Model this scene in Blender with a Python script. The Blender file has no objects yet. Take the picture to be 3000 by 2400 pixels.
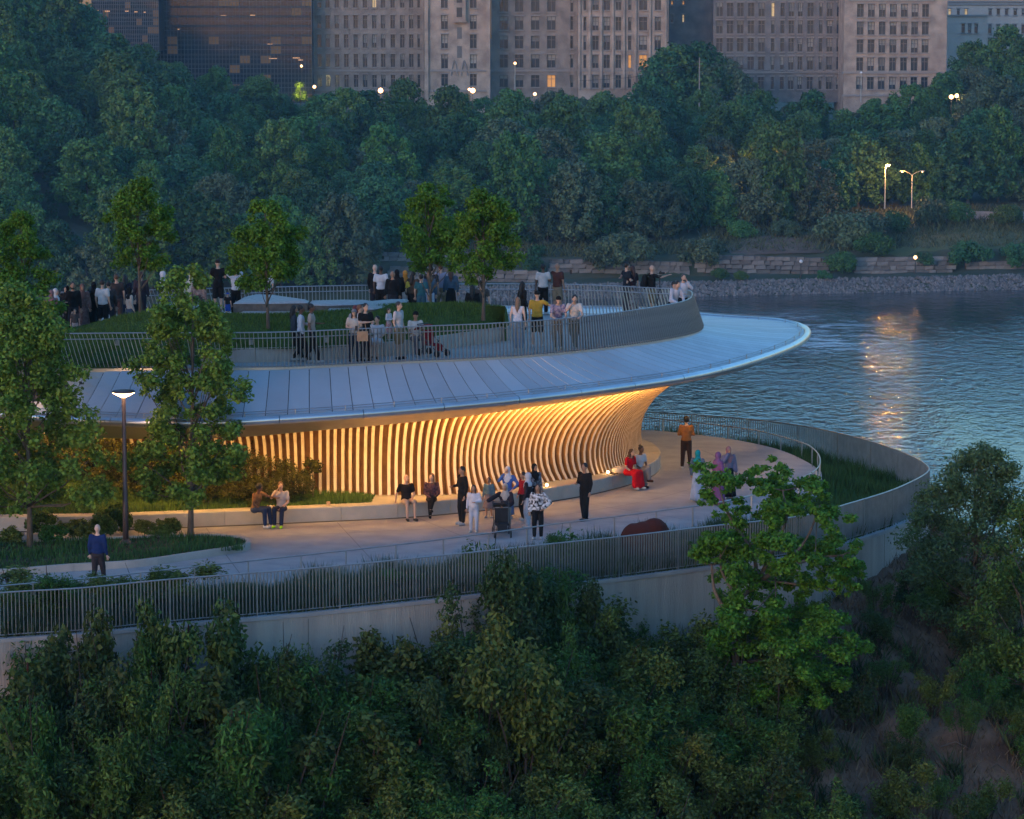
import bpy, bmesh, math, random
import numpy as np
from mathutils import Vector, Matrix, noise
R = math.radians
rng = random.Random(7)
nrng = np.random.RandomState(7)
scene = bpy.context.scene
COL = scene.collection

# ---------------------------------------------------------------- camera
F = 9500.0; CZ = 16.3; PITCH = math.atan(1246.0 / F)
cam_d = bpy.data.cameras.new('camera'); cam = bpy.data.objects.new('camera', cam_d); COL.objects.link(cam)
cam.location = (0, 0, CZ); cam.rotation_euler = (math.pi / 2 - PITCH, 0, 0)
cam_d.sensor_width = 36; cam_d.lens = F / 3000 * 36; cam_d.clip_start = 1; cam_d.clip_end = 6000
scene.camera = cam

# ---------------------------------------------------------------- world, sun, exposure
world = bpy.data.worlds.new('World'); scene.world = world; world.use_nodes = True
wn = world.node_tree.nodes; wl = world.node_tree.links
sky = wn.new('ShaderNodeTexSky'); sky.sky_type = 'NISHITA'; sky.sun_disc = False
HAZE = True
SUN_EL, SUN_AZ = 3.0, 215.0          # low sun behind the camera's left shoulder
sky.sun_elevation = R(SUN_EL); sky.sun_rotation = R(SUN_AZ); sky.ozone_density = 4.0; sky.air_density = 1.3; sky.dust_density = 0.6
bg = wn['Background']; bg.inputs['Strength'].default_value = 0.15
wb = wn.new('ShaderNodeMix'); wb.data_type = 'RGBA'; wb.blend_type = 'MULTIPLY'; wb.inputs[0].default_value = 1; wb.inputs[7].default_value = (.93, .97, 1.0, 1)
wl.new(sky.outputs[0], wb.inputs[6]); wl.new(wb.outputs[2], bg.inputs['Color'])
sun_d = bpy.data.lights.new('sun', 'SUN'); sun = bpy.data.objects.new('sun', sun_d); COL.objects.link(sun)
sun_d.energy = 0.12; sun_d.angle = R(25); sun_d.color = (1.0, 0.72, 0.66)
_a = R(SUN_AZ); _e = R(12)
_dir = Vector((math.sin(_a) * math.cos(_e), math.cos(_a) * math.cos(_e), math.sin(_e)))
sun.rotation_euler = _dir.to_track_quat('Z', 'Y').to_euler()
scene.view_settings.view_transform = 'Standard'; scene.view_settings.look = 'None'
scene.view_settings.exposure = 2.55; scene.view_settings.gamma = 1.0; scene.view_settings.use_curve_mapping = False
scene.cycles.use_denoising = True
scene.cycles.max_bounces = 5; scene.cycles.diffuse_bounces = 3; scene.cycles.glossy_bounces = 2
scene.cycles.transmission_bounces = 3; scene.cycles.volume_bounces = 0; scene.cycles.transparent_max_bounces = 6
scene.cycles.caustics_reflective = False; scene.cycles.caustics_refractive = False
scene.cycles.sample_clamp_indirect = 1.5
scene.cycles.use_adaptive_sampling = True; scene.cycles.adaptive_threshold = 0.015

# ---------------------------------------------------------------- pixel of the photograph -> point in the world
_cp, _sp = math.cos(PITCH), math.sin(PITCH)
def ray(px, py):
    a = px - 1500.0; b = 1200.0 - py
    return Vector((a, F * _cp + b * _sp, -F * _sp + b * _cp))
def U(px, py, z):
    d = ray(px, py); t = (z - CZ) / d.z
    return Vector((d.x * t, d.y * t, z))
def UD(px, py, D):
    d = ray(px, py); t = D / d.y
    return Vector((d.x * t, D, CZ + d.z * t))
def px_of(p):
    v = Vector(p) - Vector((0, 0, CZ)); dep = v.y * _cp - v.z * _sp; up = v.y * _sp + v.z * _cp
    return 1500 + F * v.x / dep, 1200 - F * up / dep

# ---------------------------------------------------------------- helpers
def link(o, parent=None):
    COL.objects.link(o)
    if parent is not None: o.parent = parent
    return o
def mesh_from(name, verts, faces, mats=(), smooth=False, fm=None):
    me = bpy.data.meshes.new(name); me.from_pydata([tuple(v) for v in verts], [], faces)
    for m in (mats if isinstance(mats, (list, tuple)) else [mats]): me.materials.append(m)
    if fm is not None: me.polygons.foreach_set('material_index', fm)
    if smooth: me.polygons.foreach_set('use_smooth', [True] * len(me.polygons))
    me.update(); return me
def mesh_quads(name, V, nq, mat, k=4):
    """V: (n*k,3) array, faces are consecutive k-tuples"""
    me = bpy.data.meshes.new(name); n = len(V) // k
    me.vertices.add(len(V)); me.vertices.foreach_set('co', np.asarray(V, dtype=np.float32).ravel())
    me.loops.add(n * k); me.loops.foreach_set('vertex_index', np.arange(n * k, dtype=np.int32))
    me.polygons.add(n); me.polygons.foreach_set('loop_start', np.arange(0, n * k, k, dtype=np.int32))
    me.polygons.foreach_set('loop_total', np.full(n, k, dtype=np.int32))
    me.materials.append(mat); me.update(calc_edges=True); return me
def obj(name, me, parent=None, loc=None, rz=None):
    o = bpy.data.objects.new(name, me); link(o, parent)
    if loc is not None: o.location = loc
    if rz is not None: o.rotation_euler = (0, 0, rz)
    return o
def tag(o, label=None, cat=None, group=None, kind=None):
    if label: o['label'] = label
    if cat: o['category'] = cat
    if group: o['group'] = group
    if kind: o['kind'] = kind
    return o
def empty(name, loc, label, cat, group=None, rz=0.0):
    o = bpy.data.objects.new(name, None); link(o); o.location = loc; o.rotation_euler = (0, 0, rz); o.empty_display_size = .2
    return tag(o, label, cat, group)
def structure(o): o['kind'] = 'structure'; return o
def stuff(o): o['kind'] = 'stuff'; return o
def copy_tree(o, parent=None):
    c = o.copy(); link(c, parent)
    for ch in list(o.children): copy_tree(ch, c)
    return c

class MB:
    def __init__(s): s.v = []; s.f = []; s.m = []
    def add(s, V, Fc, mi=0):
        b = len(s.v); s.v += [tuple(x) for x in V]; s.f += [tuple(i + b for i in f) for f in Fc]; s.m += [mi] * len(Fc)
    def box(s, c, d, mi=0, rz=0.0):
        cx, cy, cz = c; x, y, z = d[0] / 2, d[1] / 2, d[2] / 2; ca, sa = math.cos(rz), math.sin(rz)
        V = []
        for k in (-z, z):
            for a, b in ((-x, -y), (x, -y), (x, y), (-x, y)): V.append((cx + a * ca - b * sa, cy + a * sa + b * ca, cz + k))
        s.add(V, [(0, 3, 2, 1), (4, 5, 6, 7), (0, 1, 5, 4), (1, 2, 6, 5), (2, 3, 7, 6), (3, 0, 4, 7)], mi)
    def tube(s, pts, rad, n=6, mi=0, cap=True):
        pts = [Vector(p) for p in pts]; k = len(pts)
        rad = rad if isinstance(rad, (list, tuple)) else [rad] * k
        V = []; up = Vector((0, 0, 1))
        prev = None
        for i, p in enumerate(pts):
            t = (pts[min(i + 1, k - 1)] - pts[max(i - 1, 0)]).normalized() if k > 1 else up
            if prev is None:
                a = t.cross(Vector((0, 0, 1)) if abs(t.z) < .9 else Vector((1, 0, 0))).normalized()
            else:
                a = (prev - t * prev.dot(t)).normalized()
            prev = a; b = t.cross(a)
            for j in range(n):
                an = 2 * math.pi * j / n; V.append(p + (a * math.cos(an) + b * math.sin(an)) * rad[i])
        Fc = []
        for i in range(k - 1):
            for j in range(n):
                j2 = (j + 1) % n; Fc.append((i * n + j, i * n + j2, (i + 1) * n + j2, (i + 1) * n + j))
        if cap: Fc.append(tuple(range(n - 1, -1, -1))); Fc.append(tuple((k - 1) * n + j for j in range(n)))
        s.add(V, Fc, mi)
    def lathe(s, c, prof, n=16, mi=0, sx=1, sy=1):
        V = []; Fc = []; c = Vector(c)
        for r, z in prof:
            for j in range(n):
                a = 2 * math.pi * j / n; V.append((c.x + r * sx * math.cos(a), c.y + r * sy * math.sin(a), c.z + z))
        for i in range(len(prof) - 1):
            for j in range(n):
                j2 = (j + 1) % n; Fc.append((i * n + j, i * n + j2, (i + 1) * n + j2, (i + 1) * n + j))
        Fc.append(tuple(range(n - 1, -1, -1))); Fc.append(tuple((len(prof) - 1) * n + j for j in range(n)))
        s.add(V, Fc, mi)
    def strip(s, A, B, mi=0):
        n = len(A); s.add(list(A) + list(B), [(i, i + 1, n + i + 1, n + i) for i in range(n - 1)], mi)
    def mesh(s, name, mats, smooth=False): return mesh_from(name, s.v, s.f, mats, smooth, s.m)
    def build(s, name, mats, parent=None, smooth=False): return obj(name, s.mesh(name, mats, smooth), parent)

def catmull(P, n_per=12):
    P = [Vector(p) for p in P]; Q = [P[0] * 2 - P[1]] + P + [P[-1] * 2 - P[-2]]; out = []
    for i in range(1, len(Q) - 2):
        p0, p1, p2, p3 = Q[i - 1], Q[i], Q[i + 1], Q[i + 2]
        for k in range(n_per):
            t = k / n_per
            out.append(.5 * ((2 * p1) + (p2 - p0) * t + (2 * p0 - 5 * p1 + 4 * p2 - p3) * t * t + (3 * p1 - p0 - 3 * p2 + p3) * t ** 3))
    out.append(P[-1].copy()); return out
def cum(P):
    d = [0.0]
    for a, b in zip(P[:-1], P[1:]): d.append(d[-1] + (Vector(b) - Vector(a)).length)
    return d
def resample(P, step=None, n=None):
    d = cum(P); L = d[-1]; n = n or max(2, int(round(L / step)) + 1); out = []; j = 0
    for i in range(n):
        t = L * i / (n - 1)
        while j < len(d) - 2 and d[j + 1] < t: j += 1
        s = (t - d[j]) / max(1e-9, d[j + 1] - d[j]); out.append(P[j].lerp(P[j + 1], s))
    return out
def tangent(P, i): return (P[min(i + 1, len(P) - 1)] - P[max(i - 1, 0)]).normalized()
def offset(P, d):
    """shift sideways: d>0 to the right of travel"""
    out = []
    for i, p in enumerate(P):
        t = tangent(P, i); n = Vector((t.y, -t.x, 0)).normalized(); out.append(p + n * d)
    return out
def setz(P, z): return [Vector((p.x, p.y, z)) for p in P]
def addz(P, z): return [Vector((p.x, p.y, p.z + z)) for p in P]
def fill_poly(name, P, mat, z=None):
    bm = bmesh.new(); vs = [bm.verts.new((p[0], p[1], p[2] if z is None else z)) for p in P]
    f = bm.faces.new(vs); f.normal_update()
    if f.normal.z < 0: f.normal_flip()
    bmesh.ops.triangulate(bm, faces=[f]); me = bpy.data.meshes.new(name); bm.to_mesh(me); bm.free(); me.materials.append(mat); return me

# ---------------------------------------------------------------- materials
MATS = {}
def mat(name, col, rough=.7, metal=0.0, col2=None, scale=3.0, bump=0.0, bscale=None, spec=None, island=0.0, emit=None, estr=0.0, trans=0.0, detail=6, coord='Object', stretch=None, objrand=0.0):
    if name in MATS: return MATS[name]
    m = bpy.data.materials.new(name); m.use_nodes = True; nt = m.node_tree; N = nt.nodes; L = nt.links
    b = N['Principled BSDF']; b.inputs['Roughness'].default_value = rough;
    if spec is None and metal == 0 and rough > .55: spec = .2
    b.inputs['Metallic'].default_value = metal
    b.inputs['Base Color'].default_value = (*col, 1)
    if spec is not None: b.inputs['Specular IOR Level'].default_value = spec
    tc = N.new('ShaderNodeTexCoord'); src = tc.outputs[coord] if coord != 'World' else None
    if coord == 'World': g = N.new('ShaderNodeNewGeometry'); src = g.outputs['Position']
    if stretch:
        mp = N.new('ShaderNodeMapping'); mp.inputs['Scale'].default_value = stretch; L.new(src, mp.inputs[0]); src = mp.outputs[0]
    out = None
    if col2 is not None:
        nz = N.new('ShaderNodeTexNoise'); nz.inputs['Scale'].default_value = scale; nz.inputs['Detail'].default_value = detail; L.new(src, nz.inputs['Vector'])
        rp = N.new('ShaderNodeValToRGB'); rp.color_ramp.elements[0].position = .35; rp.color_ramp.elements[1].position = .65
        rp.color_ramp.elements[0].color = (*col, 1); rp.color_ramp.elements[1].color = (*col2, 1)
        L.new(nz.outputs['Fac'], rp.inputs[0]); out = rp.outputs[0]
    if island or objrand:
        hs = N.new('ShaderNodeHueSaturation'); ad = N.new('ShaderNodeMath'); ad.operation = 'MULTIPLY_ADD'
        if island:
            g2 = N.new('ShaderNodeNewGeometry'); rnd = g2.outputs['Random Per Island']; amt = island
        else:
            oi = N.new('ShaderNodeObjectInfo'); rnd = oi.outputs['Random']; amt = objrand
        ad.inputs[1].default_value = 2 * amt; ad.inputs[2].default_value = 1 - amt; L.new(rnd, ad.inputs[0])
        val = ad.outputs[0]
        if island and objrand:
            oi = N.new('ShaderNodeObjectInfo'); a2 = N.new('ShaderNodeMath'); a2.operation = 'MULTIPLY_ADD'
            a2.inputs[1].default_value = 2 * objrand; a2.inputs[2].default_value = 1 - objrand; L.new(oi.outputs['Random'], a2.inputs[0])
            mu = N.new('ShaderNodeMath'); mu.operation = 'MULTIPLY'; L.new(val, mu.inputs[0]); L.new(a2.outputs[0], mu.inputs[1]); val = mu.outputs[0]
            a3 = N.new('ShaderNodeMath'); a3.operation = 'MULTIPLY_ADD'; a3.inputs[1].default_value = .05; a3.inputs[2].default_value = .475
            wn_ = N.new('ShaderNodeTexWhiteNoise'); wn_.noise_dimensions = '1D'; L.new(oi.outputs['Random'], wn_.inputs['W']); L.new(wn_.outputs['Value'], a3.inputs[0]); L.new(a3.outputs[0], hs.inputs['Hue'])
        L.new(val, hs.inputs['Value'])
        if out is not None: L.new(out, hs.inputs['Color'])
        else: hs.inputs['Color'].default_value = (*col, 1)
        out = hs.outputs[0]
    if out is not None: L.new(out, b.inputs['Base Color'])
    if bump:
        nb = N.new('ShaderNodeTexNoise'); nb.inputs['Scale'].default_value = bscale or scale * 4; nb.inputs['Detail'].default_value = 8; L.new(src, nb.inputs['Vector'])
        bp = N.new('ShaderNodeBump'); bp.inputs['Strength'].default_value = bump; bp.inputs['Distance'].default_value = .05; L.new(nb.outputs['Fac'], bp.inputs['Height']); L.new(bp.outputs[0], b.inputs['Normal'])
    if emit is not None:
        b.inputs['Emission Color'].default_value = (*emit, 1); b.inputs['Emission Strength'].default_value = estr
    if trans:
        tr = N.new('ShaderNodeBsdfTranslucent'); mx = N.new('ShaderNodeMixShader'); mx.inputs[0].default_value = trans
        if out is not None: L.new(out, tr.inputs[0])
        else: tr.inputs[0].default_value = (*col, 1)
        L.new(b.outputs[0], mx.inputs[1]); L.new(tr.outputs[0], mx.inputs[2]); L.new(mx.outputs[0], N['Material Output'].inputs[0])
    MATS[name] = m; return m

M_CONC = mat('terrace_concrete', (.30, .305, .32), .8, col2=(.38, .38, .39), scale=1.2, bump=.25, bscale=40, coord='World')
M_WALLC = mat('board_concrete', (.33, .31, .29), .85, col2=(.43, .40, .37), scale=.8, bump=.6, bscale=14, coord='World', stretch=(3, 3, .25))
M_BENCH = mat('bench_concrete', (.38, .36, .33), .8, col2=(.45, .42, .39), scale=2, bump=.2, bscale=60, coord='World')
M_DECK = mat('deck_concrete', (.37, .35, .335), .8, col2=(.43, .41, .39), scale=1.5, bump=.2, bscale=50, coord='World')
M_ZINC = mat('roof_zinc', (.46, .49, .54), .42, .35, col2=(.50, .54, .59), scale=.9, coord='World', objrand=.10)
M_RIM = mat('brushed_rim', (.58, .59, .62), .28, .85, col2=(.64, .65, .68), scale=2, coord='World')
M_FASC = mat('fascia_metal', (.40, .37, .34), .35, .8, col2=(.48, .45, .41), scale=1.5, coord='World')
M_DARKM = mat('dark_metal', (.05, .05, .055), .5, .5)
M_STEEL = mat('railing_steel', (.36, .36, .37), .42, .75, col2=(.44, .43, .43), scale=3)
M_FENCE = mat('fence_metal', (.24, .27, .28), .5, .6, col2=(.30, .33, .34), scale=3)
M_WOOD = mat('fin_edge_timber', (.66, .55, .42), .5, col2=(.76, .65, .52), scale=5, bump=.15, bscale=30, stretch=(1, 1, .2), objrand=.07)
M_FLANK_SHADED = mat('fin_flank_shaded', (.32, .185, .085), .6, col2=(.41, .25, .12), scale=5, bump=.15, bscale=30, stretch=(1, 1, .2), objrand=.1)  # the flanks' shade is put into a darker copy of the fin timber
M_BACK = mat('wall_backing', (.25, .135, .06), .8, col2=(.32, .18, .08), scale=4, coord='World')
M_SOIL = mat('soil', (.06, .048, .036), .95, col2=(.11, .085, .065), scale=2, bump=.6, bscale=12, coord='World')
M_EARTH = mat('slope_earth', (.10, .06, .042), .95, col2=(.24, .15, .105), scale=.7, bump=.9, bscale=8, coord='World', detail=12)
M_LAWN = mat('lawn', (.045, .085, .018), .9, col2=(.075, .12, .028), scale=3, bump=.6, bscale=50, coord='World')
M_GRASS = mat('grass_blade', (.07, .13, .028), .7, island=.4)
M_GRASSB = mat('grass_blade_bed', (.04, .10, .03), .7, island=.5)
M_DRY = mat('dry_grass', (.14, .105, .07), .8, island=.5)
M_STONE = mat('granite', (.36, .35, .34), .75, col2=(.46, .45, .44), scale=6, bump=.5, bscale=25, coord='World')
M_STONED = mat('granite_side_shaded', (.08, .078, .075), .8, col2=(.13, .125, .12), scale=4, bump=.6, bscale=15, coord='World')  # shade on the slab sides put into the granite colour; also dark wall joints
M_BARK = mat('bark', (.11, .09, .075), .9, col2=(.17, .145, .125), scale=8, bump=.6, bscale=30, stretch=(1, 1, .3))
M_BARKF = mat('bark_far', (.10, .085, .075), .9)
# ================================================================ PLAN CURVES (world positions)
ZD = 4.85            # upper deck level
ZR = 3.78            # roof rim level
roof_pairs = [((-300, 1092), (-520, 1190)), ((0, 1086), (-130, 1205)), ((355, 1081), (262, 1233)), ((600, 1080), (560, 1241)),
              ((842, 1077), (833, 1229)), ((1139, 1063), (1180, 1204)), ((1418, 1051), (1530, 1171)), ((1618, 1037), (1815, 1136)),
              ((1800, 1017), (2040, 1101)), ((1950, 995), (2200, 1060)), ((2040, 974), (2320, 1016))]
baseP = [U(*a, ZD) for a, b in roof_pairs]; rimP = [U(*b, float(np.interp(b[0], [560, 1500], [3.42, ZR]))) for a, b in roof_pairs]
baseP += [Vector((6.45, 109.3, ZD)), Vector((6.25, 110.7, ZD)), Vector((5.0, 111.4, ZD)), Vector((3.2, 112.3, ZD)), Vector((0, 112.9, ZD)), Vector((-6, 112.2, ZD)), Vector((-15, 109.8, ZD))]
rimP += [U(2364, 983, ZR), U(2350, 960, ZR), U(2275, 943, ZR), U(2110, 932, ZR), Vector((4.0, 125, ZR)), Vector((-6, 124.5, ZR)), Vector((-16, 121, ZR))]
baseC = catmull(baseP, 40); rimC = catmull(rimP, 40)

fence_top_px = [(-420, 1775, .02), (0, 1737, .0), (237, 1723, 0), (493, 1698, 0), (900, 1666, -.03), (1300, 1627, -.1), (1600, 1595, -.2), (1850, 1569, -.3),
                (2069, 1543, -.4), (2347, 1512, -.5), (2491, 1474, -.6), (2600, 1441, -.65), (2669, 1412, -.7), (2712, 1388, -.75), (2722, 1372, -.75), (2701, 1352, -.75),
                (2650, 1328, -.75), (2560, 1296, -.75), (2420, 1261, -.75), (2250, 1234, -.75), (2030, 1215, -.75), (1860, 1206, -.75), (1600, 1200, -.75), (1200, 1200, -.75)]
FH = 1.15
fenceP = []
for x, y, zb in fence_top_px:
    p = U(x, y, zb + FH); p.z = zb; fenceP.append(p)
fenceC = catmull(fenceP, 16)
# smooth the plan a little
for _ in range(6):
    fenceC = [fenceC[0]] + [fenceC[i - 1] * .25 + fenceC[i] * .5 + fenceC[i + 1] * .25 for i in range(1, len(fenceC) - 1)] + [fenceC[-1]]
fenceC = resample(fenceC, step=.1)
FENCE_N = len(fenceC)

rail_px = [(-300, 1745, 1.0), (0, 1717, 1.0), (300, 1690, 1.0), (600, 1657, 1.0), (867, 1629, 1.0), (1157, 1597, 1.0), (1365, 1571, 1.0), (1659, 1531, 1.0), (1776, 1517, 1.0), (1883, 1503, 1.0),
           (1981, 1490, 1.0), (2064, 1479, 1.0), (2180, 1457, .95), (2290, 1425, .85), (2365, 1393, .72), (2396, 1370, .62), (2403, 1350, .55), (2395, 1327, .5), (2363, 1302, .45), (2293, 1281, .45), (2203, 1259, .45), (2061, 1241, .45),
           (1984, 1233, .45), (1867, 1222, .45), (1600, 1212, .45)]
railP = []
for x, y, zt in rail_px: railP.append(U(x, y, zt))
railC = catmull(railP, 14)
for _ in range(4):
    railC = [railC[0]] + [railC[i - 1] * .25 + railC[i] * .5 + railC[i + 1] * .25 for i in range(1, len(railC) - 1)] + [railC[-1]]
railC = resample(railC, step=.2)
# edge of the paved path
path_px = [(-300, 1850), (0, 1812), (300, 1780), (600, 1745), (867, 1716), (1157, 1680), (1365, 1652), (1659, 1612), (1776, 1598), (1883, 1583),
           (1981, 1568), (2064, 1556), (2180, 1532), (2290, 1500), (2365, 1468), (2400, 1436), (2408, 1400), (2393, 1371), (2293, 1321), (2155, 1289), (1973, 1266), (1856, 1259), (1700, 1256), (1400, 1256)]
pathC = resample(catmull([U(x, y, 0) for x, y in path_px], 12), step=.25)

bench_px = [(-400, 1568), (0, 1560), (300, 1556), (600, 1545), (900, 1532), (1157, 1520), (1333, 1506), (1480, 1490), (1600, 1473), (1733, 1450), (1843, 1422), (1900, 1401), (1928, 1382), (1934, 1360), (1915, 1338), (1885, 1325)]
benchC = resample(catmull([U(x, y, 0) for x, y in bench_px], 12), step=.15)
BH = .46

fin_pairs = [((60, 1425), (-60, 1240)), ((250, 1438), (190, 1274)), ((500, 1445), (440, 1287)), ((735, 1447), (700, 1281)), ((948, 1449), (948, 1260)), ((1105, 1452), (1118, 1246)),
             ((1319, 1449), (1372, 1219)), ((1480, 1434), (1600, 1187)), ((1600, 1413), (1800, 1157)), ((1690, 1400), (1950, 1133)), ((1762, 1387), (2060, 1112)),
             ((1815, 1367), (2150, 1092)), ((1850, 1342), (2232, 1064)), ((1871, 1316), (2295, 1034)), ((1880, 1290), (2325, 1008))]
ZT = 3.15
fbP = [U(*a, .46) for a, b in fin_pairs] + [Vector((4.2, 114.5, .46)), Vector((2.5, 117, .46))]
ftP = [U(*b, float(np.interp(b[0], [560, 1500], [2.82, ZT]))) for a, b in fin_pairs] + [Vector((9.8, 119, ZT)), Vector((7.5, 122, ZT))]
fbC = catmull(fbP, 40); ftC = catmull(ftP, 40)

# ================================================================ TERRAIN
fpl = np.array([[p.x, p.y] for p in fenceC])
def seg_dist(X, Y):
    d = np.full(X.shape, 1e9)
    step = 4
    for i in range(0, len(fpl) - step, step):
        a = fpl[i]; b = fpl[i + step]; ab = b - a; L2 = (ab ** 2).sum()
        t = np.clip(((X - a[0]) * ab[0] + (Y - a[1]) * ab[1]) / L2, 0, 1)
        d = np.minimum(d, np.hypot(X - a[0] - t * ab[0], Y - a[1] - t * ab[1]))
    return d
def inside(X, Y):
    P = np.vstack([fpl, [[-80, 118], [-80, 78]]]); c = np.zeros(X.shape, bool); j = len(P) - 1
    for i in range(len(P)):
        xi, yi = P[i]; xj, yj = P[j]
        with np.errstate(divide='ignore', invalid='ignore'):
            c ^= ((yi > Y) != (yj > Y)) & (X < (xj - xi) * (Y - yi) / (yj - yi + 1e-12) + xi)
        j = i
    return c
def slope_z_exact(X, Y):
    X = np.asarray(X, float); Y = np.asarray(Y, float)
    d = seg_dist(X, Y); ins = inside(X, Y)
    z0 = np.interp(X, [-16, -4, 6, 10.5, 13], [-3.2, -2.7, -2.5, -2.0, -1.5])
    n = np.sin(X * 1.1 + Y * .7) * .18 + np.sin(X * .43 - Y * .9 + 1) * .3 + np.sin(X * 2.3 + 2) * np.sin(Y * 1.9) * .12
    # gentle spur running down to the right of the tip
    z = z0 - .46 * d - .004 * d * d + n * np.clip(d / 2, 0, 1)
    return np.where(ins, z0 - .1, np.maximum(z, -45))
gx = np.concatenate([np.arange(-60, -20, 2), np.arange(-20, 24, .4), np.arange(24, 62, 2)]); gy = np.concatenate([np.arange(30, 72, 2), np.arange(72, 128, .4), np.arange(128, 160, 2)])
GX, GY = np.meshgrid(gx, gy); GZ = slope_z_exact(GX, GY); SG = None
GZ += np.where(inside(GX, GY), 0, (np.random.RandomState(3).rand(*GX.shape) - .5) * .12)
def slope_z(X, Y):
    X = np.asarray(X, float); Y = np.asarray(Y, float)
    i = np.clip(np.searchsorted(SGX, X) - 1, 0, len(SGX) - 2); j = np.clip(np.searchsorted(SGY, Y) - 1, 0, len(SGY) - 2)
    u = (X - SGX[i]) / (SGX[i + 1] - SGX[i]); v = (Y - SGY[j]) / (SGY[j + 1] - SGY[j])
    return SG[j, i] * (1 - u) * (1 - v) + SG[j, i + 1] * u * (1 - v) + SG[j + 1, i] * (1 - u) * v + SG[j + 1, i + 1] * u * v
nx, ny = len(gx), len(gy)
Vt = np.stack([GX, GY, GZ], -1).reshape(-1, 3)
SG = GZ.copy(); SGX, SGY = gx.copy(), gy.copy()
ids = np.arange(nx * ny).reshape(ny, nx)
Q = np.stack([ids[:-1, :-1], ids[:-1, 1:], ids[1:, 1:], ids[1:, :-1]], -1).reshape(-1, 4)
structure(obj('slope_ground', mesh_from('slope_ground', Vt, Q.tolist(), [M_EARTH], True)))

# water
def water_mat():
    m = bpy.data.materials.new('river_water'); m.use_nodes = True; N = m.node_tree.nodes; L = m.node_tree.links; b = N['Principled BSDF']
    b.inputs['Base Color'].default_value = (.012, .030, .042, 1); b.inputs['Roughness'].default_value = .04; b.inputs['IOR'].default_value = 1.33
    g = N.new('ShaderNodeNewGeometry'); mp = N.new('ShaderNodeMapping'); mp.inputs['Scale'].default_value = (.50, .26, 1); L.new(g.outputs['Position'], mp.inputs[0])
    n1 = N.new('ShaderNodeTexNoise'); n1.inputs['Scale'].default_value = .95; n1.inputs['Detail'].default_value = 3.5; n1.inputs['Roughness'].default_value = .62; L.new(mp.outputs[0], n1.inputs['Vector'])
    n2 = N.new('ShaderNodeTexNoise'); n2.inputs['Scale'].default_value = .07; n2.inputs['Detail'].default_value = 4; L.new(mp.outputs[0], n2.inputs['Vector'])
    cr = N.new('ShaderNodeValToRGB'); cr.color_ramp.elements[0].position = .42; cr.color_ramp.elements[1].position = .7; L.new(n2.outputs['Fac'], cr.inputs[0])
    ml = N.new('ShaderNodeMath'); ml.operation = 'MULTIPLY_ADD'; ml.inputs[1].default_value = .9; ml.inputs[2].default_value = .35; L.new(cr.outputs[0], ml.inputs[0])
    bp = N.new('ShaderNodeBump'); bp.inputs['Distance'].default_value = .58; L.new(ml.outputs[0], bp.inputs['Strength']); L.new(n1.outputs['Fac'], bp.inputs['Height']); L.new(bp.outputs[0], b.inputs['Normal'])
    # pale churned water where the current boils up
    n3 = N.new('ShaderNodeTexNoise'); n3.inputs['Scale'].default_value = .9; n3.inputs['Detail'].default_value = 9; n3.inputs['Roughness'].default_value = .7; n3.inputs['Distortion'].default_value = 1.2
    m3 = N.new('ShaderNodeMapping'); m3.inputs['Scale'].default_value = (.12, .22, 1); L.new(g.outputs['Position'], m3.inputs[0]); L.new(m3.outputs[0], n3.inputs['Vector'])
    r3 = N.new('ShaderNodeValToRGB'); r3.color_ramp.elements[0].position = .46; r3.color_ramp.elements[1].position = .57; L.new(n3.outputs['Fac'], r3.inputs[0])
    vm = N.new('ShaderNodeVectorMath'); vm.operation = 'SUBTRACT'; vm.inputs[1].default_value = FOAM; L.new(g.outputs['Position'], vm.inputs[0]); vs = N.new('ShaderNodeVectorMath'); vs.operation = 'MULTIPLY'; vs.inputs[1].default_value = (1 / 17, 1 / 40, 0); L.new(vm.outputs[0], vs.inputs[0])
    vl = N.new('ShaderNodeVectorMath'); vl.operation = 'LENGTH'; L.new(vs.outputs[0], vl.inputs[0]); mr = N.new('ShaderNodeMapRange'); mr.inputs[1].default_value = 1.0; mr.inputs[2].default_value = .3; L.new(vl.outputs['Value'], mr.inputs[0])
    mm = N.new('ShaderNodeMath'); mm.operation = 'MULTIPLY'; L.new(r3.outputs[0], mm.inputs[0]); L.new(mr.outputs[0], mm.inputs[1]); mx = N.new('ShaderNodeMix'); mx.data_type = 'RGBA'; L.new(mm.outputs[0], mx.inputs[0]); mx.inputs[6].default_value = (.012, .030, .042, 1); mx.inputs[7].default_value = (.8, .85, .9, 1); L.new(mx.outputs[2], b.inputs['Base Color'])
    return m
FOAM = tuple(U(2400, 975, -40.0))
M_WATER = water_mat()
ZW = -40.0
structure(obj('river', mesh_from('river', [(-1500, -300, ZW), (1500, -300, ZW), (1500, 700, ZW), (-1500, 700, ZW)], [(0, 1, 2, 3)], [M_WATER])))
structure(obj('riverbed_ground', mesh_from('ground', [(-3000, -600, ZW - 1.5), (3000, -600, ZW - 1.5), (3000, 3500, ZW - 1.5), (-3000, 3500, ZW - 1.5)], [(0, 1, 2, 3)], [M_EARTH])))

# ================================================================ LOWER TERRACE
closeP = [Vector((-32, 116, 0)), Vector((-32, 84, 0))]
structure(obj('terrace_path', fill_poly('path', pathC + closeP, M_CONC, 0.0)))
mb = MB(); mb.strip(pathC, addz(pathC, -.9)); structure(mb.build('path_edge', [M_CONC]))
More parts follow.
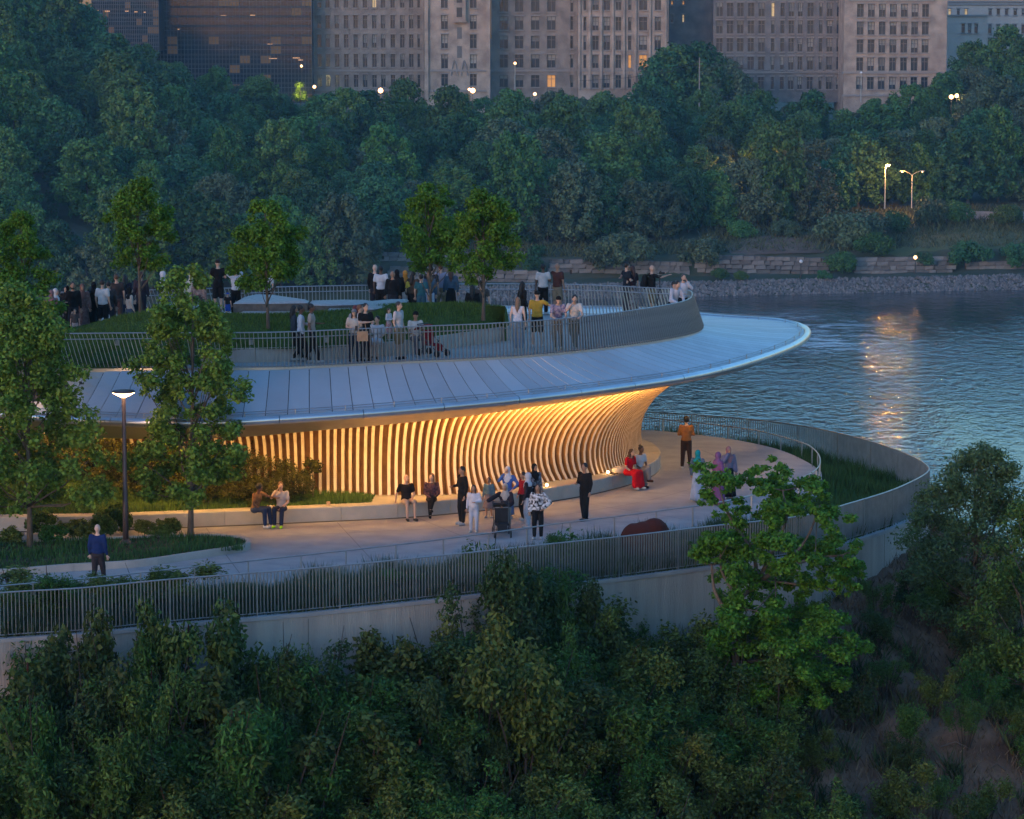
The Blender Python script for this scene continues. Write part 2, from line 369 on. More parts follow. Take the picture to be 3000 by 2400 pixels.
# thin joints sawn across the paving
mj = MB(); bl_ = benchC
for i in range(8, len(railC), 22):
    p = railC[i]; 
    if p.y > 108 or p.x < -17: continue
    q = min(bl_, key=lambda c: (c.x - p.x) ** 2 + (c.y - p.y) ** 2); q0 = min(pathC, key=lambda c: (c.x - p.x) ** 2 + (c.y - p.y) ** 2)
    a_ = q0.lerp(q, .02); b_ = q0.lerp(q, .985); t_ = (b_ - a_).normalized(); n_ = Vector((t_.y, -t_.x, 0)) * .009
    mj.add([a_ - n_ + Vector((0, 0, .004)), b_ - n_ + Vector((0, 0, .004)), b_ + n_ + Vector((0, 0, .004)), a_ + n_ + Vector((0, 0, .004))], [(0, 1, 2, 3)])
for off_ in (2.1,):
    P = [p for p in offset(benchC, off_) if p.x > -17]; P2 = offset(P, .018); mj.strip(addz(P, .004), addz(P2, .004))
stuff(structure(mj.build('paving_joints', [mat('joint_dark', (.17, .165, .165), .9)])))
# planting strip between path and fence
fi = resample(fenceC, n=220); pi_ = resample(pathC, n=220)
# matched by nearest fence point so the strip does not twist
inner = []; 
for p in fenceC[::3]:
    q = min(pathC, key=lambda c: (c.x - p.x) ** 2 + (c.y - p.y) ** 2); inner.append(q)
for _ in range(8):
    inner = [inner[0]] + [inner[i - 1] * .3 + inner[i] * .4 + inner[i + 1] * .3 for i in range(1, len(inner) - 1)] + [inner[-1]]
outer = fenceC[::3]
BED = []      # rows of the bed surface
mb = MB()
for i, (a, b) in enumerate(zip(inner, outer)):
    row = []
    d0 = -.06; 
    za = -.08 if a.y < 100 else -.35
    for k in range(7):
        t = k / 6; p = a.lerp(b, t); zz = (za) * (1 - t) + (b.z - .04) * t; row.append(Vector((p.x, p.y, zz - .05 + .04 * math.sin(p.x * 2 + k))))
    BED.append(row)
V = [p for r in BED for p in r]; Fc = [(i * 7 + k, i * 7 + k + 1, (i + 1) * 7 + k + 1, (i + 1) * 7 + k) for i in range(len(BED) - 1) for k in range(6)]
mb.add(V, Fc); structure(mb.build('planting_bed', [M_SOIL], smooth=True))
# retaining wall with coping
wall = empty('retaining_wall', (0, 0, 0), 'long curving pale board-marked concrete wall below the barred fence', 'wall')
wc = fenceC[::4]
wo, wi = offset(wc, .12), offset(wc, -.16)
mb = MB()
mb.strip(addz(wo, -.10), [Vector((p.x, p.y, -7)) for p in wo]); mb.strip([Vector((p.x, p.y, -7)) for p in wi], addz(wi, -.10)); mb.build('wall_face', [M_WALLC], wall)
mb = MB(); co, ci = offset(wc, .15), offset(wc, -.19)
mb.strip(co, ci); mb.strip(addz(co, -.10), co); mb.strip(ci, addz(ci, -.10)); mb.strip(addz(ci, -.10), addz(co, -.10)); mb.build('coping', [M_CONC], wall)
mb = MB()
for i in range(6, len(wo) - 6, 12):
    p = wo[i]; t = tangent(wo, i); a = math.atan2(t.y, t.x)
    mb.box((p.x, p.y, -3.6), (.012, .012, 6.8), 0, a)
stuff(mb.build('wall_joint', [M_STONED], wall))

# outer barred fence
fence = empty('barred_fence', (0, 0, 0), 'long grey metal fence of upright flat bars along the top of the retaining wall', 'fence')
mb = MB(); fc2 = fenceC[::3]
mb.tube(addz(fc2, FH), .022, 6); mb.build('top_rail', [M_STEEL], fence)
mb = MB(); mb.tube(addz(fc2, .07), .016, 5); mb.build('bottom_rail', [M_FENCE], fence)
bar_me = None
mbb = MB(); mbb.box((0, 0, FH / 2 + .03), (.012, .055, FH - .06)); bar_me = mbb.mesh('fence_bar', [M_FENCE])
first = None; nb = 0; mrest = MB()
vis = [i for i in range(FENCE_N) if -60 < px_of(fenceC[i])[0] < 3050]
front = [i for i in vis if i < FENCE_N * .62]
order = front[:298]
oset = set(order)
for i in range(FENCE_N):
    p = fenceC[i]; t = tangent(fenceC, i); a = math.atan2(t.y, t.x)
    if i in oset:
        o = obj('fence_bar', bar_me, fence, p, a)
    else: mrest.box((p.x, p.y, p.z + FH / 2 + .03), (.012, .055, FH - .06), 0, a)
stuff(mrest.build('fence_bar_row', [M_FENCE], fence))
for i in range(10, FENCE_N, 24):
    p = fenceC[i]; t = tangent(fenceC, i); a = math.atan2(t.y, t.x); m1 = MB(); m1.box((0, 0, FH / 2), (.03, .07, FH + .04)); o = m1.build('fence_post', [M_FENCE], fence); o.location = p; o.rotation_euler = (0, 0, a)

# slim handrail beside the path
hr = empty('path_handrail', (0, 0, 0), 'slim steel handrail on thin posts between the paved path and the planted strip', 'railing')
mb = MB(); mb.tube(railC, .021, 6); mb.build('top_rail', [M_STEEL], hr)
d = cum(railC); nxt = .4
for i in range(len(railC)):
    if d[i] >= nxt:
        nxt += 1.55; p = railC[i]; hgt = 1.0 if p.y < 102 else 1.02
        m1 = MB(); m1.box((0, 0, -hgt / 2), (.02, .045, hgt)); m1.box((0, 0, -hgt + .02), (.1, .1, .02)); t = tangent(railC, i)
        o = m1.build('rail_post', [M_STEEL], hr); o.location = p; o.rotation_euler = (0, 0, math.atan2(t.y, t.x))
o = MB(); P = [railC[i] for i in range(0, len(railC))]
# bench wall of concrete segments
bench = empty('bench_wall', (0, 0, 0), 'long low curving concrete bench wall in front of the glowing timber wall', 'bench')
d = cum(benchC); L = d[-1]; nseg = int(L / 1.75); bi = offset(benchC, -.55)
for s in range(nseg):
    a = L * s / nseg + .006; b = L * (s + 1) / nseg - .006
    idx = [i for i in range(len(benchC)) if a <= d[i] <= b]
    def at_(P, v):
        j = max(0, min(len(P) - 2, int(v / L * (len(P) - 1)))); j = max(0, min(j, len(P) - 2)); 
        while j < len(P) - 2 and d[j + 1] < v: j += 1
        while j > 0 and d[j] > v: j -= 1
        return P[j].lerp(P[j + 1], (v - d[j]) / (d[j + 1] - d[j]))
    vs = [a] + [d[i] for i in idx] + [b]
    O = [at_(benchC, v) for v in vs]; I = [at_(bi, v) for v in vs]
    mb = MB(); ch = .02; Oi = [o_.lerp(i_, .03) for o_, i_ in zip(O, I)]
    mb.strip(addz(O, BH - ch), O); mb.strip(addz(Oi, BH), addz(O, BH - ch)); mb.strip(addz(I, BH), addz(Oi, BH))
    n = len(O)
    for e in (0, n - 1):
        q = [O[e], I[e], I[e] + Vector((0, 0, BH)), O[e] + Vector((0, 0, BH))]; mb.add(q, [(0, 1, 2, 3)])
    mb.build('bench_segment', [M_BENCH], bench)
mb = MB(); bs = offset(benchC, -.03); mb.strip([Vector((p.x, p.y, .03)) for p in benchC], [Vector((p.x, p.y, 0.004)) for p in offset(benchC, .035)]); mb.build('foot_shade_strip', [M_DARKM], bench)  # shade at the bench foot put in as a dark strip
# ground between bench and timber wall
bb = resample(offset(benchC, -.5), n=120); 
wallbase = resample([p for p in fbC], n=120)
mb = MB()
V = []; 
for i in range(120):
    a = bb[i]; 
    b = min(wallbase, key=lambda c: (c.x - a.x) ** 2 + (c.y - a.y) ** 2)
    b = b + (b - a).normalized() * .5 if (b - a).length > .01 else b
    for k in range(6):
        t = k / 5; p = a.lerp(b, t); rise = max(0, (-8.3 - p.x)) * .16 * t
        V.append(Vector((p.x, p.y, BH - .015 + rise)))
Fc = [(i * 6 + k, i * 6 + k + 1, (i + 1) * 6 + k + 1, (i + 1) * 6 + k) for i in range(119) for k in range(5)]
xm = [V[f[0]].x for f in Fc]
mb.v = [tuple(v) for v in V]; mb.f = Fc; mb.m = [0 if x < -4.6 else 1 for x in xm]
structure(mb.build('bench_ground', [M_LAWN, M_BENCH]))
LAWN_PTS = [(V[f[0]] + V[f[2]]) / 2 for f, x in zip(Fc, xm) if x < -4.4]
LAWN_QUADS = [[V[i] for i in f] for f, x in zip(Fc, xm) if x < -4.4]

# raised planter at the left
pl_front = [(-300, 1680), (0, 1667), (200, 1652), (400, 1640), (560, 1618), (680, 1600), (728, 1590), (732, 1578), (700, 1566), (600, 1560), (400, 1566), (0, 1581), (-300, 1592)]
plC = resample(catmull([U(x, y, .22 if i < 8 else .22) for i, (x, y) in enumerate(pl_front)], 10), step=.12)
# top rim points given for the kerb's foot; lift by the kerb height
plC = setz(plC, 0.0)
planter = empty('kerb_planter', (0, 0, 0), 'low concrete kerb around the planted island with lamp post and two trees', 'planter')
KH = .2
pin = offset(plC, -.14)
dd = cum(plC); LL = dd[-1]; ns = 9
for s in range(ns):
    i0 = int(len(plC) * s / ns); i1 = min(len(plC) - 1, int(len(plC) * (s + 1) / ns))
    O = plC[i0:i1 + 1]; I = pin[i0:i1 + 1]
    if len(O) > 2: O = [O[0].lerp(O[1], .06)] + O[1:-1] + [O[-1].lerp(O[-2], .06)]
    mb = MB(); mb.strip(addz(O, KH), O); mb.strip(addz(I, KH), addz(O, KH)); mb.strip(I, addz(I, KH)); mb.build('kerb_stone', [M_BENCH], planter)
structure(obj('planter_soil', fill_poly('planter_soil', addz(pin, .13), M_SOIL)))

# ================================================================ PAVILION
pav = empty('pavilion', (0, 0, 0), 'curved lookout pavilion with blue-grey zinc roof, glowing timber-finned wall and railed deck on top', 'pavilion')
# roof panels
NP = len(baseC)
db = cum(rimC)
pan_idx = [0]; nxt = .62
for i in range(NP):
    w = .62
    if db[i] >= nxt: pan_idx.append(i); nxt = db[i] + w
baseO = baseC; 
def roof_pt(i, t, lift=0.0):
    a = baseC[i]; b = rimC[i]; h = (b - a); h.z = 0; L_ = h.length
    bb_ = a + h * ((L_ - .27) / L_); z = ZD - .03 + (b.z + .08 - (ZD - .03)) * t - .10 * math.sin(math.pi * t) * (-1 if False else 1) * .6
    p = a.lerp(bb_, t); return Vector((p.x, p.y, z + lift))
for s in range(len(pan_idx) - 1):
    i0, i1 = pan_idx[s], pan_idx[s + 1]
    pm = [roof_pt(i0, .5), roof_pt(i1, .5)]
    if pm[0].y > 121 and pm[0].x < 2: continue
    rows = []
    n_t = 6
    for k in range(n_t + 1):
        t = k / n_t; A = roof_pt(i0, t); B = roof_pt(i1, t); w = (B - A).length; g = min(.4, (.011 if i0 < 250 else .022) / max(w, .02))
        rows.append((A.lerp(B, g), B.lerp(A, g)))
    mb = MB(); V = [p for r in rows for p in r]; mb.add(V, [(2 * k, 2 * k + 1, 2 * k + 3, 2 * k + 2) for k in range(n_t)])
    e = [p - Vector((0, 0, .03)) for p in V]
    mb.strip([r[0] for r in rows], [r[0] - Vector((0, 0, .03)) for r in rows]); mb.strip([r[1] - Vector((0, 0, .03)) for r in rows], [r[1] for r in rows])
    mb.strip([rows[-1][1], rows[-1][0]], [rows[-1][1] - Vector((0, 0, .06)), rows[-1][0] - Vector((0, 0, .06))])
    mb.build('roof_panel', [M_ZINC], pav)
# underlay below the seams and the gutter
mb = MB(); st = 6; idx = list(range(0, NP, st))
A = [[roof_pt(i, k / 6, -.035 if k < 6 else -.07) for i in idx] for k in range(7)]; C = A[6]
G = [Vector((rimC[i].x, rimC[i].y, rimC[i].z - .02)) for i in idx]
[mb.strip(A[k], A[k + 1]) for k in range(6)]; mb.strip(C, G); mb.build('roof_underlay', [M_DARKM], pav)
# rim tube, in butted lengths
rimS = resample(rimC, step=.14); RT = .135
rc = offset(rimS, .02)
seg = 18
for s in range(0, len(rimS) - 2, seg):
    P = rimS[s:s + seg + 1]
    if len(P) < 3: continue
    P = [P[0].lerp(P[1], .07)] + P[1:-1] + [P[-1].lerp(P[-2], .07)]
    mb = MB(); mb.tube(P, RT, 14, cap=False); mb.build('rim_tube', [M_RIM], pav, True)
# snow rail
sr = [roof_pt(i, .97, .13) for i in range(0, NP, 8)]
mb = MB(); mb.tube(sr, .012, 5); mb.tube(addz(sr, -.07), .009, 5)
mb.build('snow_rail', [M_STEEL], pav)
srr = resample(sr, step=1.5)
for i in range(len(srr)):
    m1 = MB(); m1.box((0, 0, -.06), (.025, .025, .16)); m1.build('rail_bracket', [M_STEEL], pav).location = srr[i]
# fascia: leaning band from the rim tube down to the fin heads
def fasc(i):
    a = rimC[i]; k = min(len(ftC) - 1, int(i)); return a
rimR = resample(rimC, n=400)
ftR = ftC
fasT = []; fasB = []
for q in resample(ftC, n=260):
    r_ = min(rimR, key=lambda c: (c.x - q.x) ** 2 + (c.y - q.y) ** 2)
    fasT.append(Vector((r_.x, r_.y, r_.z - .09))); fasB.append(q.copy())
for _ in range(3): fasT = [fasT[0]] + [(fasT[i - 1] + fasT[i] + fasT[i + 1]) / 3 for i in range(1, len(fasT) - 1)] + [fasT[-1]]
h_in = [(b - a) for a, b in zip(fasT, fasB)]
mid = []
for a, b in zip(fasT, fasB):
    mid.append(a.lerp(b, .45))
# the band: steep lip, then a near-level shelf that hides the light strip
lipT = [a.copy() for a in fasT]
lipB = [a.lerp(b, .35 if (b - a).length > .9 else .8) for a, b in zip(fasT, fasB)]
lipB = [p.copy() for p in fasB]
mb = MB(); mb.strip(lipT, lipB)
inn = [b + Vector(((b.x - a.x), (b.y - a.y), 0)).normalized() * .08 for a, b in zip(fasT, fasB)]
innT = addz(inn, .16)
mb.strip(lipB, inn); mb.strip(inn, innT); mb.build('fascia', [M_FASC], pav, True)

# timber fins and the wall behind them
NF = len(fbC)
def profile(i, n=16):
    B = fbC[i]; T = ftC[i]; h = (T - B); h.z = 0; Lh = h.length; hd = h.normalized()
    dz = (T.z + .22) - B.z
    T2 = Vector((T.x, T.y, T.z + .22)) 
    P0 = B; ins = float(np.interp(B.x, [-8, -3.5, -1, 1.5, 3.2, 4.6], [.15, .3, .75, 1.0, .8, .5])) if B.y < 112.5 else .4; P1 = B + Vector((0, 0, dz * .5)) - hd * ins; P2 = B + hd * (Lh * .22) + Vector((0, 0, dz * .98)); P3 = T2
    out = []
    for k in range(n + 1):
        t = k / n; out.append(P0 * (1 - t) ** 3 + P1 * 3 * t * (1 - t) ** 2 + P2 * 3 * t * t * (1 - t) + P3 * t ** 3)
    return out, hd
dbf = cum(fbC); dtf = cum(ftC)
def place_fins():
    out = [0]; cb, ct = .215, .62; i = 0; lb = lt = 0
    for i in range(NF):
        if (dbf[i] - lb) >= (.222 if fbC[i].x < 0 else .25):
            out.append(i); lb = dbf[i]; lt = dtf[i]
    return out
FI = place_fins()
def frame(i):
    prof, hd = profile(i); pa = profile(max(0, i - 4))[0]; pb = profile(min(NF - 1, i + 4))[0]; arc = dbf[min(NF - 1, i + 4)] - dbf[max(0, i - 4)]; out = []
    for k, p in enumerate(prof):
        t = (prof[min(k + 1, 16)] - prof[max(k - 1, 0)]).normalized(); du = pb[k] - pa[k]; N_ = du.cross(t)
        N_ = N_.normalized() if N_.length > 1e-5 else Vector((0, -1, 0)); w = N_.cross(t).normalized()
        perp = abs(du.dot(w)) / max(arc, 1e-4); out.append((p, w, N_, perp))
    return out
for q_, i in enumerate(FI):
    pit = .222 if fbC[i].x < 0 else .25; V = []
    for p, w, n, perp in frame(i):
        th = min(.048, max(.016, .24 * perp * pit)); dep = .30; V += [p + w * th, p - w * th, p - w * th - n * dep, p + w * th - n * dep]
    Fc = []
    for k in range(16):
        for j in range(4): Fc.append((k * 4 + j, k * 4 + (j + 1) % 4, (k + 1) * 4 + (j + 1) % 4, (k + 1) * 4 + j))
    Fc += [(3, 2, 1, 0), (64, 65, 66, 67)]
    obj('timber_fin', mesh_from('timber_fin', V, Fc, [M_WOOD, M_FLANK_SHADED], False, [1 if (m_ % 4) in (1, 3) else 0 for m_ in range(64)] + [0, 0]), pav)
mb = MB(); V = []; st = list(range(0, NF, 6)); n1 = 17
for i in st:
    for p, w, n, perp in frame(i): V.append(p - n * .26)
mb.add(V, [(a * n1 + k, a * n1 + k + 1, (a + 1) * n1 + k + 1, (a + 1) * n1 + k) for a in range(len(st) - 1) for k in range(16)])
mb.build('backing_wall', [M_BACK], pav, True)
# light strip hidden behind the fascia lip
M_LED = mat('led_strip', (1, .8, .5), .5, emit=(1.0, .53, .14), estr=13.5)
mb = MB(); lp = [b + Vector((0, 0, .02)) + Vector(((b.x - a.x), (b.y - a.y), 0)).normalized() * .13 for a, b in zip(fasT, fasB)]
li = [p + Vector((0, 0, float(np.interp(p.x, [-12, -4, 1, 4, 8], [.26, .28, .19, .09, .055])))) for p in lp]
mb.strip(lp[::3], li[::3]); mb.build('light_strip', [M_LED], pav)

# ================================================================ UPPER DECK
deckC = resample(baseC, step=.25)
deckP = deckC + [Vector((-30, 108, ZD)), Vector((-30, 96, ZD))]
structure(obj('upper_deck', fill_poly('upper_deck', deckP, M_DECK, ZD)))
mb = MB(); mb.strip(addz(offset(deckC, .02), .02), addz(offset(deckC, .02), -.2)); mb.build('deck_edge', [M_RIM], pav)
# guard railing of flat fins, leaning with the deck edge
RH = 1.08
gr = empty('guard_railing', (0, 0, 0), 'curved guard railing of closely set flat metal bars around the upper deck', 'railing')
bars = resample(baseC, step=.125)
def lean(p):
    # head of each bar shifts sideways towards both ends
    f = np.interp(p.x, [-15, -11, -7, 2, 4, 6.5], [-.32, -.28, 0, -.04, -.2, -.36]); g = np.interp(p.x, [-15, 3, 6.5], [0, 0, -.05])
    return Vector((float(f), float(g) if p.y < 109.8 else -.1, RH))
railtop = [p + lean(p) for p in bars]
mb = MB(); mb.tube(railtop[::3], .02, 6); mb.build('top_rail', [M_STEEL], gr)
mb = MB(); mb.tube([b + lean(b) * .83 + Vector((0, 0, 0)) for b in offset(bars, -.07)[::3]], .018, 6); mb.build('hand_rail', [M_STEEL], gr)
mb = MB(); mb.tube(addz(bars[::3], .06), .014, 5); mb.build('bottom_rail', [M_STEEL], gr)
cnt = 0; rest = MB()
inn_b = offset(bars, -.05); out_b = offset(bars, .05)
for i, p in enumerate(bars):
    x, y = px_of(p); t = tangent(bars, i); l = lean(p)
    n = Vector((t.y, -t.x, 0)); w = t * .007; top = l - Vector((0, 0, .01))
    V = [n * .05 - w, n * .05 + w, -n * .03 + w, -n * .03 - w]; V = [v + Vector((0, 0, .0)) for v in V] + [v * .9 + top for v in V]
    Fc = [(0, 1, 5, 4), (1, 2, 6, 5), (2, 3, 7, 6), (3, 0, 4, 7), (4, 5, 6, 7)]
    if -40 < x < 2100 and cnt < 299:
        me = mesh_from('railing_bar', V, Fc, [M_STEEL]); o = obj('railing_bar', me, gr, p); cnt += 1
    else: rest.add([v + p for v in V], Fc)
stuff(rest.build('railing_bar_row', [M_STEEL], gr))
for (x, y) in ((350, 1006), (742, 1003), (958, 998), (1357, 985)):
    q = min(range(len(bars)), key=lambda i: abs(px_of(bars[i])[0] - x) + (1000 if bars[i].y > 106 else 0)); p = bars[q]; t = tangent(bars, q)
    m1 = MB(); m1.box((0, 0, 0), (.13, .012, .16)); o = m1.build('small_plate', [M_BENCH], gr); o.location = p + Vector((0, -.0, .78)) - Vector((t.y, -t.x, 0)) * .09; o.rotation_euler = (0, 0, math.atan2(t.y, t.x))

# low seat wall in front of the grass mound
ub_px = [(560, 1064), (700, 1063), (930, 1057), (1050, 1050), (1180, 1040), (1287, 1026), (1400, 1010), (1495, 996), (1508, 990), (1500, 975)]
ubC = resample(catmull([U(x, y, ZD) for x, y in ub_px], 12), step=.15); UBH = .44
ub = empty('seat_wall', (0, 0, 0), 'low curving concrete seat wall edging the grass mound on the upper deck', 'bench')
dd = cum(ubC); ns = 7; ui = offset(ubC, -.45)
for s in range(ns):
    i0 = int((len(ubC) - 1) * s / ns); i1 = int((len(ubC) - 1) * (s + 1) / ns); O = ubC[i0:i1 + 1]; I = ui[i0:i1 + 1]
    O = [O[0].lerp(O[1], .06)] + O[1:-1] + [O[-1].lerp(O[-2], .06)]; I = [I[0].lerp(I[1], .06)] + I[1:-1] + [I[-1].lerp(I[-2], .06)]
    mb = MB(); mb.strip(addz(O, UBH), O); mb.strip(addz(I, UBH), addz(O, UBH)); mb.strip(I, addz(I, UBH))
    for e in (0, -1): mb.add([O[e], I[e], I[e] + Vector((0, 0, UBH)), O[e] + Vector((0, 0, UBH))], [(0, 1, 2, 3)])
    mb.build('seat_segment', [M_BENCH], ub)
# grass mound: foot line, crest line, back line
foot = [U(-300, 1086, ZD + .06), U(0, 1083, ZD + .06), U(300, 1078, ZD + .05), U(450, 1074, ZD + .04), U(540, 1046, ZD + .25)] + [U(x, y, ZD + .4) for x, y in ((700, 1025), (930, 1020), (1180, 1002), (1287, 988), (1400, 972), (1492, 956))]
crest_px = [(-300, 985), (0, 972), (200, 964), (371, 926), (540, 914), (680, 920), (800, 922), (1000, 913), (1173, 891), (1330, 890), (1480, 900)]
crestD = [101.2, 101.3, 101.6, 102, 102.6, 103, 103.4, 104, 104.6, 104.6, 104.2]
crest = [UD(x, y, D) for (x, y), D in zip(crest_px, crestD)]
fR = resample(catmull(foot, 12), n=90); cR = resample(catmull(crest, 12), n=90); back = [Vector((p.x - .2, p.y + 2.4, ZD + .03)) for p in cR]
MOUND = []
for a, b, c in zip(fR, cR, back):
    row = []
    for k in range(9):
        t = k / 8; p = a.lerp(b, t); p.z = a.z + (b.z - a.z) * (math.sin(t * math.pi / 2) ** .9); row.append(p)
    for k in range(1, 6):
        t = k / 5; p = b.lerp(c, t); p.z = c.z + (b.z - c.z) * (math.cos(t * math.pi / 2)); row.append(p)
    MOUND.append(row)
nr = len(MOUND[0]); V = [p for r in MOUND for p in r]
mb = MB(); mb.add(V, [(i * nr + k, i * nr + k + 1, (i + 1) * nr + k + 1, (i + 1) * nr + k) for i in range(89) for k in range(nr - 1)])
structure(mb.build('grass_mound', [M_LAWN], smooth=True))
endc = MOUND[-1]
mb = MB(); mb.add([Vector((p.x, p.y, p.z)) for p in endc] + [Vector((p.x, p.y, ZD)) for p in endc], [(i, i + 1, nr + i + 1, nr + i) for i in range(nr - 1)]); structure(mb.build('mound_end', [M_LAWN]))
def mound_z(x, y):
    best = min((p for r in MOUND for p in r), key=lambda p: (p.x - x) ** 2 + (p.y - y) ** 2); return best.z
def blades(name, quads, n, h, w, m_, seed=1, hv=.5, lean_=.35, label=None):
    r = np.random.RandomState(seed); Q = np.array([[tuple(v) for v in q] for q in quads])
    area = np.linalg.norm(np.cross(Q[:, 1] - Q[:, 0], Q[:, 3] - Q[:, 0]), axis=1); pr = area / area.sum()
    k = r.choice(len(Q), n, p=pr); a, b = r.rand(n, 1), r.rand(n, 1); q = Q[k]
    P = (q[:, 0] * (1 - a) + q[:, 1] * a) * (1 - b) + (q[:, 3] * (1 - a) + q[:, 2] * a) * b
    cl = .55 + .9 * (np.sin(P[:, 0] * 1.7 + 3 * np.sin(P[:, 1])) * .5 + .5)
    hh = h * (1 - hv + 2 * hv * r.rand(n)) * cl; an = r.rand(n) * 6.283; wv = np.stack([np.cos(an) * w, np.sin(an) * w, np.zeros(n)], 1)
    ln = (r.rand(n, 2) - .5) * 2 * lean_ * hh[:, None]; T = P + np.stack([ln[:, 0], ln[:, 1], hh], 1)
    V = np.stack([P - wv, P + wv, T], 1).reshape(-1, 3); o = obj(name, mesh_quads(name, V, None, m_, 3)); stuff(o)
    if label: o['label'] = label
    return o
mq = [[MOUND[i][k], MOUND[i + 1][k], MOUND[i + 1][k + 1], MOUND[i][k + 1]] for i in range(89) for k in range(9)]
blades('mound_grass', mq, 60000, .07, .012, M_GRASS, 3, label='short mown grass on the upper deck mound')
# stone slabs on the crest
def slab(name, P, z0, z1, label, seed, tilt=(0, 0)):
    r = random.Random(seed); C_ = sum((Vector((p[0], p[1], 0)) for p in P), Vector()) / len(P); V = []; n = len(P)
    for p in P: V.append((p[0], p[1], z0))
    for p in P: V.append((p[0] + r.uniform(-.03, .03), p[1] + r.uniform(-.03, .03), z1 - .05 + (p[0] - C_.x) * tilt[0] + (p[1] - C_.y) * tilt[1]))
    for p in P:
        q = Vector((p[0], p[1], 0)).lerp(C_, .12); V.append((q.x, q.y, z1 + (q.x - C_.x) * tilt[0] + (q.y - C_.y) * tilt[1] + r.uniform(-.02, .02)))
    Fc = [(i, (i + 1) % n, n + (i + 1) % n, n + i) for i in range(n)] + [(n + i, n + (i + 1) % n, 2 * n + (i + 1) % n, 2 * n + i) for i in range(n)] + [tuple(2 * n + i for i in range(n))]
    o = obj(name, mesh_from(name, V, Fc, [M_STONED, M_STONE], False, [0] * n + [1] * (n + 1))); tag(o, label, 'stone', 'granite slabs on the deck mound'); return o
def slab_px(px, zt, th, label, seed):
    P = [U(x, y, zt) for x, y in px]; slab('stone_slab', [(p.x, p.y) for p in P], zt - th, zt, label, seed)
slab_px([(684, 886), (705, 872), (745, 862), (795, 860), (850, 868), (905, 878), (900, 884), (800, 886)], 6.05, .5, 'pale flat-topped granite slab with peaked back behind the middle deck tree', 1)
slab_px([(905, 882), (950, 879), (1010, 877), (1075, 877), (1110, 881), (1040, 889), (960, 892), (905, 891)], 5.98, .42, 'long low granite slab between the other two, dark front edge', 2)
slab_px([(1060, 893), (1090, 882), (1150, 875), (1200, 876), (1190, 884), (1130, 896), (1090, 903), (1050, 903)], 6.0, .42, 'wedge of pale granite at the right end of the row, beside the standing crowd', 3)
slab_px([(700, 912), (760, 905), (850, 903), (930, 905), (960, 912), (900, 918), (780, 924), (705, 928)], 5.75, .3, 'lower pale stone step in front of the peaked slab', 4)
slab_px([(960, 903), (1020, 897), (1080, 902), (1060, 910), (1000, 913), (950, 910)], 5.85, .25, 'small flat stone step right of the lower pale step', 5)
slab_px([(470, 896), (520, 886), (580, 884), (640, 890), (650, 900), (560, 904), (480, 906)], 6.0, .35, 'broad pale stone partly hidden behind the foreground tree top', 6)
# ================================================================ FOLIAGE
def leaf_mat(name, col, var=.45, objr=.0, trans=.25, rough=.6):
    return mat(name, col, rough, island=var, objrand=objr, trans=trans)
L_FAR = [leaf_mat('leaves_far_a', (.04, .12, .04), .35, .4, 0), leaf_mat('leaves_far_b', (.075, .16, .04), .35, .35, 0), leaf_mat('leaves_far_c', (.09, .13, .065), .35, .3, 0)]
L_MAPLE = leaf_mat('leaves_maple', (.085, .215, .026), .45)
L_MAPLED = leaf_mat('leaves_deck_tree', (.10, .21, .022), .45)
L_FORE = leaf_mat('leaves_foreground_tree', (.15, .25, .04), .5)
L_SHRUB = [leaf_mat('leaves_shrub_a', (.06, .135, .03), .5, .15), leaf_mat('leaves_shrub_b', (.05, .09, .03), .5, .15), leaf_mat('leaves_shrub_c', (.10, .145, .035), .5, .15), leaf_mat('leaves_sumac', (.07, .11, .03), .5, .1)]
L_RED = leaf_mat('sumac_cones', (.09, .03, .025), .4)
L_YEW = leaf_mat('leaves_evergreen', (.06, .065, .016), .45)
L_WILLOW = leaf_mat('leaves_willow', (.09, .15, .06), .4)

def leaves(puffs, n, size, seed, shell=.45, out=.7, up=.35, aspect=.62, flat=1.0, droop=0.0):
    """rhombic leaves on and just under the surfaces of many small clumps"""
    r = np.random.RandomState(seed); C_ = np.array([p[0] for p in puffs], float); Rr = np.array([p[1] for p in puffs], float)
    w = Rr ** 2; k = r.choice(len(puffs), n, p=w / w.sum())
    d = r.normal(size=(n, 3)); d /= np.linalg.norm(d, axis=1)[:, None]
    rad = Rr[k] * (1 - shell * r.rand(n) ** 1.5) * (1 + .12 * r.normal(size=n))
    P = C_[k] + d * rad[:, None] * np.array([1, 1, flat])
    nrm = d * out + np.array([0, 0, up]) + r.normal(size=(n, 3)) * .55; nrm /= np.linalg.norm(nrm, axis=1)[:, None]
    t = np.cross(nrm, r.normal(size=(n, 3))); t[:, 2] -= droop; t /= np.linalg.norm(t, axis=1)[:, None]; b = np.cross(nrm, t)
    s = size * (.6 + .8 * r.rand(n))[:, None]
    V = np.stack([P - t * s * .5, P + b * s * aspect * .5, P + t * s * .5, P - b * s * aspect * .5], 1).reshape(-1, 3)
    return V
def puff_crown(rx, ry, h0, h1, npf, pr, seed, shape=1.0):
    """clumps filling an egg between heights h0 and h1, denser outside"""
    r = random.Random(seed); out = []
    while len(out) < npf:
        a = r.uniform(0, 6.283); t = r.random(); z = h0 + (h1 - h0) * t
        env = math.sin(math.pi * min(1, (t * .86 + .12) ** shape)) ** .55
        q = env * math.sqrt(r.uniform(.15, 1)); rr = pr * r.uniform(.65, 1.3) * (.75 + .25 * env)
        lob = 1 + .18 * math.sin(3 * a + seed) + .12 * math.sin(5 * a + 2 * seed + z)
        out.append(((rx * q * math.cos(a) * lob, ry * q * math.sin(a) * lob, z), rr))
    return out
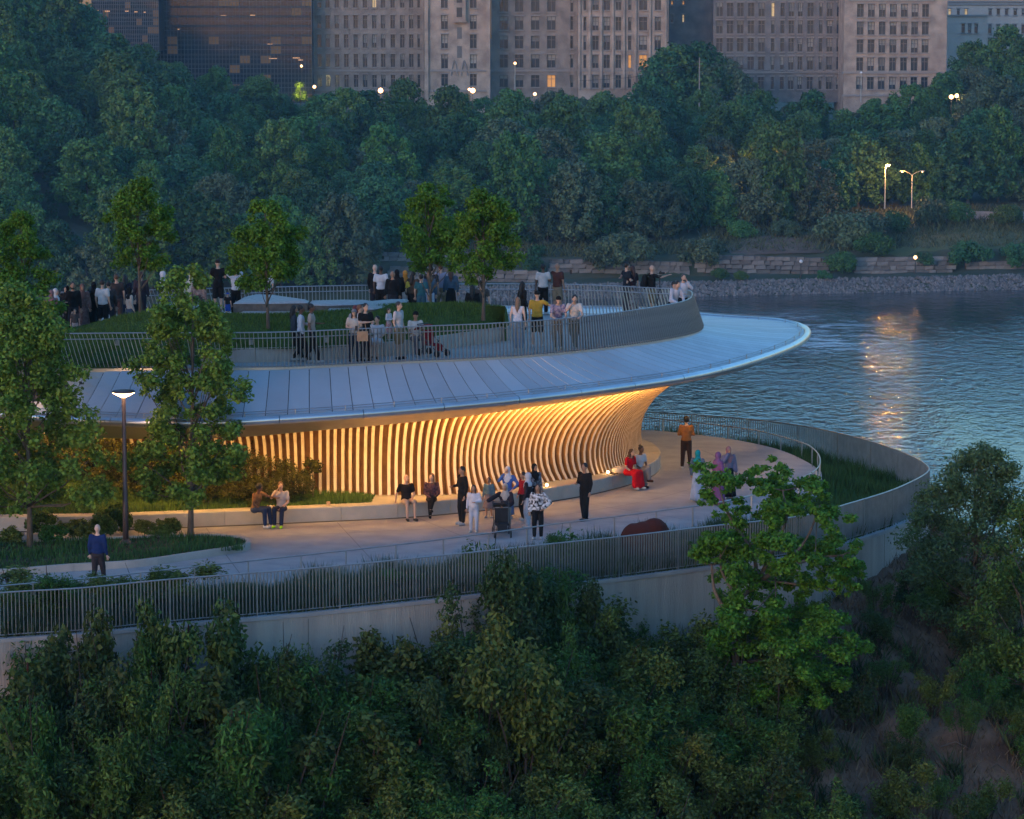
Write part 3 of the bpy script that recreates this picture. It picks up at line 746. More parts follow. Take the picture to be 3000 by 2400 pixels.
def trunk_mesh(name, h, r0, limbs, seed, mat_, n=7, bend=.04, top=.25):
    r = random.Random(seed); mb = MB(); pts = []; ph = r.uniform(0, 6)
    for i in range(8):
        t = i / 7; pts.append(Vector((bend * h * math.sin(2.2 * t + ph) - bend * h * math.sin(ph), bend * h * math.sin(1.7 * t + ph * 2) - bend * h * math.sin(2 * ph), h * t)))
    mb.tube(pts, [r0 * (1.25 if i == 0 else 1) * (1 - (1 - top) * i / 7) for i in range(8)], n)
    for tgt, tz in limbs:
        t = tz; j = min(6, int(t * 7)); s = pts[j].lerp(pts[j + 1], t * 7 - j); tgt = Vector(tgt); m_ = s.lerp(tgt, .5) + Vector((0, 0, -.06 * (tgt - s).length)) + Vector((r.uniform(-.06, .06), r.uniform(-.06, .06), 0)) * (tgt - s).length
        rr = r0 * (.42 - .22 * t); q = s.lerp(m_, .5) + Vector((0, 0, .02)); mb.tube([s, q, m_, m_.lerp(tgt, .5), tgt], [rr, rr * .8, rr * .6, rr * .4, rr * .15], 5)
    return mb.mesh(name, [mat_], True)

# ================================================================ FAR BANK, HILL AND PLATEAU
def shoreD(X): return 587 + 13 * np.clip((X - 33) / 57, -1.5, 1.3)
def hillz(X, D):
    X = np.asarray(X, float); D = np.asarray(D, float); d = D - shoreD(X)
    base = np.interp(d, [-60, -2, 0, 6, 14, 15.5, 30, 48, 66, 74], [-43, -41, -40.15, -38.0, -37.2, -33.8, -32.4, -30.2, -28.3, -28])
    plat = np.interp(X, [-140, -118, -95, -75, -50, 100, 115, 200], [0, -2, -8, -16, -22.5, -23, -14, -12])
    foot_ = np.interp(X, [-140, -30, -22, 30, 36, 60, 68, 140], [2, 4, 27, 29, 38, 42, 60, 64])
    top_ = np.interp(X, [-140, -80, -40, 200], [150, 175, 205, 212])
    t = np.clip((d - foot_) / (top_ - foot_), 0, 1); b0 = np.minimum(base, -28)
    z = base * (1 - t) + plat * t + np.where((t > 0) & (t < 1), 1.5 * np.sin(X * .07 + D * .05) * np.sin(math.pi * t), 0)
    return np.where(d < foot_, base, z)
gx = np.arange(-220, 260, 5.0); gy = np.concatenate([np.arange(525, 580, 6), np.arange(580, 640, 1.5), np.arange(640, 900, 6), np.arange(900, 2200, 60)])
GX, GY = np.meshgrid(gx, gy); GZ = hillz(GX, GY) + (np.random.RandomState(5).rand(*GX.shape) - .5) * .35
nx, ny = len(gx), len(gy); Vt = np.stack([GX, GY, GZ], -1).reshape(-1, 3); ids = np.arange(nx * ny).reshape(ny, nx)
Q = np.stack([ids[:-1, :-1], ids[:-1, 1:], ids[1:, 1:], ids[1:, :-1]], -1).reshape(-1, 4)
M_BANK = mat('bank_grass', (.05, .07, .035), .95, col2=(.10, .095, .07), scale=.12, bump=.8, bscale=1.5, coord='World', detail=10)
structure(obj('far_bank_hill', mesh_from('hill', Vt, Q.tolist(), [M_BANK], True)))
def on_hill(px, py, guess=(586, 900)):
    """first hill point seen along the line through a pixel"""
    prev = None
    for D in np.arange(guess[0], guess[1], .5):
        p = UD(px, py, D)
        if p.z <= float(hillz(p.x, D)): return Vector((p.x, D, float(hillz(p.x, D))))
    return UD(px, py, guess[1])
# riprap
r_ = np.random.RandomState(11); n = 8500; X = r_.uniform(-14, 150, n); dd_ = r_.uniform(-.8, 6.5, n); Y = shoreD(X) + dd_; Z = hillz(X, Y)
base_o = np.array([[1, 0, 0], [-1, 0, 0], [0, 1, 0], [0, -1, 0], [0, 0, 1], [0, 0, -1]], float); fo = np.array([[0, 2, 4], [2, 1, 4], [1, 3, 4], [3, 0, 4], [2, 0, 5], [1, 2, 5], [3, 1, 5], [0, 3, 5]])
sz = r_.uniform(.22, .62, (n, 1, 1)); jit = 1 + r_.uniform(-.35, .35, (n, 6, 3)); an = r_.rand(n) * 6.28
rv = base_o[None] * jit * sz; c_, s_ = np.cos(an)[:, None], np.sin(an)[:, None]
rx_ = rv[:, :, 0] * c_ - rv[:, :, 1] * s_; ry_ = rv[:, :, 0] * s_ + rv[:, :, 1] * c_; rv = np.stack([rx_, ry_, rv[:, :, 2] * .75], -1) + np.stack([X, Y, Z], -1)[:, None]
tri = rv[:, fo].reshape(-1, 3)
M_RIP = mat('riprap_rock', (.17, .155, .15), .9, island=.45, bump=.3, bscale=3)
o = obj('riprap_rocks', mesh_quads('riprap', tri, None, M_RIP, 3)); stuff(o); o['label'] = 'grey broken rocks piled along the far waterline'
# stacked stone terrace walls
M_TSTONE = mat('terrace_stone', (.15, .135, .13), .9, objrand=.35, bump=.5, bscale=1.2, col2=(.22, .205, .195), scale=1)
def stone_wall(pa, pb, dz0, courses, label, seed, blk=1.7, hgt=.8):
    r = random.Random(seed); a = on_hill(*pa); b = on_hill(*pb); w = empty('stone_terrace_wall', a, label, 'wall'); L_ = (b - a).length
    ang = math.atan2(b.y - a.y, b.x - a.x); mes = []
    for q in range(4):
        mbq = MB(); mbq.box((0, 0, 0), (1, 1, 1)); vv = [(v[0] + r.uniform(-.07, .07), v[1] + r.uniform(-.1, .1), v[2] + r.uniform(-.07, .07)) for v in mbq.v]; mes.append(mesh_from('stone_block', vv, mbq.f, [M_TSTONE]))
    for c in range(courses):
        s = r.uniform(0, .8)
        while s < L_:
            l = blk * r.uniform(.6, 1.5); p = a.lerp(b, min(1, (s + l / 2) / L_)); o = obj('stone_block', r.choice(mes), w)
            o.location = Vector((p.x - a.x, p.y - a.y + c * .35 + r.uniform(-.12, .12), (p.z - a.z) + dz0 + (c + .5) * hgt)); o.scale = (l - .07, 1.2, hgt - .05); o.rotation_euler = (0, 0, ang); s += l
stone_wall((1130, 815), (1560, 826), -.4, 3, 'layered stone terrace wall across the river seen above the deck railing left of the prow', 1)
stone_wall((1600, 800), (2010, 800), -.4, 3, 'layered stone terrace wall across the river behind the people at the prow', 2)
stone_wall((2030, 800), (2420, 801), -.4, 4, 'layered stone terrace wall on the far bank with globe lamps in front', 3)
stone_wall((2500, 800), (2780, 796), -.4, 4, 'layered stone terrace wall on the far bank behind the figure-high lamp', 4)
stone_wall((2820, 790), (3030, 786), -.2, 2, 'low stone terrace wall at the right edge of the far bank', 5)
stone_wall((1080, 762), (1300, 768), -.2, 2, 'upper stone ledge across the river behind the paired deck trees', 6)
stone_wall((1300, 748), (1530, 750), -.1, 1, 'thin pale stone ledge above the terrace wall across the river', 7)
# road with parapet on the far bank
M_ROADW = mat('parapet_concrete', (.34, .31, .29), .85)
a = on_hill(2780, 640); b = on_hill(3080, 655); mb = MB(); mb.box(((a.x + b.x) / 2, (a.y + b.y) / 2, (a.z + b.z) / 2 + .8), ((b - a).length, .5, 2.0), 0, math.atan2(b.y - a.y, b.x - a.x)); o = mb.build('road_parapet', [M_ROADW]); tag(o, 'pale concrete parapet of the riverside road at the right edge', 'wall')
# bare earth bank
M_BARE = mat('bare_earth', (.15, .095, .07), .95, col2=(.20, .14, .10), scale=.4, bump=.6, bscale=2, coord='World')
def patch(name, px, m_, lift=.35, label=None):
    P = [on_hill(*q) for q in px]; c = sum(P, Vector()) / len(P); rows = [[c.lerp(p, t) for p in P] for t in (.0001, .5, .8, 1)]; mb = MB(); n = len(P)
    V = []
    for k, rw in enumerate(rows):
        for p in rw: V.append((p.x, p.y, float(hillz(p.x, p.y)) + lift * (.55 if k < 2 else .4 if k == 2 else .03)))
    mb.add(V, [(k * n + i, k * n + (i + 1) % n, (k + 1) * n + (i + 1) % n, (k + 1) * n + i) for k in range(3) for i in range(n)]); o = mb.build(name, [m_], smooth=True); structure(o)
patch('bare_earth_bank', [(2110, 735), (2150, 705), (2240, 690), (2340, 692), (2400, 715), (2415, 745), (2250, 758), (2130, 756)], M_BARE, 1.0)
M_PALEG = mat('pale_grass', (.13, .14, .07), .95, col2=(.09, .11, .05), scale=.3, bump=.5, bscale=3, coord='World')
patch('pale_grass_slope', [(2600, 745), (2640, 700), (2760, 675), (2900, 672), (3040, 680), (3040, 770), (2850, 778), (2680, 770)], M_PALEG, .8)

# ---------------------------------------------------------------- hillside trees
def far_tree(kind, seed):
    h = {0: 12, 1: 13.5, 2: 11}[kind]; w = {0: 4.6, 1: 4.2, 2: 5.2}[kind]
    pf = puff_crown(w, w, h * .12, h * .96, 170, .80, seed, shape=.9); V = leaves(pf, 10500, .42, seed, shell=.35, out=1.0, up=.5, aspect=.8)
    cm = mesh_quads('crown_far', V, None, L_FAR[kind]); tm = trunk_mesh('trunk_far', h * .6, .22, [], seed, M_BARKF, 5); return cm, tm
FT = [far_tree(i % 3, 100 + i) for i in range(9)]
rt = random.Random(42); spots = []
tries = 0
FX = [-140, -30, -22, 30, 36, 60, 68, 140]; FY = [2, 4, 27, 29, 38, 42, 60, 64]
X = -108.0
while X < 126:       # the trees along the foot of the wood
    D = float(shoreD(X)) + float(np.interp(X, FX, FY)) + rt.uniform(1.5, 4.5); spots.append((X, D, float(hillz(X, D)))); X += rt.uniform(5.0, 6.8)
while len(spots) < 270 and tries < 60000:
    tries += 1
    X = rt.uniform(-118, 135); D = rt.uniform(598, 822)
    z = float(hillz(X, D)); d = D - float(shoreD(X)); x, y = px_of((X, D, z))
    foot_ = float(np.interp(X, [-140, -30, -22, 30, 36, 60, 68, 140], [2, 4, 27, 29, 38, 42, 60, 64]))
    if d < foot_ or x < -90 or x > 3080: continue
    top_ = float(np.interp(X, [-140, -80, -40, 200], [150, 175, 205, 212]))
    if d > top_ + 4: continue
    if (820 < x < 1230 and y < 330) or (765 < x < 935 and y < 400): continue
    if any((X - a) ** 2 + ((D - b) * 1.0) ** 2 < 9.3 ** 2 for a, b, *_ in spots): continue
    spots.append((X, D, z))
# the broad crown of trees standing proud of the slope, in front of the buildings
for (x, y, w) in ((90, 60, 1.7), (170, 60, 1.8), (240, 70, 1.6), (1960, 230, 1.85), (2040, 225, 2.0), (2110, 245, 1.8), (2000, 245, 1.95), (2620, 300, .9), (2700, 305, 1.0), (2560, 310, .85), (2820, 250, 1.4), (2890, 235, 1.5), (2960, 240, 1.5), (3020, 240, 1.5), (2850, 290, 1.3),
                  (140, 20, 1.1), (60, 15, 1.2), (200, 45, .9), (260, 60, 1.0), (0, 0, 1.3), (-60, 0, 1.3), (250, 20, .8), (1290, 290, .85), (1350, 285, .95), (1235, 300, .9), (1760, 260, 1.0), (1700, 275, .95), (1820, 262, .95), (180, 60, 1.0), (40, 60, 1.15), (270, 130, 1.1), (330, 140, 1.0), (-30, 40, 1.2), (105, 70, .9), (420, 190, 1.05), (520, 220, 1.0), (610, 250, 1.0), (690, 280, 1.1), (750, 285, 1.1)):
    p = UD(x, y, 806 if x > 900 else 745 + x * .04); spots.append((p.x, p.y, float(hillz(p.x, p.y)), w))
def bld_at(x):
    for lim, nm in ((280, 'stone ramp wall'), (900, 'dark glass block'), (1250, 'grey stone wing'), (1435, 'pink stone tower'), (1690, 'recessed stone wing'), (1955, 'bay-windowed stone front'), (2100, 'narrow lit recess'), (2470, 'shadowed stone wing'), (2770, 'bright stone end block')):
        if x < lim: return nm
    return 'low pale building'
for k, s in enumerate(spots):
    X, D, z = s[:3]; top_ = float(np.interp(X, [-140, -80, -40, 200], [150, 175, 205, 212])); near_top = (D - float(shoreD(X))) > top_ - 45 and X > -52 and X < 104; sc = s[3] if len(s) > 3 else rt.uniform(.7, .98) if near_top else rt.uniform(.85, 1.45); v = rt.randrange(9)
    if X < -20 and rt.random() < .5: v = rt.choice([0, 1, 3, 4, 6, 7])
    cm, tm = FT[v]; x, y = px_of((X, D, z + 8)); row = 'topmost' if y < 230 else 'upper' if y < 300 else 'high' if y < 380 else 'middle' if y < 450 else 'lower' if y < 530 else 'lowest'
    tone = ['dark green', 'mid green', 'grey-green'][v % 3]; side = 'far left' if x < 350 else 'left' if x < 900 else 'left of centre' if x < 1400 else 'right of centre' if x < 1900 else 'right' if x < 2500 else 'far right'
    o = empty('hillside_tree', (X, D, z - .3), '%s%s tree, %s slope under the %s, %s' % ('large ' if sc > 1.22 else 'small ' if sc < 1.0 else '', tone, row, bld_at(x), side), 'tree', 'trees on the far wooded hillside', rt.uniform(0, 6.28))
    o.scale = (sc * rt.uniform(.85, 1.2), sc * rt.uniform(.85, 1.2), sc * rt.uniform(.85, 1.15)); obj('crown', cm, o); obj('trunk', tm, o)
# undergrowth on the hill and bank
def bush_mesh(seed, m_, r=1.6, h=1.8, n=1500, ls=.35, npf=9, pr=.75):
    pf = puff_crown(r, r, h * .25, h * .85, npf, pr, seed); return mesh_quads('bush', leaves(pf, n, ls, seed, out=.9, up=.5, aspect=.7), None, m_)
r_ = random.Random(9); Vs = []
for k in range(520):
    X = r_.uniform(-118, 132); D = float(shoreD(X)) + r_.uniform(14, 215)
    foot_ = float(np.interp(X, [-140, -30, -22, 30, 36, 60, 68, 140], [2, 4, 27, 29, 38, 42, 60, 64])); dd_ = D - float(shoreD(X))
    if dd_ < foot_ - 3 and r_.random() < .86: continue
    if X > 60 and dd_ < 70: continue
    z = float(hillz(X, D)); pf = [((X + r_.uniform(-2, 2), D + r_.uniform(-2, 2), z + r_.uniform(.3, 1.8)), r_.uniform(.8, 1.8)) for _ in range(5)]
    Vs.append(leaves(pf, 260, .6, k, out=1, up=.5, aspect=.8))
o = obj('hill_undergrowth', mesh_quads('undergrowth', np.concatenate(Vs), None, L_FAR[0])); stuff(o); o['label'] = 'dark undergrowth between the hillside trees'
bankq = []
for X in np.arange(-36, 118, 2.0):
    s0 = float(shoreD(X)) + 17
    for D in np.arange(s0, s0 + (12 if X < 36 else 42), 2.0):
        bankq.append([(X, D, float(hillz(X, D))), (X + 2, D, float(hillz(X + 2, D))), (X + 2, D + 2, float(hillz(X + 2, D + 2))), (X, D + 2, float(hillz(X, D + 2)))])
BANKQ = bankq
# single bushes and small trees on the open bank
BM = [bush_mesh(300 + i, L_FAR[i % 3], 2.0, 3.0, 4500, .27, 26, .7) for i in range(3)]
bank_spots = [(2470, 805, 1.35, 'green bush on the far bank between the two globe lamps'), (2412, 822, .6, 'low bush by the rocks right of the first globe lamp'), (2700, 795, 1.1, 'bush beside the second globe lamp on the far bank'), (2835, 790, 1.7, 'tall dark bush at the foot of the pale grass slope'),
              (2985, 790, 1.6, 'round bush at the right edge of the far bank'), (2110, 822, .7, 'low scrub along the top of the rocks by the prow'), (2170, 825, .6, 'small scrub clump right of the prow above the rocks'), (1820, 800, 2.3, 'large grey-green bush across the river behind the embracing couple'),
              (1760, 800, 1.8, 'grey-green bush across the river left of the embracing couple'), (2060, 790, 1.9, 'pale slender tree across the river behind the photographer'), (1560, 815, 1.2, 'bush across the river behind the man with the phone'), (2560, 770, 1.6, 'dense bush at the left of the pale grass slope'),
              (2480, 730, 2.2, 'wide grey-green tree right of the bare earth bank'), (2540, 715, 2.0, 'leafy thicket between earth bank and grass slope'), (2620, 690, 1.5, 'bush at the top of the pale grass slope'), (2720, 665, 1.8, 'bush below the twin street lamp'), (2800, 660, 1.5, 'bush left of the road parapet'), (2950, 665, 1.4, 'bush in front of the road parapet'), (2300, 700, 1.2, 'shrub at the top of the bare earth bank'), (2170, 705, 1.2, 'shrub left of the bare earth bank')]
for x, y, s, lab in bank_spots:
    p = on_hill(x, y); o = obj('bank_bush', BM[int(x) % 3], None, p, x * .1); o.scale = (s, s, s * 1.05); tag(o, lab, 'bush', 'bushes on the far bank')
# ================================================================ FAR BUILDINGS (px scale 11.5 per metre at 826 m)
def stone_mat(nm, c1, c2): return mat(nm, c1, .9, col2=c2, scale=.35, bump=.9, bscale=1.6, coord='World', detail=10)
S_GREY = stone_mat('stone_grey', (.22, .19, .17), (.35, .30, .27)); S_PINK = stone_mat('stone_pink', (.32, .25, .21), (.52, .42, .355)); S_SHADED = stone_mat('stone_shaded', (.16, .15, .155), (.26, .24, .235)); S_PALE = stone_mat('stone_pale', (.52, .45, .41), (.60, .53, .48))  # shade on the set-back wings is put into the darker stone colours
M_FRAME = mat('window_frame', (.20, .185, .18), .6); M_BLIND = mat('window_blind', (.33, .31, .29), .8, objrand=.35); M_SILL = mat('window_sill_stone', (.33, .30, .29), .85)
M_PANE = mat('window_glass', (.035, .045, .065), .15, spec=.8); M_LIT = mat('window_lit', (.5, .3, .1), .5, emit=(1.0, .40, .10), estr=.09); M_LITW = mat('window_lit_pale', (.5, .4, .2), .5, emit=(1.0, .66, .32), estr=.08)
def grid_edges(a0, a1, spans):
    cells = []; c = a0
    for s0, s1 in sorted(spans): cells.append((c, s0, False)); cells.append((s0, s1, True)); c = s1
    cells.append((c, a1, False)); return [x for x in cells if x[1] > x[0] + 1e-6]
brn = random.Random(55)
def building(name, label, x0, x1, D, ytop, ybot, cols, rows, stone, lit={}, depth=24, mull=(1, 1), extras=None, recess=.55, cat='building'):
    s = lambda px_, D_: (px_ - 1500) * D_ / F / _k(D_)
    root = empty(name, UD((x0 + x1) / 2, ybot, D), label, cat)
    def W(x, y): p = UD(x, y, D); return p
    X0, X1 = W(x0, ybot).x, W(x1, ybot).x; Z0, Z1 = W(x0, ybot).z, W(x0, ytop).z
    rx = root.location.copy()
    csp = [(W(c - w / 2, ybot).x, W(c + w / 2, ybot).x) for c, w in cols]; rsp = [(W(x0, r[1]).z, W(x0, r[0]).z) for r in rows]
    ce = grid_edges(X0, X1, csp); re_ = grid_edges(Z0, Z1, rsp); mb = MB()
    # piers full height, spandrels between them
    for a, b, hole in ce:
        if not hole: mb.add([(a - rx.x, 0, Z0 - rx.z), (b - rx.x, 0, Z0 - rx.z), (b - rx.x, 0, Z1 - rx.z), (a - rx.x, 0, Z1 - rx.z)], [(0, 1, 2, 3)])
        else:
            for c, d_, h2 in re_:
                if not h2: mb.add([(a - rx.x, 0, c - rx.z), (b - rx.x, 0, c - rx.z), (b - rx.x, 0, d_ - rx.z), (a - rx.x, 0, d_ - rx.z)], [(0, 1, 2, 3)])
                else:
                    A, B, Cc, Dd = (a - rx.x, c - rx.z), (b - rx.x, c - rx.z), (b - rx.x, d_ - rx.z), (a - rx.x, d_ - rx.z)
                    for p, q in ((A, B), (B, Cc), (Cc, Dd), (Dd, A)): mb.add([(p[0], 0, p[1]), (q[0], 0, q[1]), (q[0], recess, q[1]), (p[0], recess, p[1])], [(0, 1, 2, 3)])
    # sides and back
    q = [(X0 - rx.x, 0), (X1 - rx.x, 0), (X1 - rx.x, depth), (X0 - rx.x, depth)]
    for a, b in ((1, 2), (2, 3), (3, 0)): mb.add([(*q[a], Z0 - rx.z), (*q[b], Z0 - rx.z), (*q[b], Z1 - rx.z), (*q[a], Z1 - rx.z)], [(0, 1, 2, 3)])
    mb.add([(*q[i], Z1 - rx.z) for i in range(4)], [(0, 1, 2, 3)]); mb.build('wall', [stone], root)
    cache = {}
    for ri, (z0, z1) in enumerate(rsp):
        for ci, (a, b) in enumerate(csp):
            w, h = b - a, z1 - z0; key = (round(w, 2), round(h, 2))
            if key not in cache:
                m1 = MB(); f = .10
                for dx in (-w / 2 + f / 2, w / 2 - f / 2): m1.box((dx, 0, 0), (f, .14, h))
                for dz in (-h / 2 + f / 2, h / 2 - f / 2): m1.box((0, 0, dz), (w - 2 * f, .14, f))
                nv = mull[0] if w > 1.1 else 0
                for k in range(nv): m1.box((-w / 2 + w * (k + 1) / (nv + 1), 0, 0), (.13, .15, h - 2 * f))
                m1.box((0, 0, h * .18), (w - 2 * f, .15, .13))
                m2 = MB(); m2.box((0, .12, 0), (w - .06, .04, h - .06)); m3 = MB(); m3.box((0, -recess - .08, -h / 2 - .12), (w + .35, .4, .22))
                m4 = MB(); m4.box((0, -recess - .05, h / 2 + .16), (w + .4, .22, .26))
                m3.v += []; cache[key] = (m1.mesh('window', [M_FRAME]), m2.mesh('pane', [M_PANE]), m2.mesh('pane_lit', [M_LIT]), m2.mesh('pane_litw', [M_LITW]), m3.mesh('sill', [M_SILL]), m4.mesh('lintel', [M_SILL]), None); mbl = MB(); mbl.box((0, .095, 0), (w - .3, .02, 1)); cache[key] = cache[key][:6] + (mbl.mesh('blind', [M_BLIND]),)
            c = cache[key]; o = obj('window', c[0], root, ((a + b) / 2 - rx.x, recess - .1, (z0 + z1) / 2 - rx.z)); st = lit.get((ri, ci), 0)
            obj('pane', c[1 + st], o); obj('sill', c[4], o); obj('lintel', c[5], o)
            bh = brn.choice([0, 0, 0, .25, .4, .6]) if not st else 0
            if bh: bo = obj('blind', c[6], o, (0, 0, h / 2 - .1 - h * bh / 2)); bo.scale = (1, 1, h * bh)
    if extras: extras(root, W, rx)
    return root
def _k(D): return 1.0
def cw(xs, w): return [(x, w) for x in xs]
def bands(ys, x0, x1, D, prj=.35, th=.5):
    def f(root, W, rx):
        for y in ys:
            a, b = W(x0, y), W(x1, y); m1 = MB(); m1.box(((a.x + b.x) / 2 - rx.x, -prj / 2 - .003, a.z - rx.z), (b.x - a.x + .4, prj, th)); m1.build('cornice', [M_SILL], root)
    return f
building('stone_building', 'long grey stone wing with close rows of narrow windows, between glass block and pink tower', 912, 1243, 832, -140, 335,
         cw([937, 962, 989, 1016, 1044, 1071, 1098, 1124, 1152, 1180, 1206], 13) + [(1228, 8)], [(-75, -38), (-18, 23), (45, 84), (101, 140), (158, 197), (219, 256)], S_GREY, {(2, 10): 0, (1, 6): 2}, extras=bands([207, 263], 912, 1243, 832))
def tower_x(root, W, rx):
    bands([207, 266], 1245, 1436, 822, .4)(root, W, rx)
    a, b = W(1330, 60), W(1364, -140); m1 = MB(); w = b.x - a.x; m1.box(((a.x + b.x) / 2 - rx.x, -.7, (a.z + b.z) / 2 - rx.z), (w, 1.4, b.z - a.z)); m1.box(((a.x + b.x) / 2 - rx.x, -.8, a.z - .25 - rx.z), (w + .5, 1.9, .5)); bay = m1.build('oriel_bay', [S_PINK], root)
    for x, y0, y1 in ((1346, 22, 50), (1346, -30, 8)):
        p, q = W(x - 8, y1), W(x + 8, y0); m2 = MB(); m2.box(((p.x + q.x) / 2 - rx.x, -1.43, (p.z + q.z) / 2 - rx.z), (q.x - p.x, .1, q.z - p.z)); m2.build('pane', [M_PANE], bay)
    for x, y0, y1 in ((1346, 80, 114), (1346, 135, 170)):
        p, q = W(x - 7, y1), W(x + 7, y0); m2 = MB(); m2.box(((p.x + q.x) / 2 - rx.x, -.04, (p.z + q.z) / 2 - rx.z), (q.x - p.x, .1, q.z - p.z)); m2.box(((p.x + q.x) / 2 - rx.x, -.1, (p.z + q.z) / 2 - rx.z), (.14, .1, q.z - p.z)); m2.build('narrow_window', [M_FRAME], root)
    for x in (1331, 1360):
        p = W(x, 208); pts = []
        for k in range(9):
            t = k / 8; pts.append(Vector((p.x - rx.x + (t - .5) * 1.7, -.25, p.z - rx.z - 1.2 + 3.8 * (1 - abs(2 * t - 1) ** 1.6))))
        m2 = MB(); m2.tube(pts, .16, 5); m2.build('pointed_arch', [M_SILL], root)
    for x in (1249, 1431):
        a, b = W(x - 5, 292), W(x + 5, -140); m2 = MB(); m2.box(((a.x + b.x) / 2 - rx.x, -.4, (a.z + b.z) / 2 - rx.z), (b.x - a.x, .8, b.z - a.z)); m2.build('buttress', [S_PINK], root)
building('stone_tower', 'pinkish stone tower bay with central oriel and paired pointed arches, lit by the sky', 1245, 1436, 822, -140, 335, cw([1303], 20) + cw([1387], 20), [(-75, -35), (-16, 24), (45, 86), (101, 142), (160, 201), (217, 252)], S_PINK, extras=tower_x)
building('stone_building', 'recessed stone wing with four columns of cross windows right of the oriel tower', 1439, 1692, 829, -140, 335, cw([1476, 1521, 1568, 1615], 25) + [(1675, 9)], [(-75, -30), (-12, 35), (48, 88), (105, 143), (160, 199), (220, 256)], S_GREY,
         {(4, 1): 0, (5, 3): 1}, extras=bands([207], 1438, 1694, 829))
def bay_x(root, W, rx):
    bands([207], 1692, 1958, 822)(root, W, rx)
    for x in (1697, 1727, 1761, 1795, 1828, 1862, 1904, 1950):
        a, b = W(x - 4, 262), W(x + 4, -140); m2 = MB(); m2.box(((a.x + b.x) / 2 - rx.x, -.25, (a.z + b.z) / 2 - rx.z), (b.x - a.x, .5, b.z - a.z)); m2.build('pilaster', [S_PINK], root)
building('stone_building', 'projecting stone front with close pilasters and two glowing windows near its right foot', 1694, 1957, 822, -140, 335, [(1713, 9), (1744, 19), (1777, 19), (1811, 17), (1844, 10), (1883, 24), (1926, 19)], [(-75, -30), (-12, 30), (50, 90), (105, 147), (161, 200), (220, 258)], S_PINK,
         {(4, 4): 1, (4, 5): 1, (1, 6): 0, (2, 6): 0}, extras=bay_x)
building('stone_building', 'plain dark recess between the stone wings with three small lit windows', 1959, 2086, 842, -140, 335, [(1967, 7), (2000, 7)], [(-60, -40), (3, 14), (43, 66)], S_SHADED, {(1, 1): 1, (2, 1): 2, (1, 0): 1})
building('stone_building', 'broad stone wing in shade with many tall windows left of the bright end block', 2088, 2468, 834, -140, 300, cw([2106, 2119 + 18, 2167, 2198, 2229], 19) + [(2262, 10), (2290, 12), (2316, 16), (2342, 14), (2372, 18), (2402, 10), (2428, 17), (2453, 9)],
         [(-75, -30), (-45 + 53, 49), (60, 99), (112, 152), (166, 205), (225, 262)], S_SHADED, {(2, 0): 0, (1, 5): 2}, extras=bands([212], 2088, 2468, 834))
def end_x(root, W, rx):
    bands([213, 214 + 66], 2470, 2770, 820)(root, W, rx); bands([2], 2490, 2735, 820, .3, .4)(root, W, rx)
building('stone_building', 'bright pinkish stone end block with seven columns of paned windows', 2470, 2770, 820, -140, 335, cw([2517, 2549, 2581, 2613, 2645, 2676, 2707], 20), [(-75, -35), (12, 50), (64, 102), (116, 155), (169, 208), (226, 262)], S_PINK, {(2, 6): 0}, extras=end_x)
building('pale_building', 'low pale stone building behind the trees at the right edge, front block', 2772, 2890, 872, 46, 300, cw([2818, 2837, 2856], 10), [(70, 97), (140, 160)], S_PALE, extras=bands([46], 2772, 2890, 872))
building('pale_building', 'large pale stone building with tall upper windows at the far right edge', 2768, 3100, 900, 4, 300, [(2778, 9), (2803, 9), (2826, 9), (2896, 10), (2920, 10), (2944, 10), (2969, 10), (2993, 10), (3017, 10)], [(26, 44), (72, 98), (112, 128)], S_PALE, {(0, 0): 2, (0, 2): 2, (2, 4): 2, (2, 6): 2, (2, 8): 2}, extras=bands([4, 12], 2768, 3100, 900, .5))
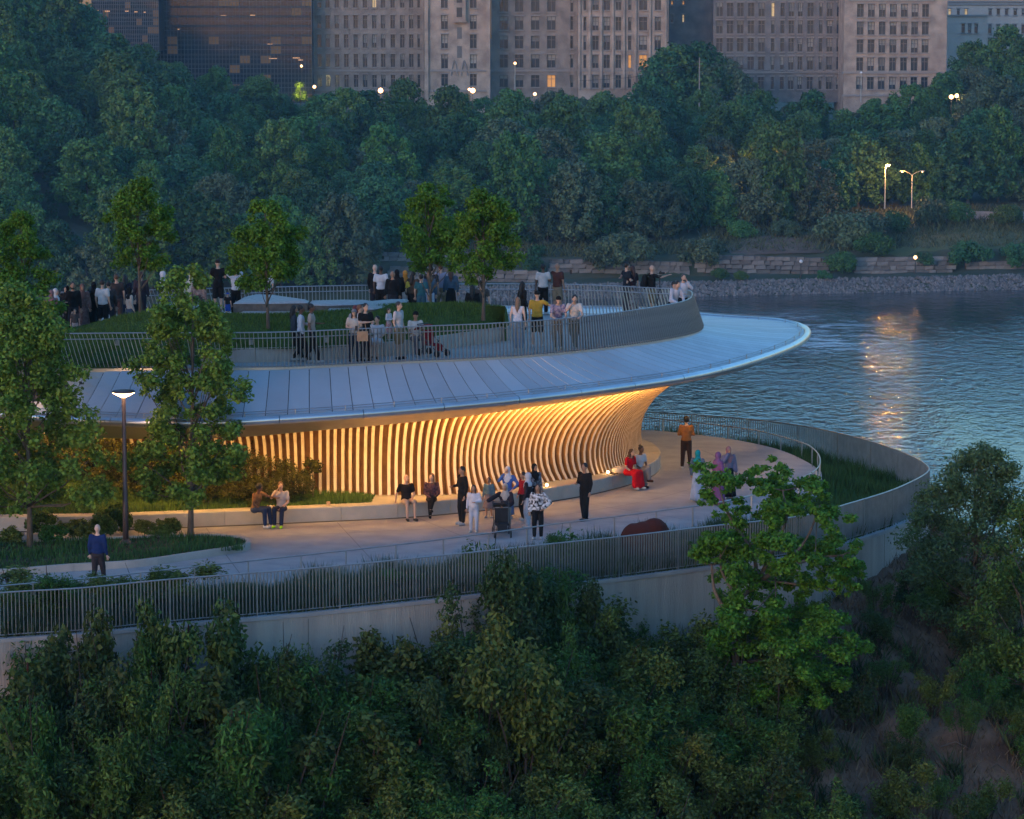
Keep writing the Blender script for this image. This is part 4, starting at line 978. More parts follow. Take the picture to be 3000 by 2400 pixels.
# dark glass block
M_GWALL = mat('dark_panel', (.035, .042, .055), .5, .3); M_GGLASS = mat('dark_glass', (.02, .028, .045), .12, spec=.7); M_MULL = mat('glass_mullion', (.13, .15, .18), .5, .5)
M_GLIT = mat('dim_interior', (.2, .12, .05), .6, emit=(1, .5, .25), estr=.006); M_CEIL = mat('ceiling_light', (.6, .4, .2), .5, emit=(1, .45, .2), estr=.12)
def glass_block(x0, x1, D, ytop, ybot, cwid, rh, label, seed, tubes):
    r = random.Random(seed); root = empty('glass_building', UD((x0 + x1) / 2, ybot, D), label, 'building'); rx = root.location.copy(); a = UD(x0, ybot, D); b = UD(x1, ytop, D); nxx = max(1, int((x1 - x0) / cwid)); nz = int((ybot - ytop) / rh)
    w = (b.x - a.x) / nxx; h = (b.z - a.z) / nz
    m = MB(); m.box(((a.x + b.x) / 2 - rx.x, 12.3, (a.z + b.z) / 2 - rx.z), (b.x - a.x - .1, 24, b.z - a.z)); m.build('core_wall', [M_GWALL], root)
    m2 = MB(); m2.box((0, 0, 0), (w - .16, .05, h - .5)); pm = m2.mesh('pane', [M_GGLASS]); pl = m2.mesh('pane_dim', [M_GLIT])
    for i in range(nxx):
        for j in range(nz):
            lit_ = r.random() < (.10 if j < nz - 3 else .05); obj('glass_pane', pl if lit_ else pm, root, (a.x + w * (i + .5) - rx.x, .1, a.z + h * (j + .5) - rx.z))
    for j in range(nz + 1):
        m = MB(); m.box(((a.x + b.x) / 2 - rx.x, 0, a.z + h * j - rx.z), (b.x - a.x, .25, .42)); m.build('floor_band', [M_GWALL], root)
        if j < nz: m = MB(); m.box(((a.x + b.x) / 2 - rx.x, .0, a.z + h * (j + .55) - rx.z), (b.x - a.x, .16, .1)); m.build('transom', [M_MULL], root)
    m = MB()
    for i in range(nxx * 3 + 1): m.box((a.x + w * i / 3 - rx.x, -.06, (a.z + b.z) / 2 - rx.z), (.09, .16, b.z - a.z))
    stuff(m.build('mullion_row', [M_MULL], root))
    for (tx, ty, tw) in tubes:
        p = UD(tx, ty, D); m = MB(); m.box((p.x - rx.x, -.01 + .03, p.z - rx.z), (tw / 11.5, .12, .22)); m.build('ceiling_light', [M_CEIL], root)
glass_block(270, 462, 812, -120, 150, 15, 24, 'nearer wing of dark gridded glass building with rows of lit ceiling tubes, upper left', 1, [(300 + k * 24 + (k % 3) * 5, 4, 9) for k in range(7)] + [(315, 33, 14), (372, 33, 12), (398, 35, 9), (424, 36, 7), (285, 30, 8)])
glass_block(462, 912, 826, -120, 300, 30, 28, 'dark glass office building behind the trees left of the grey stone wing', 2, [(515 + 8, 86, 5), (800, 172, 22), (868, 170, 20), (880, 176, 14), (790, 130, 16), (740, 45, 14), (655, 46, 16)])
# stone ramp with arch, upper left
o = empty('ramp_wall', UD(185, 90, 770), 'pale stone ramp wall with small arch among the trees, top left', 'wall'); p0 = o.location.copy(); mb = MB(); prof = [(128, 34), (150, 30), (240, 32), (240, 100), (128, 100)]
V = [UD(x, y, 770) - p0 for x, y in prof]; V2 = [v + Vector((0, 3, 0)) for v in V]; mb.add(V + V2, [(0, 1, 2, 3, 4), (0, 5, 6, 1), (1, 6, 7, 2), (2, 7, 8, 3)]); mb.build('wall_face', [S_PALE], o)
mb = MB(); c = UD(217, 92, 769.8) - p0; A = [c + Vector((math.cos(math.pi * k / 10) * 1.5, 0, math.sin(math.pi * k / 10) * 1.5)) for k in range(11)] + [c + Vector((-1.5, 0, -1)), c + Vector((1.5, 0, -1))]; mb.add(A, [tuple(range(13))]); mb.build('arch_opening', [M_DARKM], o)

# ---------------------------------------------------------------- street lamps, poles, wires on the far side
M_POLE = mat('pole_metal', (.42, .42, .40), .6); M_PDARK = mat('pole_dark', (.06, .06, .06), .6)
M_GLOW = mat('lamp_glow', (1, .8, .6), .5, emit=(1.0, .45, .15), estr=1.3)
def plight(name, loc, W_, col, rad=.2):
    l = bpy.data.lights.new(name, 'POINT'); l.energy = W_; l.color = col; l.shadow_soft_size = .04; return l
def lamp(name, px, pyb, pyt, D, arms, label, glow=True, watts=0, dark=False, head='arm', gsize=.28, group=None):
    base = UD(px, pyb, D); top = UD(px, pyt, D).z - base.z; o = empty(name, base, label, 'street lamp', group); mp = M_PDARK if dark else M_POLE
    m = MB(); m.tube([(0, 0, 0), (0, 0, top * .5), (0, 0, top)], [.14, .11, .08], 8); m.build('pole', [mp], o)
    for s in arms:
        m = MB(); m.tube([(0, 0, top - .1), (s * .6, 0, top + .35), (s * 1.7, 0, top + .75)], .05, 6); m.build('arm', [mp], o)
        m = MB(); m.box((s * 2.0, 0, top + .75), (.9, .3, .14)); m.build('lamp_head', [mp], o)
        if glow: m = MB(); m.lathe((s * 2.0, 0, top + .52), [(.02, -.1), (gsize, 0), (gsize * .8, .14)], 10); m.build('lens', [M_GLOW], o)
    if head == 'globe':
        m = MB(); m.lathe((0, 0, top), [(.05, 0), (.28, .16), (.34, .36), (.24, .6), (.06, .7)], 12); m.build('globe', [M_GLOW if glow else mat('globe_glass', (.75, .75, .78), .3)], o)
    if watts:
        l = plight('lamp_light', None, watts, (1, .44, .10), .3); lo = bpy.data.objects.new('lamp_light', l); link(lo, o); lo.location = ((arms[0] * 2.0) if arms else 0, -.6, top + .2)
    return o
hb = lambda x, y: on_hill(x, y).y
lamp('street_lamp', 2592, 612, 494, 643, [.25], 'lit street lamp on the far bank with a short arm, left of the double-armed one', True, 1300, gsize=.3)
lamp('street_lamp', 2671, 610, 512, 643, [-1, 1], 'double-armed street lamp on the far bank, pale pole', True, 120, gsize=.16)
lamp('street_lamp', 2223, 570, 505, 650, [-1], 'thin street lamp half hidden in the trees above the river', True, 1300, gsize=.14)
lamp('street_lamp', 1258, 424, 382, 700, [-1], 'pale unlit street lamp among the hillside trees behind the paired deck trees', False)
lamp('globe_lamp', 2346, 815, 772, 597, [], 'unlit globe lamp at the far waterside', False, 0, True, 'globe')
lamp('globe_lamp', 2681, 802, 760, 600, [], 'globe lamp on the far bank beside a bush and a standing figure-high post', True, 0, True, 'globe')
lamp('globe_lamp', 2522, 300, 218, 800, [], 'tall pale lantern post in front of the bright end block', False, 0, False, 'globe')
lamp('globe_lamp', 1509, 262, 190, 803, [], 'thin lamp post with tiny orange light in front of the recessed stone wing', True, 0, False, 'globe')
for x, y, w, g, lab in ((1115, 268, 180, .62, 'bright globe of a lamp at the foot of the grey stone wing'), (921, 255, 40, .4, 'small lit lamp at the corner of glass block and grey wing'), (1385, 268, 140, .62, 'glowing lamp in the trees under the oriel tower'), (1567, 276, 60, .4, 'small orange lamp in the treetops below the recessed wing'),
                         (2787, 286, 100, .55, 'left of the pair of lit globes beside the bright end block'), (2803, 282, 100, .5, 'right of the pair of lit globes beside the bright end block'), (883, 193, 20, .3, 'small warm lamp against the dark glass block'), (2115, 335, 12, .16, 'tiny warm light in the trees below the shadowed stone wing'), (1375, 262, 0, .35, 'fainter companion of the glowing lamp under the oriel tower')):
    p = UD(x, y, 768 if x > 900 else 780); o = empty('globe_lamp', p - Vector((0, 0, 4)), lab, 'street lamp'); m = MB(); m.tube([(0, 0, 0), (0, 0, 3.8)], .08, 6); m.build('pole', [M_PDARK], o)
    m = MB(); m.lathe((0, 0, 3.7), [(.03, -g * .2), (g * .8, .2 * g), (g, .8 * g), (g * .7, 1.5 * g), (.05, 1.8 * g)], 12); m.build('globe', [M_GLOW], o)
    if w: l = plight('lamp_light', None, w, (1, .6, .25), .4); lo = bpy.data.objects.new('lamp_light', l); link(lo, o); lo.location = (0, -1.6, 4.2)
# the trees lit yellow-green by path lamps
for x, y, w in ((880, 262, 1), (812, 335, 1)):
    p = UD(x, y + 40, 785); pf = puff_crown(1.7, 1.7, 1, 4.6, 12, .8, x); o = empty('lit_tree', (p.x, p.y, p.z), 'small tree glowing yellow-green in lamplight, %s of the pair' % ('right and higher' if x > 850 else 'left and lower'), 'tree', 'trees lit by path lamps')
    obj('crown', mesh_quads('crown_lit', leaves(pf, 1800, .42, int(x), out=.9, up=.4), None, leaf_mat('leaves_lit_tree', (.16, .24, .03), .4)), o); m = MB(); m.tube([(0, 0, -3), (0, 0, 3)], .12, 5); m.build('trunk', [M_BARKF], o)
    l = plight('path_light', None, 260, (1, .85, .35), .3); lo = bpy.data.objects.new('path_light', l); link(lo, o); lo.location = (1.0, -3.2, 3.8)
# pole and wires
b0 = UD(2049, 240, 790); o = empty('utility_pole', b0, 'wooden utility pole with a crossarm above the treetops in front of the stone wings', 'pole'); h = UD(2049, 168, 790).z - b0.z
m = MB(); m.tube([(0, 0, -8), (0, 0, h)], [.2, .13], 8); m.build('pole', [mat('pole_wood', (.30, .27, .25), .9)], o); m = MB(); m.box((0, 0, h - 1.1), (1.9, .14, .16)); m.box((0, 0, h - 2.0), (1.2, .12, .14)); m.build('crossarm', [M_BARKF], o)
def wire(a, b, sag, label):
    pts = []
    for k in range(25): t = k / 24; p = a.lerp(b, t); p.z -= sag * 4 * t * (1 - t); pts.append(p)
    m = MB(); m.tube(pts, .045, 4); tag(m.build('overhead_wire', [M_PDARK]), label, 'wire')
wt = UD(2049, 182, 790); wire(UD(1880, 214, 792), wt, .3, 'overhead wire running left from the utility pole'); wire(wt, UD(2470, 212, 790), .9, 'overhead wire running right from the utility pole'); wire(UD(1700, 236, 792), wt - Vector((0, 0, .8)), .8, 'lower overhead wire running left from the utility pole')
# parked car seen through the trees
p = UD(846, 330, 782); o = empty('parked_car', p, 'dark parked car glimpsed between the hillside trees below the glass block', 'car'); m = MB()
V = [(-2.1, .0, .35), (2.1, 0, .35), (2.1, 0, .8), (1.3, .1, .95), (.7, .2, 1.45), (-.9, .2, 1.45), (-1.5, .1, .98), (-2.1, 0, .9)]; W_ = [(a, b + 1.7 - (.4 if c > 1 else 0), c) for a, b, c in V]; m.add([(a, b, c) for a, b, c in V] + W_, [tuple(range(7, -1, -1)), tuple(range(8, 16))] + [(i, (i + 1) % 8, 8 + (i + 1) % 8, 8 + i) for i in range(8)]); m.build('body', [mat('car_paint', (.04, .04, .05), .3, .3)], o)
for wx in (-1.3, 1.3):
    for wy in (-.02, 1.62): m = MB(); m.tube([(wx, wy, .34), (wx, wy + .12, .34)], .34, 12); m.build('wheel', [M_DARKM], o)
m = MB(); m.box((0, .12, 1.2), (1.5, .06, .38)); m.build('side_window', [M_PANE], o)

# ---------------------------------------------------------------- air
hz = bpy.data.materials.new('haze_air'); hz.use_nodes = True; N = hz.node_tree.nodes; N.remove(N['Principled BSDF']); pv = N.new('ShaderNodeVolumePrincipled'); pv.inputs['Density'].default_value = .00013; pv.inputs['Color'].default_value = (.42, .74, 1, 1); pv.inputs['Anisotropy'].default_value = 0.2
hz.node_tree.links.new(pv.outputs[0], N['Material Output'].inputs['Volume'])
mb = MB(); mb.box((0, 1050, -6), (4000 * 1.7, 2700, 80)); 
if HAZE: o = mb.build('haze', [hz]); stuff(o)
# ================================================================ NEAR TREES
def near_tree(name, base, h, rx, ry, h0, nl, ls, seed, label, mat_leaf, cat='tree', r0=.09, npf=60, pr=.42, group=None, shape=.8, off=(0, 0), clear=None, puffs=None, aspect=.66, flat=.8, limbs_n=26, trunk_top=.92, mat_bark=None, up=.5, shell=.75, trunk_lean=None):
    r = random.Random(seed); o = empty(name, base, label, cat, group)
    pf = puffs or [((x + off[0] * (z / h), y + off[1] * (z / h), z), q) for (x, y, z), q in puff_crown(rx, ry, h0, h, npf, pr, seed, shape)]
    V = leaves(pf, nl, ls, seed, shell=shell, out=.55, up=up, aspect=aspect, flat=flat); obj('crown', mesh_quads('crown', V, None, mat_leaf), o)
    limbs = [(p[0], max(.18, min(.93, (p[0][2] - .22 * h) / h))) for p in r.sample(pf, min(limbs_n, len(pf)))]
    obj('trunk', trunk_mesh('trunk', h * trunk_top, r0, limbs, seed, mat_bark or M_BARK, 8, .012, .15), o); return o
g = 'young trees planted on the upper deck'
def dt(x, ytop, ybase, D, rx, h0y, label, seed, n=12500, **k):
    b = UD(x, ybase, D); s = F / D; h = (ybase - ytop) / s; near_tree('deck_tree', b, h, rx / s, rx / s * .95, (ybase - h0y) / s, n, .105, seed, label, L_MAPLED, group=g, r0=.055, pr=.27, npf=75, **k)
dt(412, 528, 925, 103, 92, 780, 'slender young maple second from the left on the deck, crown clear of its bare trunk', 11)
dt(786, 586, 968, 100.5, 112, 838, 'young maple with broad low crown standing before the peaked granite slab', 12, 15000, shape=.62)
dt(1262, 533, 960, 106.5, 88, 790, 'left of the paired young maples, behind the standing crowd', 13)
dt(1416, 552, 940, 102, 92, 815, 'right of the paired young maples, rooted on the mown mound', 14)
dt(62, 632, 1010, 101, 120, 960, 'leafy maple at the far left edge of the deck', 15, 17000, shape=.7)
dt(-60, 660, 1010, 100, 110, 960, 'maple cut off by the left edge of the picture, behind the deck maple', 16, 5000)
def ft(x, ytop, ybase, D, rx, h0y, label, seed, n, **k):
    b = UD(x, ybase, D); s = F / D; h = (ybase - ytop) / s; return near_tree('planter_tree', b, h, rx / s, rx / s, (ybase - h0y) / s, n, .125, seed, label, L_FORE, group='trees in the kerbed planter', **k)
ft(88, 830, 1612, 92.8, 205, 1490, 'large leafy tree with mottled pale trunk at the left end of the kerbed planter', 21, 30000, r0=.085, npf=210, pr=.40, shape=.58, limbs_n=40)
ft(558, 775, 1583, 94.3, 172, 1450, 'tall loose-crowned tree between lamp post and seated pair, glowing wall behind its leaves', 22, 26000, r0=.085, npf=190, pr=.30, shape=.62, limbs_n=44)
# bright maple in front of the wall
P = UD(2160, 2060, 88.5); s = F / 88.5
def mp_(x, y, r, dy=0): return (((x - 2160) / s, dy, (2060 - y) / s), r / s)
rm = random.Random(5); blobs = [(2075, 1375, 60, -.5), (2130, 1395, 42, .2), (2250, 1375, 60, 0), (2190, 1400, 45, .5), (2320, 1400, 70, .4), (2390, 1440, 70, .2), (2430, 1500, 60, -.3), (2290, 1470, 80, -.4), (2180, 1500, 55, .6), (2070, 1460, 45, .1), (2110, 1560, 60, -.7), (2060, 1600, 50, 0),
        (2200, 1580, 80, .5), (2300, 1560, 90, -.6), (2400, 1580, 75, .6), (2480, 1600, 55, 0), (2150, 1650, 75, -.4), (2230, 1680, 80, .4), (2350, 1660, 70, .1), (2450, 1670, 62, -.4), (2510, 1650, 40, .3), (2130, 1720, 60, .5), (2400, 1700, 50, .7), (2480, 1700, 40, 0), (2060, 1590, 40, .4),
        (2150, 1800, 70, -.6), (2190, 1740, 75, -.7), (2120, 1790, 70, -1.0), (2230, 1780, 80, -.8), (2330, 1880, 90, -1.0), (2120, 1870, 85, .3), (2220, 1850, 80, -.2), (2310, 1810, 85, .3), (2400, 1820, 85, -.3), (2470, 1870, 70, .2), (2380, 1900, 90, -.6), (2280, 1930, 95, .2), (2180, 1960, 85, -.4), (2440, 1950, 70, .1), (2350, 1990, 70, -.5), (2110, 1950, 60, .4), (2250, 1500, 60, 1.0), (2340, 1730, 60, 1.0)]
pf = []
for x, y, r, dy in blobs:
    for _ in range(9):
        a = rm.uniform(0, 6.28); q = r * rm.uniform(.25, .95); pf.append(mp_(x + q * math.cos(a), y + q * math.sin(a) * .8, r * rm.uniform(.24, .5), dy + rm.uniform(-1.6, 1.6) * r / 90))
o = empty('maple_tree', P, 'bright green spreading maple rising from the bank in front of the concrete wall', 'tree')
obj('crown', mesh_quads('crown', leaves(pf, 62000, .12, 31, shell=.7, out=.5, up=.75, flat=.65), None, L_MAPLE), o)
mb = MB(); b_ = lambda x, y, dy=0: Vector(((x - 2160) / s, dy, (2060 - y) / s))
for pts, r1, r2 in (([(2150, 2240), (2158, 2060), (2150, 1900), (2135, 1800), (2160, 1740), (2220, 1690)], .15, .09), ([(2135, 1800), (2090, 1720), (2080, 1640)], .07, .03), ([(2220, 1690), (2290, 1650), (2380, 1625), (2470, 1610)], .08, .025), ([(2220, 1690), (2260, 1600), (2300, 1500), (2290, 1420)], .07, .02),
                    ([(2220, 1690), (2200, 1600), (2140, 1510), (2110, 1440), (2095, 1380)], .06, .018), ([(2290, 1650), (2360, 1560), (2400, 1460)], .05, .02), ([(2150, 1900), (2250, 1860), (2380, 1850)], .07, .025), ([(2220, 1690), (2330, 1700), (2460, 1720)], .05, .02), ([(2160, 1740), (2110, 1660), (2110, 1570)], .05, .02), ([(2150, 1940), (2280, 1930), (2410, 1920)], .06, .02)):
    pp = catmull([b_(x, y, .15 * math.sin(i * 1.7 + x)) for i, (x, y) in enumerate(pts)], 4); mb.tube(pp, [r1 + (r2 - r1) * i / (len(pp) - 1) for i in range(len(pp))], 7)
for c, r in rm.sample(pf, 60):
    q = min([Vector(v) for v in mb.v[::7]], key=lambda v: (v - Vector(c)).length); mb.tube([q, q.lerp(Vector(c), .5) + Vector((0, 0, -.05)), Vector(c)], [.022, .015, .006], 4)
mb.build('trunk', [M_BARK], o, True)
# lamp post
lb = UD(369, 1600, 93.3); s = F / 93.3; h = (1600 - 1142) / s
o = empty('lamp_post', lb, 'dark lamp post with glowing flat disc head standing in the kerbed planter', 'street lamp'); M_LP = mat('lamp_post_paint', (.09, .075, .085), .5, .3)
m = MB(); m.lathe((0, 0, 0), [(.24, -.05), (.24, .06), (.20, .12), (.11, .2)], 8); m.build('base', [M_LP], o)
m = MB(); m.lathe((0, 0, .15), [(.085, 0), (.08, 1.2), (.07, 1.22), (.055, h - .2), (.05, h - .17)], 14); m.build('pole', [M_LP], o, True)
m = MB(); m.lathe((0, 0, h - .02), [(.05, -.08), (.14, -.04), (.33, .05), (.345, .075), (.30, .1), (.1, .125)], 28); m.build('lamp_head', [M_LP], o, True)
m = MB(); m.lathe((0, 0, h - .03), [(.05, -.10), (.15, -.055), (.315, .035)], 28); m.build('lens', [mat('lens_glow', (1, .8, .6), .5, emit=(1, .50, .20), estr=5)], o, True)
l = plight('lamp_light', None, 14, (1, .60, .32), .15); lo = bpy.data.objects.new('lamp_light', l); link(lo, o); lo.location = (0, 0, h - .3)

# ================================================================ SHRUBS ON THE SLOPE
SH = []
M_STEM = mat('shrub_stem', (.05, .04, .035), .9)
for i in range(8):
    r = random.Random(500 + i); wd = r.uniform(1.0, 1.4); hh = r.uniform(2.2, 3.2); pf = []
    st = []
    for k in range(r.randint(6, 9)):
        a = r.uniform(0, 6.28); q = wd * math.sqrt(r.random()); z = hh * r.uniform(.45, 1); tip = (q * math.cos(a), q * math.sin(a), z); st.append(tip)
        for _ in range(4): f = r.uniform(.45, 1.02); pf.append(((tip[0] * f + r.uniform(-.2, .2), tip[1] * f + r.uniform(-.2, .2), z * f), r.uniform(.16, .42)))
    cm = mesh_quads('shrub_foliage', leaves(pf, 4600, .115 if i % 4 != 3 else .15, 600 + i, shell=.8, out=.45, up=.5, aspect=.5 if i % 4 else .35), None, L_SHRUB[i % 4])
    m = MB()
    for t in st: T = Vector(t); m.tube([Vector((t[0] * .08, t[1] * .08, -.4)), T * .5 + Vector((.05, .03, 0)), T], [.035, .022, .008], 4)
    red = None
    if i % 4 == 3:
        mr = MB()
        for t in st[::2]: mr.lathe((t[0], t[1], t[2] - .06), [(.015, 0), (.03, .05), (.02, .12), (.005, .16)], 6)
        red = mr
    if red: red = red.mesh('cones', [L_RED])
    SH.append((cm, m.mesh('stems', [M_STEM]), red, hh))
rs = random.Random(77)
def shrub(X, D, sc, v, label, name='shrub', dz=0):
    z = float(slope_z(X, D)); o = empty(name, (X, D, z + dz), label, 'shrub', 'shrubs covering the near slope', rs.uniform(0, 6.28)); o.scale = (sc * rs.uniform(.85, 1.15),) * 2 + (sc,)
    obj('foliage', SH[v][0], o); obj('stems', SH[v][1], o)
    if SH[v][2]: stuff(obj('seed_heads', SH[v][2], o))
KIND = ['fine-leaved green shrub', 'dark low shrub', 'pale green shrub', 'sumac with red seed heads']
spots2 = []; tr = 0
while len(spots2) < 120 and tr < 20000:
    tr += 1; X = rs.uniform(-17, 17); D = rs.uniform(70, 99)
    if bool(inside(np.array([X]), np.array([D]))[0]): continue
    d = float(seg_dist(np.array([X]), np.array([D]))[0])
    if d < .9: continue
    z = float(slope_z(X, D)); x, y = px_of((X, D, z + 1.2))
    if x < -150 or x > 3120 or y > 2560 or y < 1500: continue
    if x > 2400 and y < 2460 and rs.random() < .85: continue
    if any((X - a) ** 2 + (D - b) ** 2 < 1.15 ** 2 for a, b in spots2): continue
    spots2.append((X, D))
seen = {}
for X, D in spots2:
    z = float(slope_z(X, D)); d = float(seg_dist(np.array([X]), np.array([D]))[0]); x, y = px_of((X, D, z + 1.5))
    sc = rs.uniform(.8, 1.25) if d > 3 else rs.uniform(.62, .9)
    if 1550 < x < 2050: sc = min(sc, .8) if d < 3.5 else sc
    if x > 2380: sc *= .62
    v = rs.choice([3, 7, 0, 4, 3]) if (x < 1150 and d < 3.5) else rs.choice([0, 1, 2, 4, 5, 6, 0, 2])
    where = 'against the concrete wall' if d < 2 else 'just below the wall' if d < 4 else 'midway down the bank' if d < 7.5 else 'along the picture bottom'
    hgt_ = 'tall ' if sc > 1.02 else 'small ' if sc < .7 else ''; side = 'bottom left corner' if x < 200 else 'far left' if x < 400 else 'left' if x < 850 else 'left of centre' if x < 1300 else 'centre' if x < 1750 else 'right of centre' if x < 2150 else 'under the bright maple' if x < 2500 else 'left part of the bare earth' if x < 2620 else 'right part of the bare earth' if x < 2800 else 'right edge'
    shrub(X, D, sc, v, '%s%s %s, %s' % (hgt_, KIND[v % 4], where, side))
# taller ones that break the skyline of the wall, placed where the photograph has them
def tall(x, ytop, D, wpx, v, label, rise=1.0):
    p = UD(x, ytop, D); z = float(slope_z(p.x, D)); s = (p.z - z) / SH[v][3]; o = empty('tall_shrub', (p.x, D, z), label, 'shrub', 'tall shrubs rising before the wall', rs.uniform(0, 6.28)); w = wpx / (F / D) / 2.0; o.scale = (w, w, s)
    obj('foliage', SH[v][0], o); obj('stems', SH[v][1], o)
    if SH[v][2]: stuff(obj('seed_heads', SH[v][2], o))
tall(1500, 1540, 88.5, 330, 0, 'large open shrub growing up over the fence in front of the standing families'); tall(1400, 1500, 89.5, 200, 4, 'leaning light green sapling shrub left of the large one, crossing the handrail'); tall(1640, 1690, 89, 300, 2, 'dense shrub right of the large open one, covering the top of the wall')
tall(1330, 1720, 87, 180, 5, 'dark shrub below the leaning sapling, reaching the coping'); tall(1560, 1640, 87, 260, 1, 'dark bushy shrub in front of the large open one'); tall(60, 1760, 81, 230, 7, 'sumac crossing the fence at the left edge'); tall(400, 1800, 82, 200, 3, 'sumac with red heads reaching over the coping, below the walking man')
tall(620, 1815, 83.5, 150, 7, 'sumac third along the wall from the left, red tips level with the coping'); tall(830, 1850, 85, 170, 3, 'small round sumac against the blank stretch of wall'); tall(1180, 1800, 86.5, 220, 4, 'airy shrub standing against the wall left of the centre'); tall(1840, 1800, 90, 170, 6, 'low twiggy shrub at the foot of the wall left of the maple')
tall(240, 1870, 80.5, 190, 5, 'dark shrub between the two left sumacs'); tall(1960, 1830, 89, 220, 2, 'pale shrub touching the left side of the maple')
SKY_X = [-100, 0, 60, 150, 250, 400, 500, 620, 700, 830, 950, 1050, 1180, 1250, 1330, 1400, 1500, 1580, 1680, 1780, 1850, 1950, 2050, 2200, 2350]; SKY_Y = [1720, 1715, 1740, 1790, 1800, 1730, 1790, 1760, 1830, 1790, 1880, 1860, 1820, 1790, 1700, 1640, 1570, 1640, 1700, 1740, 1800, 1840, 1850, 1900, 2000]
wl_ = [p for p in fenceC[::9] if p.y < 100 and -100 < px_of(p)[0] < 2350]
for row, (dd_, drop) in enumerate(((1.5, 0), (2.9, 120), (4.6, 250))):
    for i, p in enumerate(wl_):
        t = tangent(wl_, i); q = p + Vector((t.y, -t.x, 0)).normalized() * (dd_ + rs.uniform(-.5, .5)); x, y = px_of((q.x, q.y, -2.5)); yt = float(np.interp(x, SKY_X, SKY_Y)) + drop + rs.uniform(-75, 75)
        v = rs.choice([3, 7, 0, 4, 5]) if x < 1150 else rs.choice([0, 1, 2, 4, 5, 6]); z = float(slope_z(q.x, q.y)); top_ = UD(x, yt, q.y).z
        if top_ - z < .9: continue
        w_ = rs.uniform(.75, 1.1) * (1 + .15 * row)
        s = (top_ - z) / SH[v][3]; o = empty('wall_shrub', (q.x, q.y, z), '%s%s, %s, %s' % ('narrow ' if w_ < .85 else 'spreading ' if w_ > 1.05 else '', KIND[v % 4], ['front of the concrete wall', 'second row below the wall', 'third row below the wall'][row], '%s' % ['the left edge', 'under the walking man', 'below the lamp post', 'below the seated pair', 'below the small sapling', 'below the bench sitters', 'below the crowd on the path', 'below the boulder', 'left of the maple', 'under the maple'][min(9, int(max(0, x) / 235))]), 'shrub', 'shrubs in rows below the wall', rs.uniform(0, 6.28))
        w = w_; o.scale = (w, w, s); obj('foliage', SH[v][0], o); obj('stems', SH[v][1], o)
        if SH[v][2]: stuff(obj('seed_heads', SH[v][2], o))
# trees at the right edge, growing beyond the wall's tip
near_tree('bank_tree', (float(UD(2860, 1700, 96).x), 96, float(slope_z(UD(2860, 1700, 96).x, 96))), UD(2860, 1315, 96).z - float(slope_z(UD(2860, 1700, 96).x, 96)), 2.0, 1.8, .5, 30000, .12, 41, 'tall grey-green willowy tree at the right edge beyond the end of the wall', L_WILLOW, npf=210, pr=.40, shape=.75, limbs_n=60, r0=.08, aspect=.42)
near_tree('bank_tree', (float(UD(3010, 1700, 92).x), 92, float(slope_z(UD(3010, 1700, 92).x, 92))), UD(3010, 1480, 92).z - float(slope_z(UD(3010, 1700, 92).x, 92)), 1.6, 1.6, .4, 20000, .12, 42, 'dark leafy tree cut off by the right edge, in front of the willowy one', L_SHRUB[0], npf=150, pr=.40, shape=.75, limbs_n=30, r0=.07, aspect=.5)
near_tree('bank_tree', (float(UD(2730, 1600, 98).x), 98, float(slope_z(UD(2730, 1600, 98).x, 98))), 3.4, .85, .8, .3, 8000, .11, 43, 'narrow sapling overlapping the tip of the curved fence', L_WILLOW, npf=70, pr=.3, shape=.8, limbs_n=20, r0=.04, aspect=.4)
# low herbs and dry grass over the slope
def slope_quads(x0, x1, y0, y1, st=.5):
    out = []
    for X in np.arange(x0, x1, st):
        for D in np.arange(y0, y1, st):
            if bool(inside(np.array([X + st / 2]), np.array([D + st / 2]))[0]): continue
            out.append([Vector((X + a, D + b, float(slope_z(X + a, D + b)))) for a, b in ((0, 0), (st, 0), (st, st), (0, st))])
    return out
def slope_quads_fast(x0, x1, y0, y1, st):
    X, D = np.meshgrid(np.arange(x0, x1, st), np.arange(y0, y1, st)); X = X.ravel(); D = D.ravel(); k = ~inside(X + st / 2, D + st / 2); X, D = X[k], D[k]
    Z = [slope_z(X + a, D + b) for a, b in ((0, 0), (st, 0), (st, st), (0, st))]
    return [[(X[i], D[i], Z[0][i]), (X[i] + st, D[i], Z[1][i]), (X[i] + st, D[i] + st, Z[2][i]), (X[i], D[i] + st, Z[3][i])] for i in range(len(X))]
sq = slope_quads_fast(-17, 17, 76, 102, .5)
blades('slope_herbs', [q for q in sq if q[0][0] < 8.5 or rs.random() < .15], 46000, .38, .035, mat('herb_blade', (.045, .07, .03), .8, island=.6), 5, hv=.8, lean_=.7, label='rough herbs and weeds covering the near bank')
sqr = [q for q in sq if q[0][0] > 7.5]
blades('dry_grass', sqr, 16000, .22, .02, M_DRY, 6, hv=.8, lean_=.9, label='dry pale grass on the bare right part of the bank')
r_ = random.Random(4); m = MB()
for _ in range(46):
    X = r_.uniform(6, 16); D = r_.uniform(82, 95)
    if bool(inside(np.array([X]), np.array([D]))[0]): continue
    z = float(slope_z(X, D)); a = r_.uniform(0, 6.28); L_ = r_.uniform(.5, 1.6); e = Vector((math.cos(a), math.sin(a) * .5, 0)) * L_
    P_ = [Vector((X, D, z + .15)), Vector((X, D, z + .35)) + e * .5, Vector((X, D, z + .1 + r_.uniform(0, .7))) + e]; m.tube(P_, [.03, .02, .006], 4)
stuff(m.build('fallen_branches', [M_BARKF])); 
